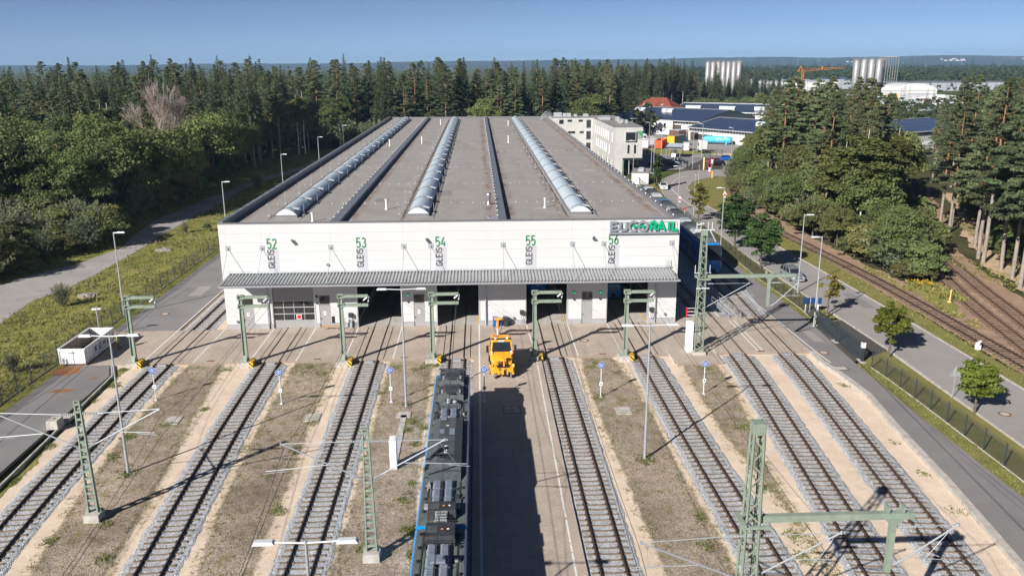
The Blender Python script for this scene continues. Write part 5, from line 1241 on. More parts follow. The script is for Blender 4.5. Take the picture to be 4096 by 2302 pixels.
for sx in (-1, 1):
    for y in (64.0,61.6,60.2,58.7,57.0,55.2,54.2,53.0,51.5,44.2,43.0,41.6,39.3,38.0,36.8,35.6): g.box(sx*1.08-.06, sx*1.08+.06, y-40-.1, y-40+.1, ZR4, ZR4+.1); g.bar((sx*1.02,y-40,ZR4+.03), (sx*.9,y-40,ZR4+.03), .03)
g.build('roof_lug', MAT['train_black'], tr)
for x in (-.72,.72):
    for a, b in ((-13,1.6), (1.9,4.9), (13.5,15.5)): deck('roof_seam', 'train_black', [(x-.012, x+.012, 40+a, 40+b, ZR4, ZR4+.012)], tr)
random.seed(12)
for x, r_ in ((-.62,.03), (.62,.03), (-.93,.022), (.93,.022)):
    for a, b in ((-13,-.5), (1.9,4.9), (13.6,17.0)): m = MB(); m.tube((x,a,ZR4+.06), (x,b,ZR4+.06), r_, 6); m.build('conduit', MAT['train_grey' if r_ > .025 else 'train_black'], tr)
for k in range(34):
    y = random.choice((random.uniform(-12,-.6), random.uniform(1.8,5.0), random.uniform(13.5,17))); x = random.choice((-1,1))*random.uniform(.7,1.0); a, b, h = random.uniform(.05,.14), random.uniform(.08,.3), random.uniform(.05,.16)
    m = MB(); m.box(x-a, x+a, y-b, y+b, ZR4+.001, ZR4+h); m.build('roof_fitting', MAT[random.choice(('train_black','train_dark','train_grey'))], tr)
for y0, y1 in ((45.8,53.0),):
    for sx in (-1, 1):
        for k in range(7): yy = y0+.5+k*.98; m = MB(); m.add([(sx*.99,yy-40,4.0),(sx*.99,yy-40+.8,4.0),(sx*.99,yy-40+.8,4.28),(sx*.99,yy-40,4.28)], [(0,1,2,3)]); m.build('louvre', MAT['black' if k % 2 else 'train_grey'], big)
m = MB(); st = [train_section(1.22, 3.66, .0-.14), train_section(1.22, 3.66, .2+.0)]; loft(m, st); m.build('gangway_bellows', MAT['train_black'], tr)
for sx in (-1, 1): m = MB(); m.bar((sx*1.2,25.1-.3,2.0), (sx*.75,25.4,3.0), .09); m.build('cab_pillar', MAT['train_blue'], tr)

def plain_train(label, x, y, rz, ncar, roof_gear=True, lights='red_light'):
    t = thing('train', label, 'train', (x, y, 0), rz)
    yy = 0
    for i in range(ncar):
        L = 22 if i == 0 else 17.5
        train_car(t, yy, L, i == 0, 1, True, lights)
        if roof_gear:
            for k in range(int(L/3.2)):
                y0 = yy+3.6+k*2.9
                if y0+2.4 > yy+L: break
                m = MB(); m.frust(-.95,.95,y0,y0+2.4,ZR4, -.6,.6,y0+.25,y0+2.15,ZR4+(.5,.3,.42)[k % 3]); m.build('roof_box', MAT[('train_dark','train_black','train_grey')[(k+i) % 3]], t)
                for sx in (-1, 1): m = MB(); m.bar((sx*1.1,y0,ZR4+.1), (sx*1.1,y0+2.0,ZR4+.1), .06); m.build('roof_rail', MAT['train_black'], t)
        yy += L+.4
    return t
plain_train('blue train standing outside along the right wall of the hall', 32.05, 108.6, R(-2.0), 3, True, 'headlight')
plain_train('blue train with red tail lights in the open bay right of the bins', 7.25, 98.8, 0, 1)
plain_train('blue train with pale front in the rightmost open bay', 16.35, 97.0, 0, 1, True, 'headlight')
g = MB(); g.frust(-.55,.55,-.1,.25,1.3, -.4,.4,.3,.6,2.9); g.build('pale_gangway', MAT['train_grey'], [o for o in col.objects if o.get('label') == 'blue train with pale front in the rightmost open bay'][0])

# ------------------------------------------------------------------ yellow road-rail truck
OY = 'orange_yellow'
t = thing('road_rail_truck', 'yellow road-rail truck with crane on the apron facing the yard', 'truck', (1.98, 71.6, 0), R(1.5))
def tp(name, m, par=None, sm=False):
    return lambda mb: mb.build(name, [MAT[k] for k in m] if isinstance(m, (list, tuple)) else MAT[m], par or t, sm)
fr = tp('chassis', 'dark_metal')(MB().box(-.5, .5, .3, 5.9, .55, .95))
m = MB(); st = []
for y, hw, z0, z1 in ((.5,.86,1.12,1.45), (.58,.92,1.1,1.62), (.9,.98,1.1,1.78), (1.35,1.04,1.1,1.9), (1.62,1.06,1.1,1.96)): st.append([(-hw,y,z0),(hw,y,z0),(hw,y,z1-.16),(hw*.9,y,z1-.04),(hw*.45,y,z1),(-hw*.45,y,z1),(-hw*.9,y,z1-.04),(-hw,y,z1-.16)])
loft(m, st); hood = tp('hood', OY)(m)
for z, hwg in ((1.46,.42), (1.3,.46), (1.18,.36)):
    tp('grille_slot', 'black', hood)(MB().box(-hwg, hwg, .44, .62, z-.035, z+.035))
tp('badge', 'rim', hood)(MB().tube((0,.42,1.4), (0,.52,1.4), .11, 16)); tp('badge_core', 'black', hood)(MB().tube((0,.405,1.4), (0,.419,1.4), .085, 16))
m = MB(); st = []
for y, hw, z0, z1 in ((1.63,1.06,1.05,2.02), (1.95,1.05,1.05,2.98), (2.15,1.03,1.05,3.1), (3.3,1.03,1.05,3.14), (3.42,1.02,1.05,3.05)): st.append([(-hw,y,z0),(hw,y,z0),(hw,y,min(z1-.1,2.0)),(hw*.90,y,z1-.06),(hw*.8,y,z1),(-hw*.8,y,z1),(-hw*.90,y,z1-.06),(-hw,y,min(z1-.1,2.0))])
loft(m, st); cab = tp('cab', OY)(m)
m = MB(); m.add([(-.92,1.635,2.02),(.92,1.635,2.02),(.80,1.93,2.9),(-.80,1.93,2.9),(-.92,1.60,2.03),(.92,1.60,2.03),(.80,1.895,2.91),(-.80,1.895,2.91)], [(0,1,2,3),(7,6,5,4),(0,4,5,1),(1,5,6,2),(2,6,7,3),(3,7,4,0)]); tp('windscreen', 'dark_glass', cab)(m)
for sx in (-1, 1):
    m = MB(); m.add([(sx*1.065,1.98,2.02),(sx*1.065,3.2,2.02),(sx*.965,3.2,2.85),(sx*.965,2.15,2.85)], [(0,1,2,3)]); tp('side_window', 'dark_glass', cab)(m)
    m = MB(); m.box(*sorted((sx*1.07,sx*1.3)), 1.75, 1.8, 2.55, 2.6); m.box(*sorted((sx*1.2,sx*1.42)), 1.68, 1.8, 1.95, 2.6); tp('mirror', 'black', cab)(m)
    for yy in (1.25, 4.55):
        w_ = tp('wheel', 'tyre')(MB().tube((sx*.78,yy,.62), (sx*1.12,yy,.62), .62, 22)); tp('rim', 'rim', w_)(MB().tube((sx*1.0,yy,.62), (sx*1.13,yy,.62), .3, 14))
    m = MB(); m.tube((sx*.7,.05,.3), (sx*.84,.05,.3), .3, 14); tp('rail_wheel', 'rim')(m)
    m = MB(); m.ball((sx*.92,1.5,2.02), .12, .08, .12, 10, 6); m.ball((sx*.92,1.45,1.8), .1, .08, .1, 10, 6); tp('headlight', 'headlight', hood, True)(m)
    m = MB(); m.box(*sorted((sx*1.0,sx*1.1)), 1.4, 1.52, 1.9, 2.05); tp('indicator', 'amber', hood)(m)
    m = MB(); m.tube((sx*.55,2.1,3.2), (sx*.55,2.0,3.2), .11, 10); tp('roof_lamp', 'headlight', cab)(m)
    m = MB(); m.bar((sx*.95,.1,.55), (sx*1.05,.45,1.2), .22, .3); m.bar((sx*.95,-.05,.35), (sx*.95,.2,.8), .2, .25); tp('buffer_arm', OY)(m)
tp('roof_bar', 'black', cab)(MB().box(-.95, .95, 2.0, 2.12, 3.11, 3.2)); tp('number_plate', 'white', cab)(MB().box(-.28, .28, 1.84, 1.89, 2.93, 3.05))
m = MB(); m.tube((-.75,2.4,3.1), (-.75,2.4,3.4), .04, 6); m.tube((-.75,2.4,3.4), (-.75,2.4,3.6), .1, 10); tp('beacon', 'amber', cab)(m)
m = MB(); m.box(-.98, .98, .02, .42, .6, 1.05); m.box(-.98, -.35, -.1, .02, .55, 1.0); m.box(.5, .98, -.1, .02, .62, 1.0); m.box(-.45, .5, -.12, .02, .38, .75); tp('front_attachment', OY)(m)
m = MB(); m.tube((.15,.0,.7), (.15,.15,1.9), .07, 8); m.box(.0, .3, .02, .28, 1.85, 2.1); tp('front_boom', OY)(m)
m = MB(); m.box(-.5, .6, -.05, .43, 1.055, 1.16); [m.tube((x,-.15,.4), (x+.05,.1,1.1), .05, 6) for x in (-.2,.3,.55)]; m.box(.1, .3, -.2, .0, .3, .8); tp('coupling', 'black')(m)
tp('load_bed', OY)(MB().box(-1.08, 1.08, 3.5, 5.95, 1.05, 1.25)); tp('tool_box', 'dark_metal')(MB().box(-1.0, 1.0, 3.55, 4.1, 1.251, 1.9))
for sx in (-1, 1): tp('drop_side', OY)(MB().box(*sorted((sx*1.04,sx*1.08)), 4.15, 5.95, 1.251, 1.7))
cr = tp('crane_column', OY)(MB().box(-.45, .05, 4.15, 4.6, 1.251, 2.6)); m = MB(); m.tube((-.2,4.4,2.6), (-.2,4.3,3.75), .09, 10); tp('crane_ram', 'white', cr)(m)
m = MB(); m.tube((-.2,4.3,3.5), (-.2,4.28,4.35), .14, 10); m.frust(-.5,.15,4.15,4.45,4.35, -.6,.2,4.18,4.42,4.55); tp('crane_head', OY, cr)(m)
m = MB(); [m.path([(-.2+sx*.1,4.2,4.3),(-.2+sx*.4,4.15,4.0),(-.2+sx*.38,4.2,3.5),(-.2+sx*.15,4.3,3.0)], .025, 5) for sx in (-1,1)]; tp('hose', 'black', cr)(m)

# ------------------------------------------------------------------ cars
def paint(name, c): 
    if name not in MAT: MAT[name] = M(name, c, .25, .25, var=.03, coat=.6, spec=.5)
    return MAT[name]
def car(label, x, y, rz, pname, c, L=4.5, Wd=1.8, H=1.48, wagon=True, name='parked_car', group='cars in the works car park', cat='car', van=False):
    t = thing(name, label, cat, (x, y, .0), rz, group); P_ = paint(pname, c); hw = Wd/2; bl = .62*H
    nose = .55 if van else 1.0
    st = []
    for d, k, zt in ((0,.80,.50*H*.9), (.1,.92,.44*H), (.4,.98,.50*H), (nose+.35,1.0,.60*H if not van else .66*H), (L*.5,1.0,.63*H), (L-.35,.99,.63*H), (L-.06,.93,.60*H), (L,.88,.45*H)):
        a = hw*k; st.append([(-a*.93,d,.22),(a*.93,d,.22),(a,d,.42),(a,d,zt-.1),(a*.93,d,zt),(-a*.93,d,zt),(-a,d,zt-.1),(-a,d,.42)])
    m = MB(); loft(m, st); m.build('body', P_, t, True)
    y0, y1 = nose+.2, L-.08 if (wagon or van) else L-.55; ty0, ty1 = nose+(.95 if not van else .75), (L-.45 if wagon else L-1.05) if not van else L-.12; tw = hw*.76 if not van else hw*.86; bz = .605*H
    m = MB(); m.frust(-hw*.93,hw*.93,y0,y1,bz-.03, -tw,tw,ty0,ty1,H); cab = m.build('cabin', P_, t)
    def quad(a, b, c_, d, nm, off):
        q = MB(); vs = [Vector(p)+Vector(off) for p in (a, b, c_, d)]; ctr = sum(vs, Vector())/4; vs = [ctr+(v-ctr)*.86 for v in vs]; q.add(vs, [(0,1,2,3)]); q.build(nm, MAT['dark_glass'], cab)
    A, B, C_, D = (-hw*.93,y0,bz), (hw*.93,y0,bz), (tw,ty0,H), (-tw,ty0,H); E_, F, G_, H_ = (-hw*.93,y1,bz), (hw*.93,y1,bz), (tw,ty1,H), (-tw,ty1,H)
    quad(A, B, C_, D, 'windscreen', (0,-.012,.01)); 
    if not van: quad(E_, F, G_, H_, 'rear_window', (0,.012,.01))
    mid = lambda p, q, f: tuple(p[k]+(q[k]-p[k])*f for k in range(3))
    for (a, b, c2, d, s) in ((A, E_, H_, D, -1), (B, F, G_, C_, 1)):
        for f0, f1 in (((.0,.34),) if van else ((.0,.36), (.38,.68), (.70,1.0))): quad(mid(a,b,f0), mid(a,b,f1), mid(d,c2,f1), mid(d,c2,f0), 'side_window', (s*.012,0,.004))
    for sx in (-1, 1):
        for yy in (.85, L-.85):
            w_ = MB(); w_.tube((sx*(hw-.2),yy,.32), (sx*(hw+.01),yy,.32), .32, 16); wh = w_.build('wheel', MAT['tyre'], t); r_ = MB(); r_.tube((sx*(hw-.05),yy,.32), (sx*(hw+.02),yy,.32), .21, 12); r_.build('rim', MAT['rim'], wh)
        l = MB(); l.ball((sx*hw*.70,.12,.40*H), .2, .12, .09, 8, 5); l.build('headlight', MAT['headlight'], t, True)
        l = MB(); l.box(*sorted((sx*hw*.62,sx*hw*.93)), L-.09, L+.005, .42*H, .55*H); l.build('tail_light', MAT['red'], t)
        l = MB(); l.box(*sorted((sx*hw*.97,sx*(hw+.18))), nose+.62, nose+.78, .62*H, .72*H); l.build('mirror', P_, t)
        if wagon and not van: l = MB(); l.bar((sx*tw*.95,ty0+.3,H+.02), (sx*tw*.95,ty1-.2,H+.02), .04); l.build('roof_rail', MAT['black'], cab)
    g = MB(); g.box(-hw*.42, hw*.42, -.015, .12, .30*H, .40*H); g.build('grille', MAT['black'], t); g = MB(); g.box(-.26, .26, -.03, .1, .24*H, .29*H); g.build('number_plate', MAT['white'], t)
    return t
RC = 'cars on the public road'
car('silver estate car driving on the road towards the camera', 42.15, 103.7, R(2), 'paint_silver', (.25,.285,.32), 4.75, 1.85, 1.5, True, 'estate_car', RC)
car('white car at the bend of the road by the columnar tree', 42.4, 186.0, R(-4), 'paint_white', (.80,.82,.84), 4.3, 1.8, 1.5, False, 'white_car', RC)
car('grey estate car parked by the entrance kerb', 57.3, 233.3, R(68), 'paint_grey', (.16,.17,.19), 4.7, 1.85, 1.48)
car('black car parked behind the grey estate car', 60.2, 237.2, R(62), 'paint_black', (.015,.015,.018), 4.5, 1.8, 1.5)
car('black car parked side-on at the works fence', 64.7, 230.6, R(-88), 'paint_black', (.015,.015,.018), 4.7, 1.85, 1.45)
car('red car parked behind the black one at the works fence', 66.0, 236.6, R(-80), 'paint_red', (.30,.012,.02), 4.3, 1.8, 1.5, False)
car('bright blue car parked at the works fence', 71.0, 243.2, R(-82), 'paint_bright_blue', (.01,.14,.55), 4.3, 1.8, 1.5, False)
car('dark blue car parked in the shade of the office', 51.5, 228, R(60), 'paint_dark_blue', (.01,.03,.09), 4.3, 1.8, 1.5)
car('white delivery van parked beside the shelter', 69.4, 276, R(180-12), 'paint_white', (.80,.82,.84), 6.2, 2.05, 2.7, True, 'delivery_van', 'vehicles in the works yard', 'van', True)

# ------------------------------------------------------------------ lorries and bodies in the works yard
VG = 'vehicles in the works yard'
def lorry(label, x, y, rz, ccol, cname, box=None, cabH=3.6, name='lorry'):
    """cab at local y = 0..2.3 facing -y; box = (length, height, material)"""
    t = thing(name, label, 'lorry', (x, y, 0), rz, VG); P_ = paint(cname, ccol)
    m = MB(); st = []
    for d, z1 in ((0,cabH*.52), (.05,cabH*.6), (.35,cabH*.93), (.8,cabH), (2.1,cabH), (2.3,cabH*.96)): st.append([(-1.2,d,.75),(1.2,d,.75),(1.25,d,1.4),(1.25,d,z1-.15),(1.1,d,z1),(-1.1,d,z1),(-1.25,d,z1-.15),(-1.25,d,1.4)])
    loft(m, st); c = m.build('cab', P_, t)
    m = MB(); m.add([(-1.1,-.01,cabH*.5),(1.1,-.01,cabH*.5),(1.05,.22,cabH*.82),(-1.05,.22,cabH*.82)], [(0,1,2,3)]); m.build('windscreen', MAT['dark_glass'], c)
    for sx in (-1, 1): m = MB(); m.add([(sx*1.262,.4,cabH*.52),(sx*1.262,1.5,cabH*.52),(sx*1.262,1.5,cabH*.8),(sx*1.262,.55,cabH*.8)], [(0,1,2,3)]); m.build('side_window', MAT['dark_glass'], c)
    m = MB(); L = 6.0 if not box else 2.4+box[0]; m.box(-.45, .45, 1.2, L, .7, 1.0); m.build('chassis', MAT['dark_metal'], t)
    for yy in (1.1, L-1.6, L-.6):
        for sx in (-1, 1): w_ = MB(); w_.tube((sx*.85,yy,.5), (sx*1.22,yy,.5), .5, 16); wh = w_.build('wheel', MAT['tyre'], t); r_ = MB(); r_.tube((sx*1.1,yy,.5), (sx*1.23,yy,.5), .26, 10); r_.build('rim', MAT['rim'], wh)
    if box:
        m = MB(); m.box(-1.25, 1.25, 2.5, 2.5+box[0], 1.05, 1.05+box[1]); b = m.build('cargo_box', MAT[box[2]], t)
        m = MB(); [m.box(*sorted((sx*1.252,sx*1.29)), 2.6+k*1.2, 2.7+k*1.2, 1.1, 1.0+box[1]) for k in range(int(box[0]/1.2)) for sx in (-1, 1)]; m.build('post', MAT['galv'], b)
    else:
        for sx in (-1, 1): m = MB(); m.box(*sorted((sx*.6,sx*.9)), L-.03, L+.03, .75, .95); m.build('tail_light', MAT['red'], t)
        m = MB(); m.lathe([(0,.12),(.5,.12),(.55,0)], (0,L-1.4,1.0), 14); m.build('fifth_wheel', MAT['black'], t)
    return t
lorry('white lorry tractor seen from behind in front of the blue tank', 72.6, 268.5, R(183), (.80,.82,.84), 'paint_white', None, 3.7)
MAT['curtain'] = M('curtain', (.22,.21,.20), .7, var=.08); MAT['skip_orange'] = M('skip_orange', (.62,.10,.015), .5, var=.1, dirt=((.35,.07,.03), 1.0)); MAT['box_white'] = M('box_white', (.60,.61,.63), .5, var=.04); MAT['box_yellow'] = M('box_yellow', (.80,.40,.02), .5, var=.06)
lorry('lorry with yellow-fronted curtain trailer behind the glass shelter', 73.0, 291.5, R(180-38), (.02,.03,.07), 'paint_dark_blue', (9.0,2.75,'curtain'), 3.0, 'curtain_lorry')
tr2 = [o for o in col.objects if o.get('label', '').startswith('lorry with yellow-fronted')][0]
m = MB(); m.box(-1.27, 1.27, 11.51, 11.56, 1.05, 3.85); m.build('yellow_rear_wall', MAT['box_yellow'], tr2)
lorry('blue lorry parked at the far works building', 62.5, 314, R(40), (.01,.10,.42), 'paint_lorry_blue', (5.0,1.6,'train_blue'), 3.6, 'blue_lorry')
lorry('white lorry with pale box body left of the blue lorry', 60.5, 298, R(100), (.80,.82,.84), 'paint_white', (6.0,2.6,'box_white'), 3.5, 'box_lorry')
def skip(label, x, y, rz, L, H, m1, name='skip', roof=None):
    t = thing(name, label, 'container', (x, y, 0), rz, VG)
    b = MB(); b.box(-1.2, 1.2, 0, L, .25, .35); [b.box(*sorted((s*1.14,s*1.2)), .07, L-.07, .351, H) for s in (-1, 1)]; b.box(-1.2, 1.2, 0, .06, .351, H); b.box(-1.2, 1.2, L-.06, L, .351, H); b.build('body', MAT[m1], t)
    b = MB(); [b.box(*sorted((s*1.205,s*1.3)), .2+k*.8, .32+k*.8, .3, H) for k in range(int(L/.8)) for s in (-1, 1)]; [b.box(k-.05, k+.05, -.08, -.003, .3, H) for k in (-1.1, -.4, .4, 1.1)]; b.build('rib', MAT[m1], t)
    if roof: b = MB(); b.box(-1.22, 1.22, -.02, L+.02, H+.002, H+.08); b.build('lid', MAT[roof], t)
    b = MB(); [b.box(s-.1, s+.1, 0, L, .05, .249) for s in (-.6, .6)]; b.build('skid', MAT['dark_metal'], t)
skip('orange ribbed open skip left of the yellow container', 60.6, 277.8, R(-25), 8.0, 2.9, 'skip_orange')
skip('yellow container behind the orange skip', 65.5, 288, R(-60), 7.0, 2.7, 'box_yellow', 'yellow_container', 'box_yellow')
skip('white box container left of the orange skip', 56.3, 279.5, R(-10), 5.5, 2.6, 'box_white', 'white_container', 'box_white')
skip('grey box container at the left edge of the works yard', 57.8, 290, R(-70), 5.0, 2.6, 'box_white', 'grey_container', 'container_in')
t = thing('storage_tank', 'long light blue storage tank lying beside the works hall', 'tank', (84.8, 292.0, 0), R(-34)); MAT['tank_blue'] = M('tank_blue', (.06,.42,.60), .5, var=.12, dirt=((.45,.56,.58), .8))
m = MB(); n = 20; prof = [(-5.2,.0),(-5.15,.6),(-4.9,1.0),(-4.5,1.2),(4.5,1.2),(4.9,1.0),(5.15,.6),(5.2,.0)]; vs = []; 
for d, r_ in prof:
    for k in range(n): a = 2*math.pi*k/n; vs.append((d, r_*math.cos(a), 1.65+r_*math.sin(a)))
m.add(vs, [(j*n+k, j*n+(k+1) % n, (j+1)*n+(k+1) % n, (j+1)*n+k) for j in range(len(prof)-1) for k in range(n)]); m.build('shell', MAT['tank_blue'], t, True)
for d in (-3.4, 3.4): m = MB(); m.box(d-.2, d+.2, -1.0, 1.0, 0, .9); m.build('saddle', MAT['tank_blue'], t)
m = MB(); m.tube((-3,0,2.8), (-3,0,3.1), .3, 12); m.build('manhole', MAT['tank_blue'], t)
# ------------------------------------------------------------------ concrete office at the back right of the hall
MAT['office'] = M('office', (.46,.46,.445), .85, var=.06, scale=.5, bump=.15, bscale=6, dirt=((.38,.38,.365), .35))
MAT['office_roof'] = M('office_roof', (.22,.215,.21), .9, var=.12, scale=.6)
MAT['office_green'] = M('office_green', (.07,.24,.11), .6, var=.04)
of = thing('office_building', 'three-storey pale concrete office behind the right end of the hall', 'building', (38, 213, 0))
def ob(name, m, par=None):
    return lambda mb: mb.build(name, [MAT[k] for k in m] if isinstance(m, (list, tuple)) else MAT[m], par or of, world=par is None)
OH = 12.1
w_ = MB()
w_.prism([(35.3,213),(37.35,213),(37.35,252),(34.6,252)], 0, OH, 'z'); w_.box(37.352, 42.4, 213, 252, 4.35, OH); w_.box(37.352, 42.4, 218, 252, 0, 4.348)
ob('wall', 'office')(w_)
w2 = MB(); w2.box(22.2, 34.6, 250, 262, 0, OH+.05); ob('wall', 'office')(w2)
r_ = MB(); r_.prism([(35.6,213.3),(42.1,213.3),(42.1,252),(34.9,252)], OH+.002, OH+.06, 'z'); rf = ob('roof', 'office_roof')(r_)
r_ = MB(); r_.box(22.5, 42.1, 252.01, 262, OH+.06, OH+.1); ob('roof', 'office_roof')(r_)
r_ = MB(); [r_.bar(a, b, .3, .25) for a, b in (((35.45,213.15,OH+.1),(42.25,213.15,OH+.1)), ((35.3,213.3,OH+.1),(34.75,250,OH+.1)), ((42.25,213.3,OH+.1),(42.25,262,OH+.1)), ((22.3,250.15,OH+.17),(34.5,250.15,OH+.17)))]; ob('coping', 'coping')(r_)
for x, y, a, b, h in ((36.6,242,1.6,2.0,.8), (39.5,236,.5,.5,1.2), (38.8,230,.3,.3,.9), (39.5,228.5,.3,.3,.9), (40.3,226,.3,.3,1.0), (38.4,224.5,.25,.25,.8), (24.5,256,1.2,.8,1.3), (26.6,256,.6,.5,1.1), (27.8,256,.7,.5,1.1), (30.0,257,.5,.4,.7), (33.2,257,.8,.4,.8), (37.5,246,1.2,1.0,.9)):
    q = MB(); q.box(x-a, x+a, y-b, y+b, OH+.1, OH+.1+h); q.box(x-a*.6, x+a*.6, y-b-.03, y-b-.002, OH+.25, OH+h-.05) if a > .5 else None; ob('roof_unit', 'alu')(q)
def win_x(y0, y1, z0, z1, mt='dark_glass', dep=.05):
    fx = lambda y: 35.3+(y-213)*(34.6-35.3)/39
    q = MB(); q.box(fx(y0)-dep, fx(y0)+.1, y0, y1, z0, z1); o = ob('window', mt)(q)
    f = MB(); f.box(fx(y0)-.12, fx(y0)+.1, y0-.12, y0-.002, z0-.05, z1+.05); f.box(fx(y0)-.14, fx(y0)+.1, y0-.12, y1, z0-.12, z0-.002); f.build('frame', MAT['white'], o)
for y in (217.2, 222.8, 225.6, 228.4, 231.6, 235, 238.5, 242, 245.5): win_x(y, y+.9, 8.2, 10.4, 'poly_white'); 
for y in (221.5, 226.0, 229, 232.2, 235.4, 239.5, 243): win_x(y, y+.9, 4.7, 6.9, 'poly_white')
for y in (218.5, 224, 232, 240): win_x(y, y+1.5, .8, 3.3)
seam = MB()
for z in (4.15, 7.55): seam.box(35.25, 42.42, 212.985, 212.999, z, z+.03)
seam.box(37.33, 37.36, 212.984, 212.998, 0, OH-.05); ob('panel_joint', 'grey_trim')(seam)
q = MB(); q.box(37.75, 40.6, 212.55, 212.999, 8.6, 11.1); bw = ob('bay_window', 'office')(q); q = MB(); q.box(37.98, 40.38, 212.51, 212.549, 8.85, 10.85); q.build('glass', MAT['dark_glass'], bw); q = MB(); [q.box(a, a+.14, 212.47, 212.549, 8.7, 11.0) for a in (37.8, 40.42)]; [q.box(37.941, 40.419, 212.47, 212.509, z, z+.14) for z in (8.7, 10.86)]; q.build('frame', MAT['alu'], bw)
for a in (38.5, 40.2): q = MB(); q.box(a, a+.6, 212.96, 213.0, 5.5, 7.7); o = ob('window', 'dark_glass')(q); q = MB(); q.box(a+.602, a+.72, 212.9, 213.0, 5.45, 7.75); q.build('frame', MAT['white'], o)
q = MB(); q.add([(40.85,212.97,11.15),(42.38,212.97,11.15),(42.38,212.97,9.2)], [(0,1,2)]); ob('green_panel', 'office_green')(q)
q = MB(); q.add([(40.85,212.968,11.15),(42.38,212.968,9.2),(40.9,212.968,9.2)], [(0,1,2)]); ob('grey_panel', 'grey_trim')(q)
q = MB(); q.box(37.4, 42.4, 212.9, 213.2, 3.9, 4.34); ob('fascia', 'dark_metal')(q)
q = MB(); q.box(37.9, 42.3, 217.95, 217.999, .1, 3.9); g = ob('glass_front', 'dark_glass')(q); q = MB(); [q.box(a, a+.07, 217.88, 217.949, .1, 3.9) for a in (38.6, 39.5, 40.4, 41.3)]; q.build('mullion', MAT['dark_metal'], g)
q = MB(); q.box(37.38, 37.7, 213.1, 217.9, 0, 4.3); ob('green_wall', 'office_green')(q)
q = MB(); [q.tube((x,213.4,0), (x,213.4,4.35), .13, 10) for x in (39.1,)]; ob('column', 'galv')(q)
for x0, x1, z0, z1 in ((24.4,25.7,10.5,11.7), (26.9,28.2,11.1,11.7), (30.2,31.5,11.1,11.7), (32.6,33.9,9.3,11.6), (27.1,29.2,7.7,8.3), (30.6,31.8,7.7,8.3), (32.6,33.9,5.9,8.3), (26.9,29.2,5.3,5.8), (32.6,33.9,2.5,4.9)):
    q = MB(); q.box(x0, x1, 249.93, 250.0, z0, z1); o = ob('window', 'dark_glass')(q); q = MB(); q.box(x0-.05, x1+.05, 249.9, 249.999, z0-.08, z0-.002); q.build('sill', MAT['alu'], o)
# transformer hut
t = thing('transformer_hut', 'small white prefabricated hut with two roof vents before the office', 'hut', (39.6, 199.5, 0), R(-14))
m = MB(); m.box(-2.0, 2.0, -4.4, 4.4, 0, 2.7); m.build('wall', MAT['box_white'], t); m = MB(); m.box(-2.1, 2.1, -4.5, 4.5, 2.702, 2.85); m.build('roof', MAT['office_roof'], t)
for y in (-1.6, 1.2): m = MB(); m.frust(-.7,.7,y-.8,y+.8,2.852, -.6,.6,y-.7,y+.7,3.4); m.build('roof_vent', MAT['train_grey'], t)
for x in (-1.0, .9): m = MB(); m.box(x-.75, x+.75, -4.43, -4.402, .1, 2.3); m.build('door', MAT['white'], t)

# ------------------------------------------------------------------ works halls with solar roofs
def solar_mat():
    m, n, b = _new('solar'); v = _vec(n, False)
    t = n.nodes.new('ShaderNodeTexBrick'); n.links.new(v, t.inputs['Vector']); t.offset = 0
    t.inputs['Color1'].default_value = rgb((.018,.028,.065)); t.inputs['Color2'].default_value = rgb((.026,.036,.075)); t.inputs['Mortar'].default_value = rgb((.16,.17,.19))
    t.inputs['Scale'].default_value = 1; t.inputs['Mortar Size'].default_value = .035; t.inputs['Brick Width'].default_value = 1.05; t.inputs['Row Height'].default_value = 1.7
    n.links.new(t.outputs['Color'], b.inputs['Base Color']); b.inputs['Roughness'].default_value = .18; b.inputs['Specular IOR Level'].default_value = .6
    return m
MAT['solar'] = solar_mat(); MAT['works_wall'] = M('works_wall', (.55,.545,.525), .8, var=.06); MAT['works_dark'] = M('works_dark', (.07,.06,.055), .8, var=.2); MAT['works_brown'] = M('works_brown', (.13,.075,.06), .8, var=.2); MAT['roof_tile'] = M('roof_tile', (.19,.052,.033), .8, var=.18, scale=1.5); MAT['metal_roof'] = M('metal_roof', (.50,.53,.56), .5, .2, var=.08)
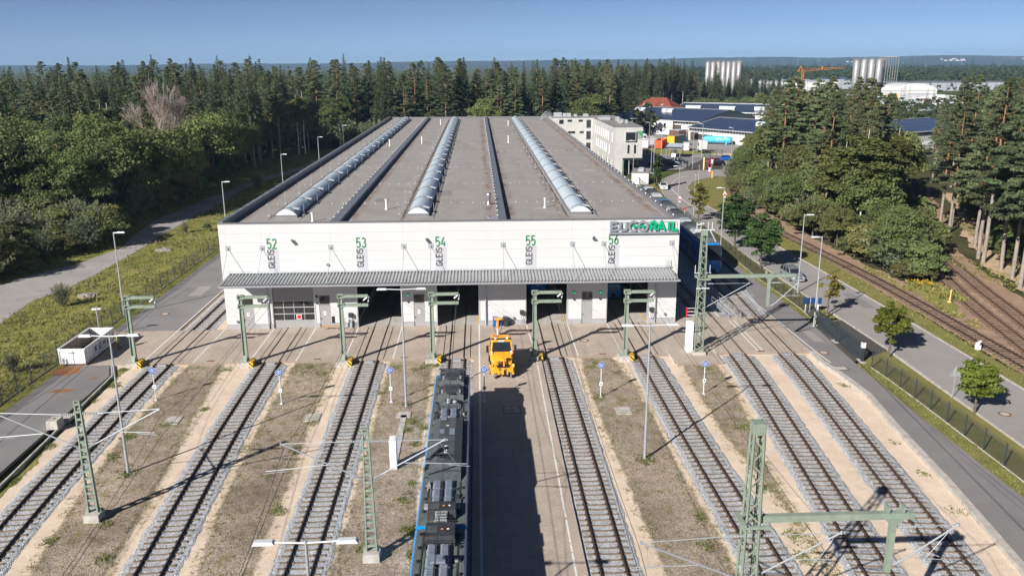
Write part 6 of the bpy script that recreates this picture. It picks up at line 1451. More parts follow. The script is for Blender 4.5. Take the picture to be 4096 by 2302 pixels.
def works(label, x, y, ang, L, D, eave, ridge, front='works_wall', rows=None, sky=(), name='works_hall', doors=(), clere=True, roofm='solar', gable=True):
    """local x along the front eave, local y up the slope"""
    t = thing(name, label, 'building', (x, y, 0), ang)
    m = MB(); m.prism([(0,0),(D,0),(D,eave-.02),(D/2,ridge-.02),(0,eave-.02)], 0, L, 'x'); m.build('wall', MAT[front], t)
    n = max(2, int(D/2/2.6))
    for s in range(n):                                  # solar rows on the near slope
        f0, f1 = s/n, (s+1)/n-.01; y0, y1 = -.6+(D/2+.6)*f0, -.6+(D/2+.6)*f1; z0, z1 = eave-.1+(ridge-eave+.1)*f0, eave-.1+(ridge-eave+.1)*f1
        m = MB(); m.add([(-.6,y0,z0+.05),(L+.6,y0,z0+.05),(L+.6,y1,z1+.05),(-.6,y1,z1+.05),(-.6,y0,z0-.07),(L+.6,y0,z0-.07),(L+.6,y1,z1-.07),(-.6,y1,z1-.07)], [(0,1,2,3),(0,4,5,1),(3,2,6,7),(0,3,7,4),(1,5,6,2)]); m.build('solar_row', MAT[roofm], t)
    m = MB(); m.add([(-.6,D/2,ridge+.05),(L+.6,D/2,ridge+.05),(L+.6,D+.6,eave),(-.6,D+.6,eave)], [(0,1,2,3)]); m.build('roof', MAT[roofm], t)
    m = MB(); m.bar((-.75,-.68,eave-.1), (L+.75,-.68,eave-.1), .12, .4); m.bar((-.72,-.55,eave-.06), (-.72,D/2,ridge+.08), .5, .16); m.bar((-.6,D/2,ridge+.14), (L+.6,D/2,ridge+.14), .7, .1); m.build('fascia', MAT['alu'], t)
    if clere:
        k = 0; xx = .4
        while xx < L-1.2: m = MB(); m.box(xx, xx+1.1, -.06, -.004, eave-1.15, eave-.25); m.build('window', MAT['dark_glass'], t); xx += 1.3
    for a, b, h, mt in doors: m = MB(); m.box(a, b, -.05, -.003, .05, h); m.build('door', MAT[mt], t)
    for f, xx, ln in sky:
        z = eave+(ridge-eave)*f; yy = D/2*f; m = MB(); m.box(xx, xx+ln, yy, yy+2.2, z-.1, z+.9); s = m.build('skylight', MAT['box_white'], t)
        m = MB(); m.prism([(yy-.1,z+.902),(yy+1.1,z+1.5),(yy+2.3,z+.902)], xx-.2, xx+ln+.2, 'x'); m.build('pane', MAT['poly'], s)
    return t
works('low works hall with solar roof and a canopy, nearest the blue tank', 79.0, 310.5, R(-58), 46, 34, 4.7, 7.6, 'works_wall', sky=[(.5,24,7),(.5,8,.0)][:1], doors=[(1,5,3.0,'works_dark')])
t = works('large works hall with a dark blue solar roof and two skylights', 56.5, 357, R(-47), 44, 44, 5.6, 9.2, 'works_wall', sky=[(.62,3,5),(.62,17,5)], doors=[(14,20,4.4,'works_dark'), (30,36,4.0,'works_dark')])
works('farther works hall with a solar roof and three skylights', 92, 392, R(-30), 70, 40, 6.0, 9.0, 'works_wall', sky=[(.3,4,7),(.3,20,7),(.3,36,7)])
t = thing('gatehouse', 'white two-storey annex with small windows before the big works hall', 'building', (72.0, 336.5, 0), R(-38)); m = MB(); m.box(0, 7.4, 0, 5, 0, 5.4); m.build('wall', MAT['box_white'], t); m = MB(); m.box(-.1, 7.5, -.1, 5.1, 5.402, 5.55); m.build('roof', MAT['metal_roof'], t)
for xx, z in ((3.6,3.6), (2.0,1.2)): m = MB(); m.box(xx, xx+.9, -.04, -.002, z, z+1.0); m.build('window', MAT['dark_glass'], t)
m = MB(); m.box(0, 7.4, -.03, -.003, 2.7, 2.85); m.build('band', MAT['skip_orange'], t)
t = thing('brown_shed', 'brown timber shed at the corner of the works hall', 'shed', (76.3, 313.5, 0), R(-58)); m = MB(); m.box(-1, 4, -4.5, .5, 0, 3.6); m.build('wall', MAT['works_brown'], t); m = MB(); m.box(-1.1, 4.1, -4.6, .6, 3.602, 3.75); m.build('roof', MAT['metal_roof'], t)
t = thing('loading_canopy', 'flat grey loading canopy on the front of the works hall', 'canopy', (80.0, 306.5, 0), R(-58)); m = MB(); m.box(0, 8.5, -4.2, -.9, 3.6, 3.8); m.build('roof', MAT['metal_roof'], t)
for xx in (.3, 8.2): m = MB(); m.tube((xx,-4.0,0), (xx,-4.0,3.6), .1, 8); m.build('post', MAT['galv'], t)
t = thing('red_roof_house', 'house with a red hipped tile roof behind the works hall', 'house', (86, 398, 0), R(-35)); m = MB(); m.box(-11, 11, -8, 8, 0, 6.0); m.build('wall', MAT['works_wall'], t); m = MB(); m.add([(-12,-9,6),(12,-9,6),(12,9,6),(-12,9,6),(-4,0,12.0),(4,0,12.0)], [(0,1,5,4),(1,2,5),(2,3,4,5),(3,0,4)]); rf = m.build('roof', MAT['roof_tile'], t)
for xx in (-5, 4): m = MB(); m.bar((xx,-5.4,8.6), (xx,-4.4,9.25), 1.2, .06); m.build('roof_window', MAT['alu'], rf)
for xx in (-7, -2, 3, 8): m = MB(); m.box(xx, xx+1.2, -8.04, -8.002, 2, 3.6); m.build('window', MAT['dark_glass'], t)
# glass shelter, entrance gate, posts
t = thing('glass_shelter', 'glass-roofed shelter on grey posts beside the white van', 'shelter', (60.4, 253.3, 0), R(-22))
m = MB(); m.add([(-2.4,-3.4,3.3),(2.4,-3.4,3.3),(2.4,3.4,3.9),(-2.4,3.4,3.9),(-2.4,-3.4,3.15),(2.4,-3.4,3.15),(2.4,3.4,3.75),(-2.4,3.4,3.75)], [(0,1,2,3),(7,6,5,4),(0,4,5,1),(1,5,6,2),(2,6,7,3),(3,7,4,0)]); m.build('roof', MAT['poly'], t); m = MB(); m.bar((-2.5,-3.45,3.2), (2.5,-3.45,3.2), .14, .4); m.bar((-2.45,-3.4,3.25), (-2.45,3.4,3.85), .14, .4); m.build('fascia', MAT['dark_metal'], t)
for x in (-2.1, 0, 2.1):
    for y in (-3.0, 3.0): m = MB(); m.tube((x,y,0), (x,y,3.25+(y+3.4)*.088-.1), .1, 8); m.build('post', MAT['galv'], t)
m = MB(); m.box(-.8, .4, -.5, .3, 0, 2.2); m.build('ticket_machine', MAT['white'], t)
t = thing('yard_gate', 'dark barred gate at the back of the works entrance', 'gate', (69.5, 252.6, 0), R(-4))
for k in range(4): m = MB(); m.box(k*1.8-.08, k*1.8+.08, -.08, .08, 0, 2.2); m.build('post', MAT['fence'], t)
m = MB(); [m.box(.09, 5.3, -.03, .03, z, z+.07) for z in (.2, 2.05)]; m.build('rail', MAT['fence'], t)
m = MB(); [m.box(.3+k*.22, .33+k*.22, -.015, .015, .271, 2.049) for k in range(23)]; m.build('bars', MAT['fence'], t)
for x, y, h, r_, mt, lb in ((61.2,222.3,3.2,.22,'sand_yellow','tall pale yellow height post at the works entrance'), (57.8,222.5,1.6,.22,'black','black card reader pillar at the works entrance'), (57.0,224,2.1,.09,'black','black gate post left of the card reader'), (57.7,226,2.1,.09,'black','second black gate post behind the card reader'), (58.8,205.4,1.6,.13,'yellow','yellow post by the level crossing'), (63.0,223.5,2.0,.06,'black','thin dark post at the works fence')):
    if mt not in MAT: MAT[mt] = M(mt, (.70,.52,.25), .7)
    t = thing('bollard', lb, 'post', (x, y, 0)); m = MB(); m.tube((0,0,0), (0,0,h), r_, 12); m.build('shaft', MAT[mt], t); m = MB(); m.tube((0,0,h), (0,0,h+.05), r_*.8, 12); m.build('cap', MAT[mt], t)
# level crossing crosses and warning triangles
for x, y, lb in ((58.1,205.6,'red and white crossbuck at the near side of the level crossing'), (63.6,223.0,'red and white crossbuck at the far side of the level crossing')):
    t = thing('crossbuck_sign', lb, 'sign', (x, y, 0), R(-10), 'crossbucks at the level crossing'); m = MB(); m.tube((0,.05,0), (0,.05,2.6), .05, 8); m.build('pole', MAT['galv'], t)
    for s in (-1, 1):
        m = MB(); d = Vector((s*.42, 0, .85)); a, b = Vector((0,-.01*s,2.1))-d, Vector((0,-.01*s,2.1))+d; m.bar(a+(b-a)*.22, a+(b-a)*.78, .2, .025, (0,1,0)); m.mat(1).bar(a, a+(b-a)*.22, .2, .026, (0,1,0)); m.bar(a+(b-a)*.78, b, .2, .026, (0,1,0)); m.build('arm_board', [MAT['white'], MAT['red']], t)
for x, y, lb in ((39.6,159.9,'warning triangle with locomotive on the left verge of the bend'), (50.1,165.1,'warning triangle with locomotive by the siding'), (40.75,64.9,'grey back of a triangular sign near the rightmost street tree')):
    t = thing('warning_sign', lb, 'sign', (x, y, 0), R(-12) if y > 100 else R(180), 'triangular road signs'); m = MB(); m.tube((0,.04,0), (0,.04,2.9), .035, 8); m.build('pole', MAT['galv'], t)
    def tri(r_, y_, mt, nm): m = MB(); m.prism([(-r_*.866,2.35-r_*.5), (r_*.866,2.35-r_*.5), (0,2.35+r_)], y_, y_+.012, 'y'); return m.build(nm, MAT[mt], t)
    tri(.62, 0, 'red', 'triangle'); tri(.47, -.006, 'white', 'triangle_face'); m = MB(); m.box(-.18, .18, -.012, -.0065, 2.15, 2.27); m.box(.02, .15, -.012, -.0065, 2.271, 2.38); m.build('locomotive_symbol', MAT['black'], t); m = MB(); m.prism([(-.54,2.04),(.54,2.04),(0,2.97)], .014, .02, 'y'); m.build('back_plate', MAT['galv'], t)
    if y > 100: m = MB(); m.box(-.2, .2, 0, .012, 1.55, 1.75); m.build('plate', MAT['white'], t)
t = thing('red_disc_post', 'short post with a red and white disc on the verge', 'sign', (39.5,155.4,0)); m = MB(); m.tube((0,0,0), (0,0,.8), .05, 6); m.build('pole', MAT['white'], t); m = MB(); m.tube((0,-.03,1.0), (0,.0,1.0), .26, 16); m.build('disc', MAT['red'], t)
t = thing('point_lever', 'yellow point lever between the sidings', 'lever', (56.7,93.6,0)); m = MB(); m.bar((0,0,0), (.1,0,1.6), .09); m.build('lever', MAT['sand_yellow'], t); m = MB(); m.box(-.15, .2, -.12, .12, 0, .2); m.ball((.05,0,.45), .13); m.build('weight', MAT['sand_yellow'], t)
t = thing('point_signal', 'small white point signal beside the siding', 'signal', (50.3,77.0,0)); m = MB(); m.box(-.2, .2, -.2, .2, 0, .5); m.build('body', MAT['white'], t); m = MB(); m.bar((-.2,0,.55), (.25,0,.85), .25, .2); m.build('arm', MAT['white'], t); m = MB(); m.box(.1, .3, -.15, .15, .5, .8); m.build('lantern', MAT['black'], t)
t = thing('buffer_stop', 'buffer stop with white disc at the end of the right siding', 'buffer stop', (101.5,185.5,0), R(-25)); m = MB(); m.box(-1.3, 1.3, -.15, .15, .8, 1.2); m.build('beam', MAT['wood_sleeper'], t); m = MB(); [m.bar((s,0,0), (s,0,.8), .2) for s in (-.8, .8)]; m.build('legs', MAT['rust'], t); m = MB(); m.tube((0,-.2,1.0), (0,-.16,1.0), .25, 14); m.build('disc', MAT['white'], t)
# handrails and stair beside the hall, red and white barrier
t = thing('handrail', 'galvanised handrails of the stair beside the rightmost yard track', 'handrail', (28.4, 93, 0))
for x0 in (-.6, .75):
    m = MB()
    for z in (.55, 1.05): m.bar((x0+.4,-4.5,z-.15), (x0-.1,5.5,z), .05)
    for k in range(6): m.bar((x0+.4-.1*k,-4.5+2*k,-.2), (x0+.4-.1*k,-4.5+2*k,1.03-.15+.03*k), .05)
    m.build('railing', MAT['galv'], t)
for k in range(6): m = MB(); m.box(-.55, .75, -4.4+k*.32, -4.12+k*.32, -.2, -.02-.0*k); m.build('step', MAT['galv'], t)
m = MB(); m.box(-1.0, -.75, -3.4, 5.6, -.3, .02); m.box(.95, 1.2, -3.4, 6.5, -.3, .02); m.build('wall', MAT['concrete'], t)
t = thing('barrier', 'red and white safety barrier at the hall corner', 'barrier', (24.2, 89.5, 0)); m = MB(); [m.bar((-.6,0,z), (.6,0,z), .05) for z in (.25, .65, 1.05)]; m.bar((.6,0,0), (.6,0,1.1), .06); m.build('rail', MAT['white'], t); m = MB(); m.bar((-.6,0,0), (-.6,0,1.15), .12); m.build('post', MAT['red'], t)
MAT['rubble'] = M('rubble', (.27,.25,.225), .95, var=.3, scale=3)
# rubble piles in the meadow
random.seed(3)
for x, y, lb in ((-49.5,128.9,'pale rubble heap in the meadow nearest the fence lamps'), (-49.6,102.6,'overgrown rubble heap in the near meadow'), (-49.1,166.9,'pale rubble heap beside the woodland path'), (-48.2,197,'far rubble heap by the conical bush')):
    m = MB()
    for k in range(70):
        a, r_ = random.uniform(0, 6.28), random.random()**.5*1.7; s = random.uniform(.12, .32); h = .55*(1-r_/1.9)
        m.frust(r_*math.cos(a)-s,r_*math.cos(a)+s,r_*math.sin(a)*.8-s,r_*math.sin(a)*.8+s,h-.2, r_*math.cos(a)-s*.6,r_*math.cos(a)+s*.5,r_*math.sin(a)*.8-s*.5,r_*math.sin(a)*.8+s*.6,h+s*.7)
    o = m.build('rubble_heap', MAT['rubble']); o.location = (x, y, -.05); o.scale = (.75,.7,.6); tag(o, lb, 'rubble'); o['kind'] = 'stuff'

# ------------------------------------------------------------------ silos, far works, crane
MAT['silo'] = M('silo', (.29,.287,.29), .5, .3, var=.12, scale=.15); MAT['silo_band'] = M('silo_band', (.40,.41,.43), .45, .7, var=.1)
def silo_mesh(r_, H, hop):
    m = MB(); n = 24; prof = [(r_*.25,0),(r_*.25,.3),(r_,hop),(r_,H),(r_*.6,H+r_*.25),(0,H+r_*.32)]; m.lathe(prof, n=n); return m.mesh('shell', [MAT['silo']], True)
def band_mesh(r_, H, hop):
    m = MB(); z = hop
    while z < H: m.lathe([(r_+.01,z),(r_+.03,z+.02),(r_+.03,z+.1),(r_+.01,z+.12)], n=24); z += 2.6
    return m.mesh('band', [MAT['silo_band']], True)
def legs_mesh(r_, hop):
    m = MB(); [m.bar((r_*.8*math.cos(a),r_*.8*math.sin(a),0), (r_*.8*math.cos(a),r_*.8*math.sin(a),hop+.5), .3) for a in (.78, 2.36, 3.93, 5.5)]; return m.mesh('leg_frame', [MAT['silo_band']])
def rail_mesh_(r_, H):
    m = MB(); n = 12
    for k in range(n): a, b = 2*math.pi*k/n, 2*math.pi*(k+1)/n; m.bar((r_*math.cos(a),r_*math.sin(a),H), (r_*math.cos(a),r_*math.sin(a),H+1.3), .09); m.bar((r_*math.cos(a),r_*math.sin(a),H+1.3), (r_*math.cos(b),r_*math.sin(b),H+1.3), .09)
    m.tube((0,0,H), (0,0,H+1.8), .25, 8); return m.mesh('railing', [MAT['silo']])
def silos(grp, spots, r_, H, hop, label):
    ms = (silo_mesh(r_, H, hop), band_mesh(r_, H, hop), legs_mesh(r_, hop), rail_mesh_(r_*.95, H))
    for i, (x, y) in enumerate(spots):
        t = thing('silo', label(i), 'silo', (x, y, 0), .2*i, grp)
        for nm, me in zip(('shell','band','leg_frame','railing'), ms): link(nm, me, t)
O7 = ('first','second','third','fourth','fifth','sixth','seventh','eighth','ninth','tenth','eleventh','twelfth')
silos('silos of the farther group behind the wood', [(191.5+k*4.05, 700-k*1.0) for k in range(7)] + [(218.5,706), (222.5,712)], 2.0, 27.6, 4, lambda i: O7[i] + ' steel silo from the left in the slim group behind the wood')
silos('silos of the right group', [(328+k*5.95, 725-k*1.5) for k in range(4)] + [(350.5+k*3.6, 728+k*7) for k in range(1, 5)], 2.85, 29.2, 4, lambda i: O7[i] + ' tall steel silo from the left in the big right group')
m = MB()
for k in range(6): x, y = 352.6+k*2.35, 722.5+k*.4; m.tube((x,y,2), (x,y,31.5), .22, 8); m.tube((x,y,31.5), (x-2.5,y+3,32.0), .22, 8)
for z in range(4, 31, 3): m.bar((352.4,722,z), (364.6,724,z), .1)
tag(m.build('filling_pipes', MAT['silo']), 'row of vertical filling pipes on the right side of the big silos', 'pipes')
m = MB()
for k in range(13): m.bar((323.5+k*3.1,721.8+.1*k,28.8), (323.5+k*3.1,721.8+.1*k,31.6), .12)
for z in (29.2,30.4,31.6): m.bar((323.5,721.8,z), (361,723,z), .12)
tag(m.build('silo_walkway', MAT['silo']), 'railed walkway across the tops of the big silos', 'walkway')
def block(label, x0, x1, y0, y1, h, mt='box_white', rm='metal_roof', name='warehouse', arch=0, win=0, rz=0):
    t = thing(name, label, 'building', ((x0+x1)/2, y0, 0), rz); W2 = (x1-x0)/2; D = y1-y0
    m = MB(); m.box(-W2, W2, 0, D, 0, h); m.build('wall', MAT[mt], t)
    m = MB()
    if arch: n = 10; m.prism([(-W2-.3,h+.02)]+[(-W2*math.cos(math.pi*k/n)*1.01, h+.02+arch*math.sin(math.pi*k/n)) for k in range(n+1)]+[(W2+.3,h+.02)], -.3, D+.3, 'y')
    else: m.box(-W2-.3, W2+.3, -.3, D+.3, h+.02, h+.35)
    m.build('roof', MAT[rm], t)
    for k in range(win): m = MB(); xx = -W2+(k+.5)*2*W2/win; m.box(xx-.9, xx+.9, -.05, -.002, h*.45, h*.75); m.build('window', MAT['dark_glass'], t)
    return t
block('white warehouse with grey side below the big silos', 226, 254, 520, 545, 6.4, win=0)
MAT['grey_clad'] = M('grey_clad', (.33,.36,.40), .6, var=.05)
block('grey clad hall right of the white warehouse below the silos', 240, 254.6, 518.5, 519.9, 6.2, 'grey_clad')
block('white flat-roofed block below the yellow container', 266, 278, 505, 520, 4.4, win=2)
block('long grey loading shed among the far works', 256, 272, 480, 492, 2.6, 'grey_clad')
block('white tunnel tent right of the silos, farther one', 350, 388, 700, 740, 4.0, arch=6.0, rm='box_white', name='storage_tent')
block('white tunnel tent right of the silos, nearer one', 286, 322, 545, 575, 2.2, arch=4.6, rm='box_white', name='storage_tent')
block('long white works building left of the big silos', 262, 352, 815, 850, 9.0)
block('blue-roofed production hall behind the white works building', 300, 420, 880, 960, 10.0, 'grey_clad', 'solar')
block('pale warehouse right of the slim silos', 205, 217, 640, 660, 12.0)
block('white low building in front of the crane', 246, 270, 600, 620, 4.6, win=3)
block('long dark-roofed factory far right behind the tents', 395, 520, 800, 860, 8.0, 'grey_clad', 'coping')
block('grey farm roof among the far trees on the right', 430, 452, 640, 660, 6.0, 'works_wall', 'concrete')
works('hall with a solar roof seen through the gap between the pines', 137, 262, R(30), 36, 30, 6.2, 8.6, 'works_wall', sky=(), name='works_hall')
t = thing('carport', 'flat white carport in the gap between the pines', 'carport', (138, 252, 0), R(25)); m = MB(); m.box(0, 14, 0, 6, 3.2, 3.5); m.build('roof', MAT['box_white'], t); 
for xx in (.4, 5, 13.5): m = MB(); m.box(xx, xx+.3, .3, .6, 0, 3.2); m.build('post', MAT['works_brown'], t)
for x, z, mt, lb in ((262,5.2,'box_yellow','yellow sea container on top of the far stack'), (258,2.62,'box_white','white sea container under the yellow one'), (265,2.6,'box_white','second white sea container in the far stack'), (271,2.6,'box_white','right white sea container in the far stack'), (283,2.6,'roof_tile','rust red sea container at the right end of the far stack'), (283,.0,'roof_tile','lower rust red sea container at the right end'), (260,.0,'box_white','bottom left sea container of the far stack'), (268,.0,'box_white','bottom right sea container of the far stack')):
    t = thing('sea_container', lb, 'container', (x, 524, z), 0, 'sea containers in the far works'); m = MB(); m.box(-3.2, 3.2, -1.2, 1.2, 0, 2.55); m.build('body', MAT[mt], t); m = MB(); [m.box(-3.1+k*.5, -2.9+k*.5, -1.26, -1.202, .1, 2.45) for k in range(13)]; m.build('corrugation', MAT[mt], t)
t = thing('tower_crane', 'orange tower crane rising from the far works', 'crane', (240.6, 620, 0)); MAT['crane'] = M('crane', (.62,.22,.03), .6, var=.08)
m = MB()
for sx in (-.7, .7):
    for sy in (-.7, .7): m.bar((sx,sy,0), (sx,sy,21), .16)
for k in range(14): m.bar((-.7,-.7,k*1.5), (.7,-.7,(k+1)*1.5), .12); m.bar((.7,.7,k*1.5), (-.7,.7,(k+1)*1.5), .12)
m.build('tower', MAT['crane'], t); m = MB(); [m.bar((-4,y_,21), (34,y_+6,23.2), .17) for y_ in (-.5, .5)]; m.bar((-3,0,22.5), (34,6,24.1), .15); [m.bar((-3+k*2,0+k*.33,21.1+k*.116), (-2+k*2,.2+k*.33,22.6+k*.08), .09) for k in range(18)]; m.build('jib', MAT['crane'], t); m = MB(); m.bar((-4,0,21), (-1.5,0,25), .3); m.bar((0,0,21), (-1.8,0,25), .25); m.box(15, 15.6, 2.3, 2.9, 22.4, 24.6); m.build('apex', MAT['crane'], t)

# ------------------------------------------------------------------ hills on the horizon
MAT['hill'] = ground_mat('hill', [(.3, (.030,.045,.022)), (.6, (.045,.06,.028)), (.8, (.075,.085,.045))], .004, .03, .3, .3, 2)
random.seed(8)
hx = [(-5200,24),(-3266,24),(-2593,21),(-1800,30),(-1054,27),(-400,38),(164,41),(700,46),(1224,47),(1670,57),(2118,60),(2479,53),(2841,58),(3387,66),(3932,58),(5200,50)]
def hz(x):
    for (a, za), (b, zb) in zip(hx[:-1], hx[1:]):
        if a <= x <= b: t_ = (x-a)/(b-a); t_ = t_*t_*(3-2*t_); return za+(zb-za)*t_
    return 40
mb = MB(); xs_ = [-5200+k*16 for k in range(651)]; prof = [(-1800,-.5,0),(-900,.18,1.5),(-450,.55,2.5),(-120,.88,3.0),(0,1.0,3.5),(300,.9,2)]
for x in xs_:
    for dy, f, nz in prof: mb.v.append((x+(0 if dy else random.uniform(-4,4)), 6000+dy, hz(x)*f+random.uniform(-.5,.5)*nz - (.4 if f < 0 else 0)))
n = len(prof)
for i in range(len(xs_)-1):
    for k in range(n-1): b = i*n+k; mb.f.append((b, b+n, b+n+1, b+1)); mb.m.append(0)
struct(mb.build('hills', MAT['hill']))
hg = 'houses on the far hillside'
hm = MB(); hm.box(-7, 7, -5, 5, 0, 6); HW = hm.mesh('wall', [MAT['white']]); hm = MB(); hm.prism([(-6,6.02),(6,6.02),(0,10)], -8, 8, 'x'); HR = hm.mesh('roof', [MAT['roof_tile']])
for k, (x, y, s) in enumerate([(3040+random.uniform(0,170), 5400+random.uniform(0,200), random.uniform(.7,1.5)) for _ in range(11)] + [(3560+random.uniform(0,200), 5600+random.uniform(0,120), random.uniform(.7,1.4)) for _ in range(9)] + [(2360+random.uniform(0,90), 5300+random.uniform(0,120), random.uniform(.7,1.4)) for _ in range(5)]):
    t = thing('house', 'tiny pale house with red roof among the houses on the far hillside', 'house', (x, y, hz(x)*(.18+.37*max(0,(y-5100)/450) if y < 5550 else .6)-1), random.uniform(-.4,.4), hg); link('wall', HW, t, scale=(s,s,s)); link('roof', HR, t, scale=(s,s,s))
for x, y, lb in ((1900,5000,'thin lattice power pylon before the far hills, left one'), (2110,5200,'thin lattice power pylon before the far hills, middle one'), (2900,5000,'thin lattice power pylon before the far hills, right one')):
    t = thing('power_pylon', lb, 'pylon', (x, y, 0)); m = MB(); [m.bar((sx*4,0,0), (sx*.6,0,46), .7) for sx in (-1,1)]; m.build('tower', MAT['galv'], t); m = MB(); [m.bar((-w2,0,z), (w2,0,z), .7) for w2, z in ((9,32),(7,39))]; m.build('cross_arm', MAT['galv'], t)
# ------------------------------------------------------------------ vegetation
def leaf_mat(name, c, var=.35, rnd=.3, trans=.42, hue=.03):
    m, n, b = _new(name); v = n.nodes.new('ShaderNodeTexCoord').outputs['Object']
    lo = [k*(1-var) for k in c]; hi = [k*(1+var) for k in c]
    cc = _ramp(n, _noise(n, v, .55, 4, .7), [(.3, lo), (.7, hi)])
    oi = n.nodes.new('ShaderNodeObjectInfo'); hs = n.nodes.new('ShaderNodeHueSaturation'); n.links.new(cc, hs.inputs['Color'])
    mr = n.nodes.new('ShaderNodeMapRange'); n.links.new(oi.outputs['Random'], mr.inputs[0]); mr.inputs[3].default_value = 1-rnd; mr.inputs[4].default_value = 1+rnd; n.links.new(mr.outputs[0], hs.inputs['Value'])
    wn = n.nodes.new('ShaderNodeTexWhiteNoise'); wn.noise_dimensions = '1D'; n.links.new(oi.outputs['Random'], wn.inputs['W']); m2 = n.nodes.new('ShaderNodeMapRange'); n.links.new(wn.outputs['Value'], m2.inputs[0]); m2.inputs[3].default_value = .5-hue; m2.inputs[4].default_value = .5+hue; n.links.new(m2.outputs[0], hs.inputs['Hue'])
    n.links.new(hs.outputs[0], b.inputs['Base Color']); b.inputs['Roughness'].default_value = .65; b.inputs['Specular IOR Level'].default_value = .25
    tr_ = n.nodes.new('ShaderNodeBsdfTranslucent'); n.links.new(hs.outputs[0], tr_.inputs[0]); mx = n.nodes.new('ShaderNodeMixShader'); mx.inputs[0].default_value = trans
    out = [q for q in n.nodes if q.type == 'OUTPUT_MATERIAL'][0]; n.links.new(b.outputs[0], mx.inputs[1]); n.links.new(tr_.outputs[0], mx.inputs[2]); n.links.new(mx.outputs[0], out.inputs[0])
    return m
for nm_, c_, kw in (('spruce', (.092,.12,.058), {}), ('pine', (.135,.165,.08), {}), ('broadleaf', (.165,.195,.07), {}), ('shrub', (.17,.19,.07), {'hue':.04}), ('willow', (.19,.21,.125), {}), ('birch', (.12,.14,.045), {}), ('maple', (.155,.215,.035), {'hue':.03}), ('maple_yellow', (.22,.205,.04), {'hue':.02}), ('maple_dark', (.085,.13,.04), {}), ('columnar', (.04,.075,.022), {}), ('weed', (.24,.25,.08), {'hue':.03,'trans':.45}), ('dry_weed', (.33,.285,.15), {'trans':.45}), ('flower', (.7,.7,.6), {}), ('goldenrod', (.45,.33,.03), {})):
    MAT[nm_] = leaf_mat(nm_, c_, **kw)
MAT['bark'] = M('bark', (.115,.09,.072), .95, var=.3, scale=3, bump=.6, bscale=10, world=False); MAT['bark_pine'] = M('bark_pine', (.25,.125,.065), .95, var=.35, scale=1.2, bump=.5, bscale=8, world=False); MAT['bark_birch'] = M('bark_birch', (.55,.53,.49), .9, var=.35, scale=3, world=False); MAT['bark_grey'] = M('bark_grey', (.25,.215,.185), .95, var=.25, scale=2, world=False); MAT['dead'] = M('dead', (.30,.25,.22), .95, var=.25, scale=2, world=False)

def np_mesh(name, verts, nq, mats, k=4, idx=None):
    """verts (nq*k,3): nq separate polygons of k corners"""
    me = bpy.data.meshes.new(name); N = len(verts); me.vertices.add(N); me.vertices.foreach_set('co', verts.astype(np.float32).ravel())
    me.loops.add(N); me.loops.foreach_set('vertex_index', np.arange(N, dtype=np.int32)); me.polygons.add(nq); me.polygons.foreach_set('loop_start', np.arange(0, N, k, dtype=np.int32))
    if idx is not None: me.polygons.foreach_set('material_index', idx.astype(np.int32))
    me.update(calc_edges=True)
    for m_ in mats: me.materials.append(m_)
    return me
rg = np.random.default_rng(4)
def unit(v): return v/np.maximum(np.linalg.norm(v, axis=1, keepdims=True), 1e-6)
def leaf_verts(pos, dirs, size, asp=.5):
    d = unit(dirs); r_ = unit(rg.normal(size=pos.shape)); s = unit(np.cross(d, r_)); L = size[:, None]
    q = np.stack([pos-d*L*.5, pos+s*L*asp*.5, pos+d*L*.5, pos-s*L*asp*.5], 1); return q.reshape(-1, 3)
def spruce_crown(H, Rr, z0, nlev=34, dens=1.0, bare=.0):
    P_, D_, S_ = [], [], []
    for i in range(nlev):
        f = i/(nlev-1); z = z0+(H-z0)*f**.92; rr = Rr*(1-f)**.85*(.75+.5*rg.random())+.12
        nb = int(7+6*(1-f))
        for b in range(nb):
            if rg.random() < bare: continue
            a = 2*math.pi*(b+rg.random())/nb; L = rr*rg.uniform(.65,1.15); m = max(3, int(L*7*dens))
            t = np.sort(rg.random(m))**.8; dz = .18*L*t - .55*L*t*t*(1-.5*f)
            p = np.stack([np.cos(a)*L*t, np.sin(a)*L*t, z+dz], 1)+rg.normal(0, .10, (m,3))
            sp = rg.normal(0, .55, (m,3)); dd = np.stack([np.full(m, math.cos(a)), np.full(m, math.sin(a)), np.full(m, -.35)], 1)+sp
            P_.append(p); D_.append(dd); S_.append(rg.uniform(.45,.95,m)*(.6+.5*(1-f)))
    P_ = np.concatenate(P_); return leaf_verts(P_, np.concatenate(D_), np.concatenate(S_), .42), len(P_)
def clump_crown(centers, radii, per, size, up=.3, flat=1., asp=.6):
    P_, D_, S_ = [], [], []
    for c, r_ in zip(centers, radii):
        m = int(per*(.6+.8*rg.random())*max(.5, (r_/np.mean(radii))**2)); u = unit(rg.normal(size=(m,3))); u[:,2] = np.abs(u[:,2])*.75+u[:,2]*.25
        rad = r_*(.55+.5*rg.random((m,1))); p = np.array(c)+u*rad*np.array([1,1,flat])
        P_.append(p); D_.append(np.cross(u, rg.normal(size=(m,3)))+np.array([0,0,up])); S_.append(rg.uniform(.7,1.3,m)*size)
    P_ = np.concatenate(P_); return leaf_verts(P_, np.concatenate(D_), np.concatenate(S_), asp), len(P_)
def pine_crown(H, Rr, z0, nb=46, per=90, size=.42):
    C_, Rd = [], []
    for i in range(nb):
        f = (i+rg.random())/nb; z = z0+(H-z0)*f; prof = Rr*min(1., (f+.2)/.38)*(1-f)**.6; a = i*2.4+rg.normal(0,.5); rr = prof*math.sqrt(rg.uniform(.1,1))
        C_.append((rr*math.cos(a), rr*math.sin(a), z)); Rd.append(Rr*rg.uniform(.17,.33)*(1-.5*f))
    C_.append((0,0,H-.3)); Rd.append(.35)
    return clump_crown(C_, Rd, per, size, .5, .42, .35)
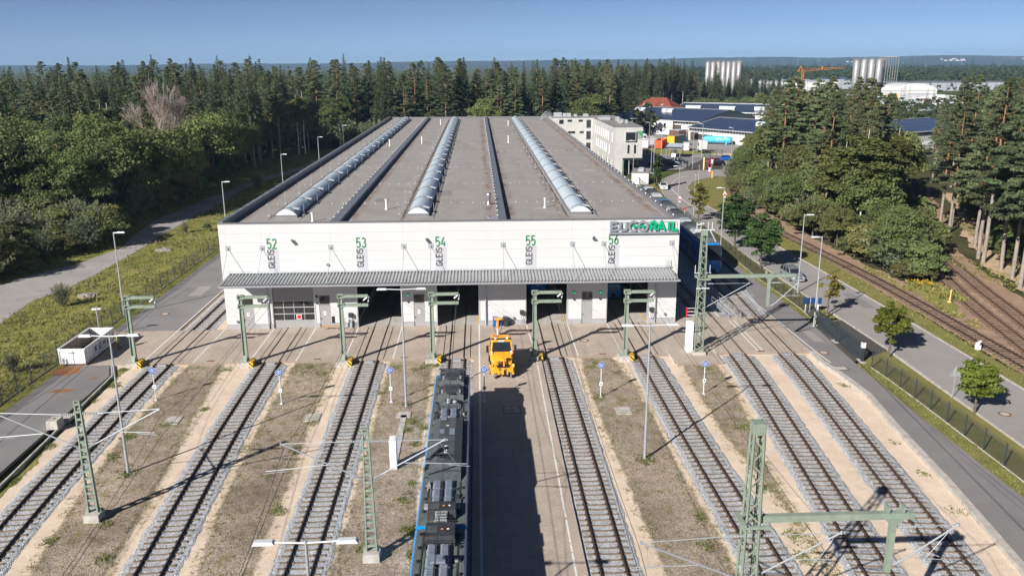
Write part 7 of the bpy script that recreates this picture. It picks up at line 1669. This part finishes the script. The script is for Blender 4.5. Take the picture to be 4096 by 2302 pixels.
def dome_crown(H, Rr, z0, nc=60, per=70, size=.38, shape=1., asp=.7, full=False):
    C_, Rd = [], []
    for i in range(nc):
        u = unit(rg.normal(size=(1,3)))[0]; u[2] = u[2] if full else abs(u[2])*1.1-.35; k = rg.uniform(.35,.85) if full else rg.uniform(.5,.95)
        zc = (H+z0)/2; C_.append((u[0]*Rr*k, u[1]*Rr*k, zc+u[2]*(H-z0)/2*k*shape)); Rd.append(Rr*rg.uniform(.2,.36))
    return clump_crown(C_, Rd, per, size, .1, .85, asp)
def trunk_mesh(H, r0, mat, mat2=None, split=.5, limbs=0, z0=None, Rr=2., lean=.02):
    mb = MB(); n = 7; pts = []; x = y = 0
    for i in range(n+1):
        f = i/n; pts.append((Vector((x, y, H*f)), r0*(1-f)**.8+.03)); x += random.gauss(0, lean)*H/n; y += random.gauss(0, lean)*H/n
    for (a, ra), (b, rb) in zip(pts[:-1], pts[1:]): mb.mat(1 if (mat2 and a.z/H > split) else 0).tube(a, b, ra, 7, rb, False)
    for k in range(limbs):
        f = random.uniform((z0 or H*.4)/H, .92); base = pts[min(n-1, int(f*n))][0]+(pts[min(n, int(f*n)+1)][0]-pts[min(n-1, int(f*n))][0])*(f*n-int(f*n)); a = random.uniform(0, 6.28); L = Rr*random.uniform(.5,.9)
        mb.tube(base, base+Vector((math.cos(a)*L, math.sin(a)*L, L*random.uniform(.1,.7))), r0*.22, 5, .02, False)
    return mb.mesh('trunk', [MAT[mat]]+([MAT[mat2]] if mat2 else []), True)
PROTO = {}
def proto(kind, crown, trunk, mats, wood=None): PROTO.setdefault(kind, []).append((np_mesh('crown', crown[0], crown[1], [MAT[m_] for m_ in mats]), trunk))
random.seed(21)
for i in range(5): H = 25; proto('spruce', spruce_crown(H, random.uniform(2.8,3.6), random.uniform(3,9), 36, 1.05), trunk_mesh(H, .27, 'bark', None), ['spruce'])
for i in range(3): H = 27; proto('spruce_tall', spruce_crown(H, 2.4, 14, 24, .95), trunk_mesh(H, .28, 'bark_grey', None, limbs=16, z0=5, Rr=1.6), ['spruce'])
for i in range(5): H = 24; proto('pine', pine_crown(H, random.uniform(3.2,4.2), random.uniform(7.5,11), 62, 110, .48), trunk_mesh(H, .26, 'bark_grey', 'bark_pine', .35, 14, 9, 2.5), ['pine'])
for i in range(5): H = 14; proto('broadleaf', dome_crown(H, random.uniform(4.2,5.4), .6, 110, 120, .38, 1.05), trunk_mesh(H*.8, .26, 'bark', None, limbs=8, z0=3, Rr=3), ['broadleaf'])
for i in range(3): H = 18; proto('birch', dome_crown(H, 2.9, 3.5, 70, 80, .34, 1.05), trunk_mesh(H*.95, .17, 'bark_birch', None, limbs=10, z0=4, Rr=2), ['birch'])
for i in range(4): H = 4.5; proto('shrub', dome_crown(H, 2.3, -.3, 60, 110, .22, 1.), trunk_mesh(H*.7, .07, 'bark', None, limbs=5, z0=.5, Rr=1.2), ['shrub'])
def willow_crown(H, Rr):
    P_, D_, S_ = [], [], []
    for k in range(95):
        a = rg.random()*6.28; ln = rg.uniform(.05,.55)*(1 if rg.random() < .8 else 1.6); L = H*rg.uniform(.55,1.02)*(1-.35*ln); m = int(26+34*rg.random()); t = rg.uniform(.12,1,m)**.9
        r0 = Rr*.25*rg.random(); rr = r0+ln*Rr*1.5*t**1.3; p = np.stack([np.cos(a)*rr, np.sin(a)*rr, L*t], 1)+rg.normal(0,.16,(m,3))*(1.15-t[:,None]*.6)
        P_.append(p); D_.append(np.stack([np.full(m, math.cos(a)*.5), np.full(m, math.sin(a)*.5), np.full(m, .9)], 1)+rg.normal(0,.5,(m,3))); S_.append(rg.uniform(.2,.42,m))
    P_ = np.concatenate(P_); return leaf_verts(P_, np.concatenate(D_), np.concatenate(S_), .36), len(P_)
for i in range(4): proto('willow', willow_crown(5.5, 2.1), trunk_mesh(4.2, .06, 'bark', None, limbs=6, z0=.4, Rr=1.2), ['willow'])
def street(kind, H, Rr, z0, mats, nc=44, per=60, size=.26, shape=1., r0=.09): proto(kind, dome_crown(H, Rr, z0, nc, per, size, shape, full=True), trunk_mesh(H*.8, r0, 'bark', None, limbs=9, z0=z0+.2, Rr=Rr*.8), mats)
street('maple_sparse', 4.7, 1.55, 1.6, ['maple_yellow'], 24, 34, .27); street('maple_young', 5.6, 1.7, 1.3, ['maple'], 80, 75, .24, 1.15); street('maple_round', 4.8, 1.75, 1.2, ['maple'], 80, 75, .24, 1.1); street('maple_dark', 8.0, 2.5, 1.7, ['maple_dark'], 110, 85, .30, 1.15, .13); street('cone_tree', 5.8, 1.7, 1.2, ['maple_yellow'], 40, 50, .28, 1.25); street('columnar', 8.0, 1.25, .5, ['columnar'], 60, 50, .30, 1.2, .12)
def dead_tree(H):
    mb = MB()
    def br(p, d, L, r_, lv):
        q = p+d*L; mb.tube(p, q, max(r_, .022), 5 if lv < 2 else 3, max(r_*.6, .018), False)
        if lv >= 6: return
        for k in range(3 if lv < 2 else 4):
            nd = (d+Vector((random.gauss(0,.42), random.gauss(0,.42), random.gauss(.2,.25)))).normalized(); br(p+d*L*random.uniform(.55,1), nd, L*random.uniform(.58,.8), r_*.5, lv+1)
    br(Vector((0,0,0)), Vector((0,0,1)), H*.36, .34, 0); return mb.mesh('branches', [MAT['dead']])
TG = {}
def tree(kind, x, y, H, label, cat='tree', group=None, name=None, var=None, sx=1., z=-.25, baseH=None):
    c, tk = PROTO[kind][random.randrange(len(PROTO[kind])) if var is None else var]
    base = {'spruce':25,'spruce_tall':27,'pine':24,'broadleaf':14,'birch':18,'shrub':4.5,'willow':5.5,'maple_sparse':4.7,'maple_young':5.6,'maple_round':4.8,'maple_dark':8.0,'cone_tree':5.8,'columnar':8.0}[kind]
    s = H/base; t = thing(name or {'spruce':'spruce_tree','spruce_tall':'spruce_tree','pine':'pine_tree','broadleaf':'broadleaf_tree','birch':'birch_tree','shrub':'shrub','willow':'willow_shrub'}.get(kind, 'street_tree'), label, cat, (x, y, z), random.uniform(0, 6.28), group)
    w_ = s*sx*((random.uniform(.85,1.2) if kind == 'broadleaf' else random.uniform(.9,1.5)) if group else 1.)
    link('trunk', tk, t, scale=(s,s,s)); link('crown', c, t, scale=(w_,w_,s)); return t
# street trees
tree('maple_sparse', 40.2, 89.9, 4.7, 'sparse yellowish street tree beside the blue notice board', z=0, sx=1.1)
tree('maple_young', 40.35, 75.4, 5.7, 'young green street tree at the sliding gate', z=0)
tree('maple_round', 40.85, 61.7, 4.7, 'rounded young street tree nearest the camera, beside the triangular sign', z=0, sx=1.1)
tree('maple_dark', 39.8, 124.4, 8.3, 'dark full-crowned street tree behind the blue train', z=0, sx=1.25)
tree('maple_dark', 39.85, 112.2, 7.5, 'dark street tree just behind the silver car', z=0, sx=1.25)
tree('cone_tree', 40.4, 148.5, 6.8, 'conical yellow-green street tree before the bend', z=0, sx=1.05)
tree('columnar', 41.0, 188.0, 8.4, 'slender columnar dark tree beside the white car', z=0)
# woods: trees stand where a coarse jittered grid falls inside the wooded outlines
def inside(x, y, poly):
    c = False; n = len(poly)
    for i in range(n):
        (x1, y1), (x2, y2) = poly[i], poly[i-1]
        if (y1 > y) != (y2 > y) and x < (x2-x1)*(y-y1)/(y2-y1)+x1: c = not c
    return c
def scatter(poly, step, keep=1.0, jit=.42):
    xs_ = [p[0] for p in poly]; ys_ = [p[1] for p in poly]; out = []; x = min(xs_)
    while x < max(xs_):
        y = min(ys_)
        while y < max(ys_):
            q = (x+random.uniform(-jit,jit)*step, y+random.uniform(-jit,jit)*step)
            if inside(*q, poly) and random.random() < keep: out.append(q)
            y += step
        x += step
    return out
random.seed(77)
cnt = {}
def grow(poly, step, mix, labels, keep=1.0):
    for x, y in scatter(poly, step, keep):
        if x < -.62*y-14 or x > .74*y+10: continue          # never in any view from here
        if x > .158*y and y < 432 and 'behind the hall' in labels['pine'][0]: continue   # open ground of the works
        if y > 188 and .493 < x/y < .562 and x > 90: continue   # the clearing along the siding
        r_ = random.random(); acc = 0
        for kind, pr, h0, h1 in mix:
            acc += pr
            if r_ <= acc: break
        tree(kind, x, y, random.uniform(h0, h1), labels[kind][0], group=labels[kind][1]); cnt[kind] = cnt.get(kind, 0)+1
def lab(where, kinds): return {k: (f'{d} {where}', f'{g} {where}') for k, d, g in kinds}
K = lambda where: lab(where, [('spruce','tall dark spruce','dark spruces'), ('spruce_tall','bare-stemmed tall spruce','bare-stemmed spruces'), ('pine','scots pine with orange upper stem','scots pines'), ('broadleaf','full leafy deciduous tree','deciduous trees'), ('birch','slender white-stemmed birch','birches'), ('shrub','leafy green shrub','green shrubs'), ('willow','grey-green upright willow shrub','willow shrubs')])
LF = K('in the wood left of the hall'); BF = K('in the wood behind the hall'); RF = K('in the pine wood at the right edge'); RM = K('in the belt between road and sidings')
# left wood
grow([(-64,150),(-62,200),(-66,240),(-62,262),(-150,262),(-118,190),(-92,140),(-76,133)], 7.0, [('broadleaf',.84,13.5,20), ('spruce',.06,17,22), ('pine',.10,17,21)], LF)
grow([(-68,205),(-62,255),(-54,278),(-58,300),(-190,300),(-130,215),(-105,190)], 7.4, [('broadleaf',.12,15,21), ('spruce',.36,21,28), ('spruce_tall',.12,24,28), ('pine',.30,20,26.5), ('birch',.10,17,21)], LF)
for x, y, h in ((-62.9,236.3,28.3),(-65.0,249,27),(-67,243,27.5),(-60,256,26.5)): tree('spruce_tall', x, y, h, LF['spruce_tall'][0], group=LF['spruce_tall'][1])
for x, y, h in ((-55.7,271.5,21),(-57.3,269,20),(-61.5,262,22),(-72,216,16),(-84,190,17)): tree('birch', x, y, h, LF['birch'][0], group=LF['birch'][1])
for x, y, h in ((-79,146,16.5),(-86,152,18.5),(-92,160,20),(-80,161,18.5),(-72,158,15),(-86,170,20.5),(-96,174,21),(-103,182,21.5),(-67.5,164,11.5)): tree('broadleaf', x, y, h, LF['broadleaf'][0], group=LF['broadleaf'][1], sx=1.05)
grow([(-68,104),(-62.5,124),(-60.5,131),(-63.5,146),(-64,160),(-61,182),(-64,204),(-74,200),(-76,150),(-84,132),(-78,112)], 3.3, [('shrub',.56,3.8,7.2), ('willow',.44,5.0,8.5)], LF, .92)
for x, y, h, kd, lb in ((-51.1,193.9,4.9,'willow','upright conical bush at the end of the rubble beside the path'), (-64.8,216.5,5.4,'shrub','light green bush below the bare spruce stems'), (-62.0,176,7.0,'shrub','yellow-green leaning bush where the path narrows'), (-44.5,75.5,2.4,'willow','small wispy bush by the near left fence'), (-50.5,98.0,3.2,'willow','thin sapling on the meadow edge of the path'), (-47.5,144,1.6,'shrub','low bush in the meadow beside the path'), (-45.5,152,1.5,'shrub','low bush in the meadow near the second lamp'), (-51,143,2.2,'willow','tuft of tall herbs beside the path')): tree(kd, x, y, h, lb, cat='shrub', z=-.05)
o = thing('dead_tree', 'large leafless pinkish-grey tree rising from the left wood', 'tree', (-64.8, 169, -.2)); random.seed(4); link('branches', dead_tree(27.5), o, scale=(.78,.78,.96)); m = MB(); m.tube((0,0,-.1), (0,0,2), .36, 8, .3); m.build('trunk', MAT['dead'], o)
# wood behind the hall
grow([(-62,288),(-20,296),(30,302),(72,322),(70,352),(-20,335),(-95,326),(-160,316),(-150,300)], 7.0, [('broadleaf',.09,17,23), ('spruce',.26,26,31.5), ('pine',.51,24,30.5), ('spruce_tall',.08,27,31), ('birch',.04,18,22)], BF)
grow([(-52,284),(-20,288),(34,292),(52,300),(50,306),(-20,298),(-56,292)], 5.0, [('shrub',.35,6,9), ('willow',.3,7,11), ('birch',.15,9,14), ('broadleaf',.2,8,12)], BF)
grow([(78,440),(110,452),(150,470),(122,458),(118,500),(70,470)], 6.6, [('spruce_tall',.55,26,31), ('spruce',.3,25,30), ('pine',.15,24,28)], K('in the spruce stand behind the red roof'))
grow([(122,458),(150,470),(190,500),(185,530),(118,500)], 7.4, [('spruce_tall',.5,17,23), ('spruce',.5,15,21)], K('in the lower spruces before the slim silos'))
grow([(62,352),(78,425),(74,470),(40,430),(35,345)], 6.5, [('spruce',.5,25,30), ('pine',.35,24,28), ('spruce_tall',.15,26,30)], BF)
grow([(100,418),(150,408),(190,440),(240,500),(230,540),(190,500),(130,452)], 7.5, [('shrub',.5,6,10), ('broadleaf',.5,8,13)], K('in the hedge behind the works halls'))
# belt between the road and the sidings
grow([(57.5,120),(63,122),(74,142),(92,176),(98,190),(92,214),(76,206),(68,186),(60,162)], 5.8, [('pine',.62,21,25.5), ('broadleaf',.24,12,17), ('birch',.14,16,20)], RM)
for x, y, h, kd in ((80.2,219.8,22,'pine'), (72.0,177.2,22,'pine'), (67.8,166,22,'pine'), (88,214,22,'pine'), (96,206,22.5,'pine'), (66.5,184,21,'pine'), (69.5,196,22,'pine'), (74,208,22,'pine'), (64.5,172,19,'broadleaf'), (60.8,127.5,19.3,'birch'), (64.5,134,18,'birch'), (66,146,16.5,'birch'), (61.5,136.5,17,'birch'), (63.5,150,13,'broadleaf'), (76,196,23,'pine'), (84,200,23.5,'pine'), (90,192,14,'broadleaf'), (95,188,12,'birch')): tree(kd, x, y, h, RM[kd][0], group=RM[kd][1], sx=1.5 if kd == 'birch' else 1.)
grow([(56,101),(61.2,106),(66.5,118),(75,136),(82,152),(76,154),(70,142),(63,150),(59,162),(64,184),(72,208),(80,228),(72,226),(64,206),(56.5,176),(53.8,158),(55.4,140),(55.6,118)], 3.0, [('shrub',.72,3.0,6.5), ('willow',.16,4.5,7), ('broadleaf',.12,7,10)], RM, .92)
grow([(81,231),(87,250),(99,284),(108,318),(124,320),(118,282),(106,246),(96,214),(84,216)], 5.6, [('pine',.4,13,18), ('broadleaf',.46,8,12), ('birch',.14,10,14)], RM)
grow([(76,227),(81,246),(94,284),(104,316),(108,316),(99,284),(87,250),(82,227)], 3.6, [('shrub',.8,3,6), ('willow',.2,4,7)], RM)
tree('willow', 58.6, 109.5, 7.4, 'big round grey-green willow at the tip of the shrub belt', cat='shrub', sx=1.6); tree('shrub', 58.6, 103.2, 3.2, 'low rounded shrub at the near end of the belt', cat='shrub')
# pine wood on the right
for x, y, h in ((72.9,113.4,26),(74.3,116.9,25),(69.6,99.9,25.5),(70.6,100.2,26),(73,109.3,24),(82,141.4,22),(84,141.3,23),(95.2,140.6,23),(80.6,136,21),(78,124,24),(71.5,104.5,24.5)): tree('pine', x, y, h, RF['pine'][0], group=RF['pine'][1])
grow([(74,98),(80,120),(88,140),(104,176),(112,200),(150,230),(178,225),(178,160),(120,140),(100,110),(84,96)], 6.4, [('pine',.60,19,26), ('spruce',.13,17,23), ('broadleaf',.25,9,16)], RF)
grow([(72.5,101),(76,112),(84,132),(92,150),(105,176),(112,176),(98,140),(84,110)], 4.2, [('shrub',.72,2.4,5.0), ('broadleaf',.28,6,10)], RF, .9)
grow([(108,196),(118,240),(128,252),(160,240),(150,215)], 7.5, [('pine',.45,15,19), ('broadleaf',.55,8,12)], RF, .8)

# far woods that read as one mass
def low_tree(conif):
    if conif: v, n = spruce_crown(22, 3.2, 3, 15, .42); 
    else: v, n = dome_crown(15, 5.5, 0, 14, 9, 1.9, 1.)
    return v
LOW = [low_tree(True), low_tree(True), low_tree(False), low_tree(False), low_tree(False)]
def far_wood(label, pts, conif, hs):
    V_ = []; 
    for (x, y) in pts:
        b = LOW[random.choice((0,1) if random.random() < conif else (2,3,4))]; a = random.uniform(0,6.28); s = random.uniform(*hs); c, si = math.cos(a)*s, math.sin(a)*s
        V_.append(np.stack([b[:,0]*c-b[:,1]*si+x, b[:,0]*si+b[:,1]*c+y, b[:,2]*s-.3], 1))
    V_ = np.concatenate(V_); o = bpy.data.objects.new('far_wood', np_mesh('far_wood', V_, len(V_)//4, [MAT['far_leaf']])); col.objects.link(o); return stuff(o, label, 'wood')
MAT['far_leaf'] = leaf_mat('far_leaf', (.075,.10,.042), .45, .0)
random.seed(99)
far_wood('dense conifer wood stretching away behind the hall', [(random.uniform(-.66*y-30, .19*y+5 if y < 700 else .17*y), y) for y in [330+620*random.random()**1.3 for _ in range(720)] if True], .7, (.98, 1.22))
P2 = []
for _ in range(2000):
    y = 860+1900*random.random()**1.4; x = random.uniform(.17*y, .80*y)
    if 860 < y < 960 and random.random() < .4: continue
    P2.append((x, y))
far_wood('belt of distant deciduous woodland before the hills', P2, .12, (.9, 1.5))
P3 = [(random.uniform(150, 250), random.uniform(545, 600)) for _ in range(60)] + [(random.uniform(300, 520), random.uniform(430, 560)) for _ in range(150)] + [(random.uniform(180, 300), random.uniform(330, 470)) for _ in range(170)] + [(random.uniform(400,640), random.uniform(600,860)) for _ in range(160)]
P3 = [(x, y) for x, y in P3 if not (222 < x < 262 and 470 < y < 560) and not (.49 < x/y < .545 and y > 300 and False)]
far_wood('scattered trees between the far works buildings', P3, .35, (.45, .75))

# meadow grass, weeds, flowers
def tufts(name, label, pts, mat, n, rad, h, cat='grass', lean=.5):
    N = len(pts)*n; base = np.repeat(np.array([(p[0], p[1], p[2]) for p in pts]), n, 0); sc_ = np.repeat(np.array([p[3] if len(p) > 3 else 1. for p in pts]), n)
    off = rg.normal(0, 1, (N,3))*rad*sc_[:,None]; off[:,2] = 0; p = base+off; hh = h*sc_*rg.uniform(.5,1.3,N)
    d = unit(rg.normal(0, lean, (N,3))+np.array([0,0,1])); s = unit(np.cross(d, rg.normal(size=(N,3))))*hh[:,None]*.22; tip = p+d*hh[:,None]; mid = p+d*hh[:,None]*.5
    v = np.stack([p, mid+s, tip, mid-s], 1).reshape(-1,3); o = bpy.data.objects.new(name, np_mesh(name, v, N, [MAT[mat]])); col.objects.link(o); return stuff(o, label, cat)
random.seed(31)
def U(a, b): return random.uniform(a, b)
mea = []
while len(mea) < 5200:
    y = 62+205*random.random()**1.6; x = U(-66,-41.6)
    lft = np.interp(y, [q[1] for q in PTL], [q[0] for q in PTL]); rgt = np.interp(y, [q[1] for q in PTR], [q[0] for q in PTR])
    if rgt-.2 < x < lft+.2: continue
    mea.append((x, y, -.06, U(.5,1.3)))
tufts('meadow_grass', 'tall meadow grass between the fence and the woodland path', mea[:3600], 'weed', 9, .34, .30); tufts('dry_grass', 'dry straw-coloured grass in the meadow', mea[3600:], 'dry_weed', 9, .34, .34)
tufts('meadow_flowers', 'white umbel flowers dotted over the meadow', [(U(-50,-42), 62+80*random.random()**1.3, .38) for _ in range(420)], 'flower', 3, .13, .10, 'flowers', 2.)
vg = [(U(36.3,37.4), U(42,73), -.02, U(.4,1)) for _ in range(520)] + [(U(36.9,37.6), U(88,170), -.02, U(.4,1)) for _ in range(700)] + [(U(-41.3,-40.3), U(50,240), .0, U(.4,.9)) for _ in range(900)]
tufts('verge_grass', 'rough grass along the fence lines', vg, 'weed', 8, .2, .2)
tufts('verge_grass', 'rough grass and herbs along the old sidings', [(U(54.0,55.2), U(84,112), -.05, U(.4,1.1)) for _ in range(120)] + [(U(48.6,51.2), U(60,135), -.03, U(.2,.6)) for _ in range(500)] + [(56.5+U(0,3), 98+U(-4,5), -.05, U(.8,1.6)) for _ in range(120)] + [(U(67.5,72), U(92,122), -.05, U(.4,1)) for _ in range(160)], 'weed', 9, .25, .4)
tufts('dry_grass', 'dry grass at the foot of the pine wood', [(66.5+(y-84)*.33+U(0,2.2), y, -.05, U(.5,1.2)) for y in [U(80,150) for _ in range(420)]], 'dry_weed', 9, .28, .5)
# weeds in the yard: thin scatter and denser clumps
yw = []
for a, b in GR:
    for _ in range(1200):
        y = U(38,76.5); xa = np.interp(y, [q[1] for q in a], [q[0] for q in a]); xb = np.interp(y, [q[1] for q in b], [q[0] for q in b]); e = random.random()
        x = xa+U(-.5,.5) if e < .33 else xb+U(-.6,.4) if e < .66 else U(xa, xb); yw.append((x, y, -.19, U(.15,.55)))
tufts('yard_weeds', 'thin weeds and dry stalks on the gravel strips', yw[::2], 'dry_weed', 9, .28, .26, 'weeds'); tufts('yard_weeds', 'small green weeds on the gravel strips', yw[1::2], 'weed', 8, .28, .2, 'weeds', 1.)
cl2 = []
for x, y, r_, k in ((-24.6,75.6,.7,40), (-16.6,75.6,1.2,90), (-15.4,74.2,.8,50), (-8.2,75.4,.6,30), (-5.2,75.9,.8,70), (-6.0,74.8,.8,60), (-4.3,75.8,.5,30), (11.2,75.6,.7,40), (10.6,74.6,.5,30), (12.9,73.0,.35,25), (12.0,55.1,.75,110), (10.4,67.0,.5,60), (-25.6,54.7,.7,70), (-6.5,66.2,.7,50), (-5.7,62.6,.7,90), (-5.9,61.2,.45,50), (-5.2,58.5,.4,35), (-4.7,61.5,.4,35), (-4.9,52.4,.35,40), (-4.6,46.4,.5,80), (-4.3,43.8,.4,50), (-7.4,44.4,.6,40), (-5.5,50.1,.5,45), (15.3,76.0,.4,50), (19.8,75.2,.4,25), (21.5,73.5,.6,40), (20.9,60.5,.7,70), (20.1,54,.4,40), (19.3,50.5,.5,40), (18.9,42.2,.7,60), (19.2,44.6,.6,45), (16.0,38.2,.5,45), (-22.6,44.2,.5,45), (-26.8,46.2,.5,50), (-24,48,.5,40), (-27.6,57.5,.5,40), (-28.0,61,.6,60), (-23.6,66.2,.4,40), (-33.6,72,.6,70), (-34.2,68.4,.5,60), (-33.6,64.3,.6,70), (-33.4,59.5,.6,60), (-33.3,54,.6,60), (-25.9,63.2,.5,50), (-13.8,63.0,.5,40), (-21.4,73.5,.5,30), (31.4,52,.4,20), (30.9,47,.5,22), (31.8,57,.4,18), (32.9,68.5,.5,26), (14.1,47,.5,50), (13.6,43.7,.5,45), (-18.4,58,.5,30), (-14.2,58,.5,40), (-13.4,49,.5,40), (-8.8,56.5,.4,30), (-9.0,69,.4,30), (-34.5,76.2,.4,40)):
    for _ in range(k): cl2.append((random.gauss(x, r_*.5), random.gauss(y, r_*.6), -.19, U(.3,.85)))
tufts('yard_weeds', 'dense green weed clumps around poles and slabs in the yard', cl2, 'weed', 6, .16, .20, 'weeds', .8)
tufts('goldenrod', 'yellow flowering herbs at the wood edge and by the sidings', [(-61.5+U(-.8,.8), 140+U(-1,1), .7) for _ in range(30)] + [(-66+U(-1,1), 116+U(-1,1), .7) for _ in range(25)] + [(57.5+U(-1.2,1.2), 101+U(-1.5,1.5), .6) for _ in range(40)], 'goldenrod', 5, .2, .25, 'flowers', 1.)

# ------------------------------------------------------------------ air
hm_ = bpy.data.materials.new('haze'); hm_.use_nodes = True; n = hm_.node_tree; n.nodes.clear(); ho = n.nodes.new('ShaderNodeOutputMaterial'); pv = n.nodes.new('ShaderNodeVolumePrincipled')
pv.inputs['Color'].default_value = (.36,.60,.95,1); pv.inputs['Density'].default_value = 1.0e-4; pv.inputs['Anisotropy'].default_value = .0
n.links.new(pv.outputs[0], ho.inputs['Volume'])
mb = MB(); mb.box(-9100, 9100, -320, 9100, -1.4, 130); hz_ = mb.build('haze', hm_); hz_['kind'] = 'stuff'; hz_['label'] = 'thin blue haze filling the air over the whole landscape'
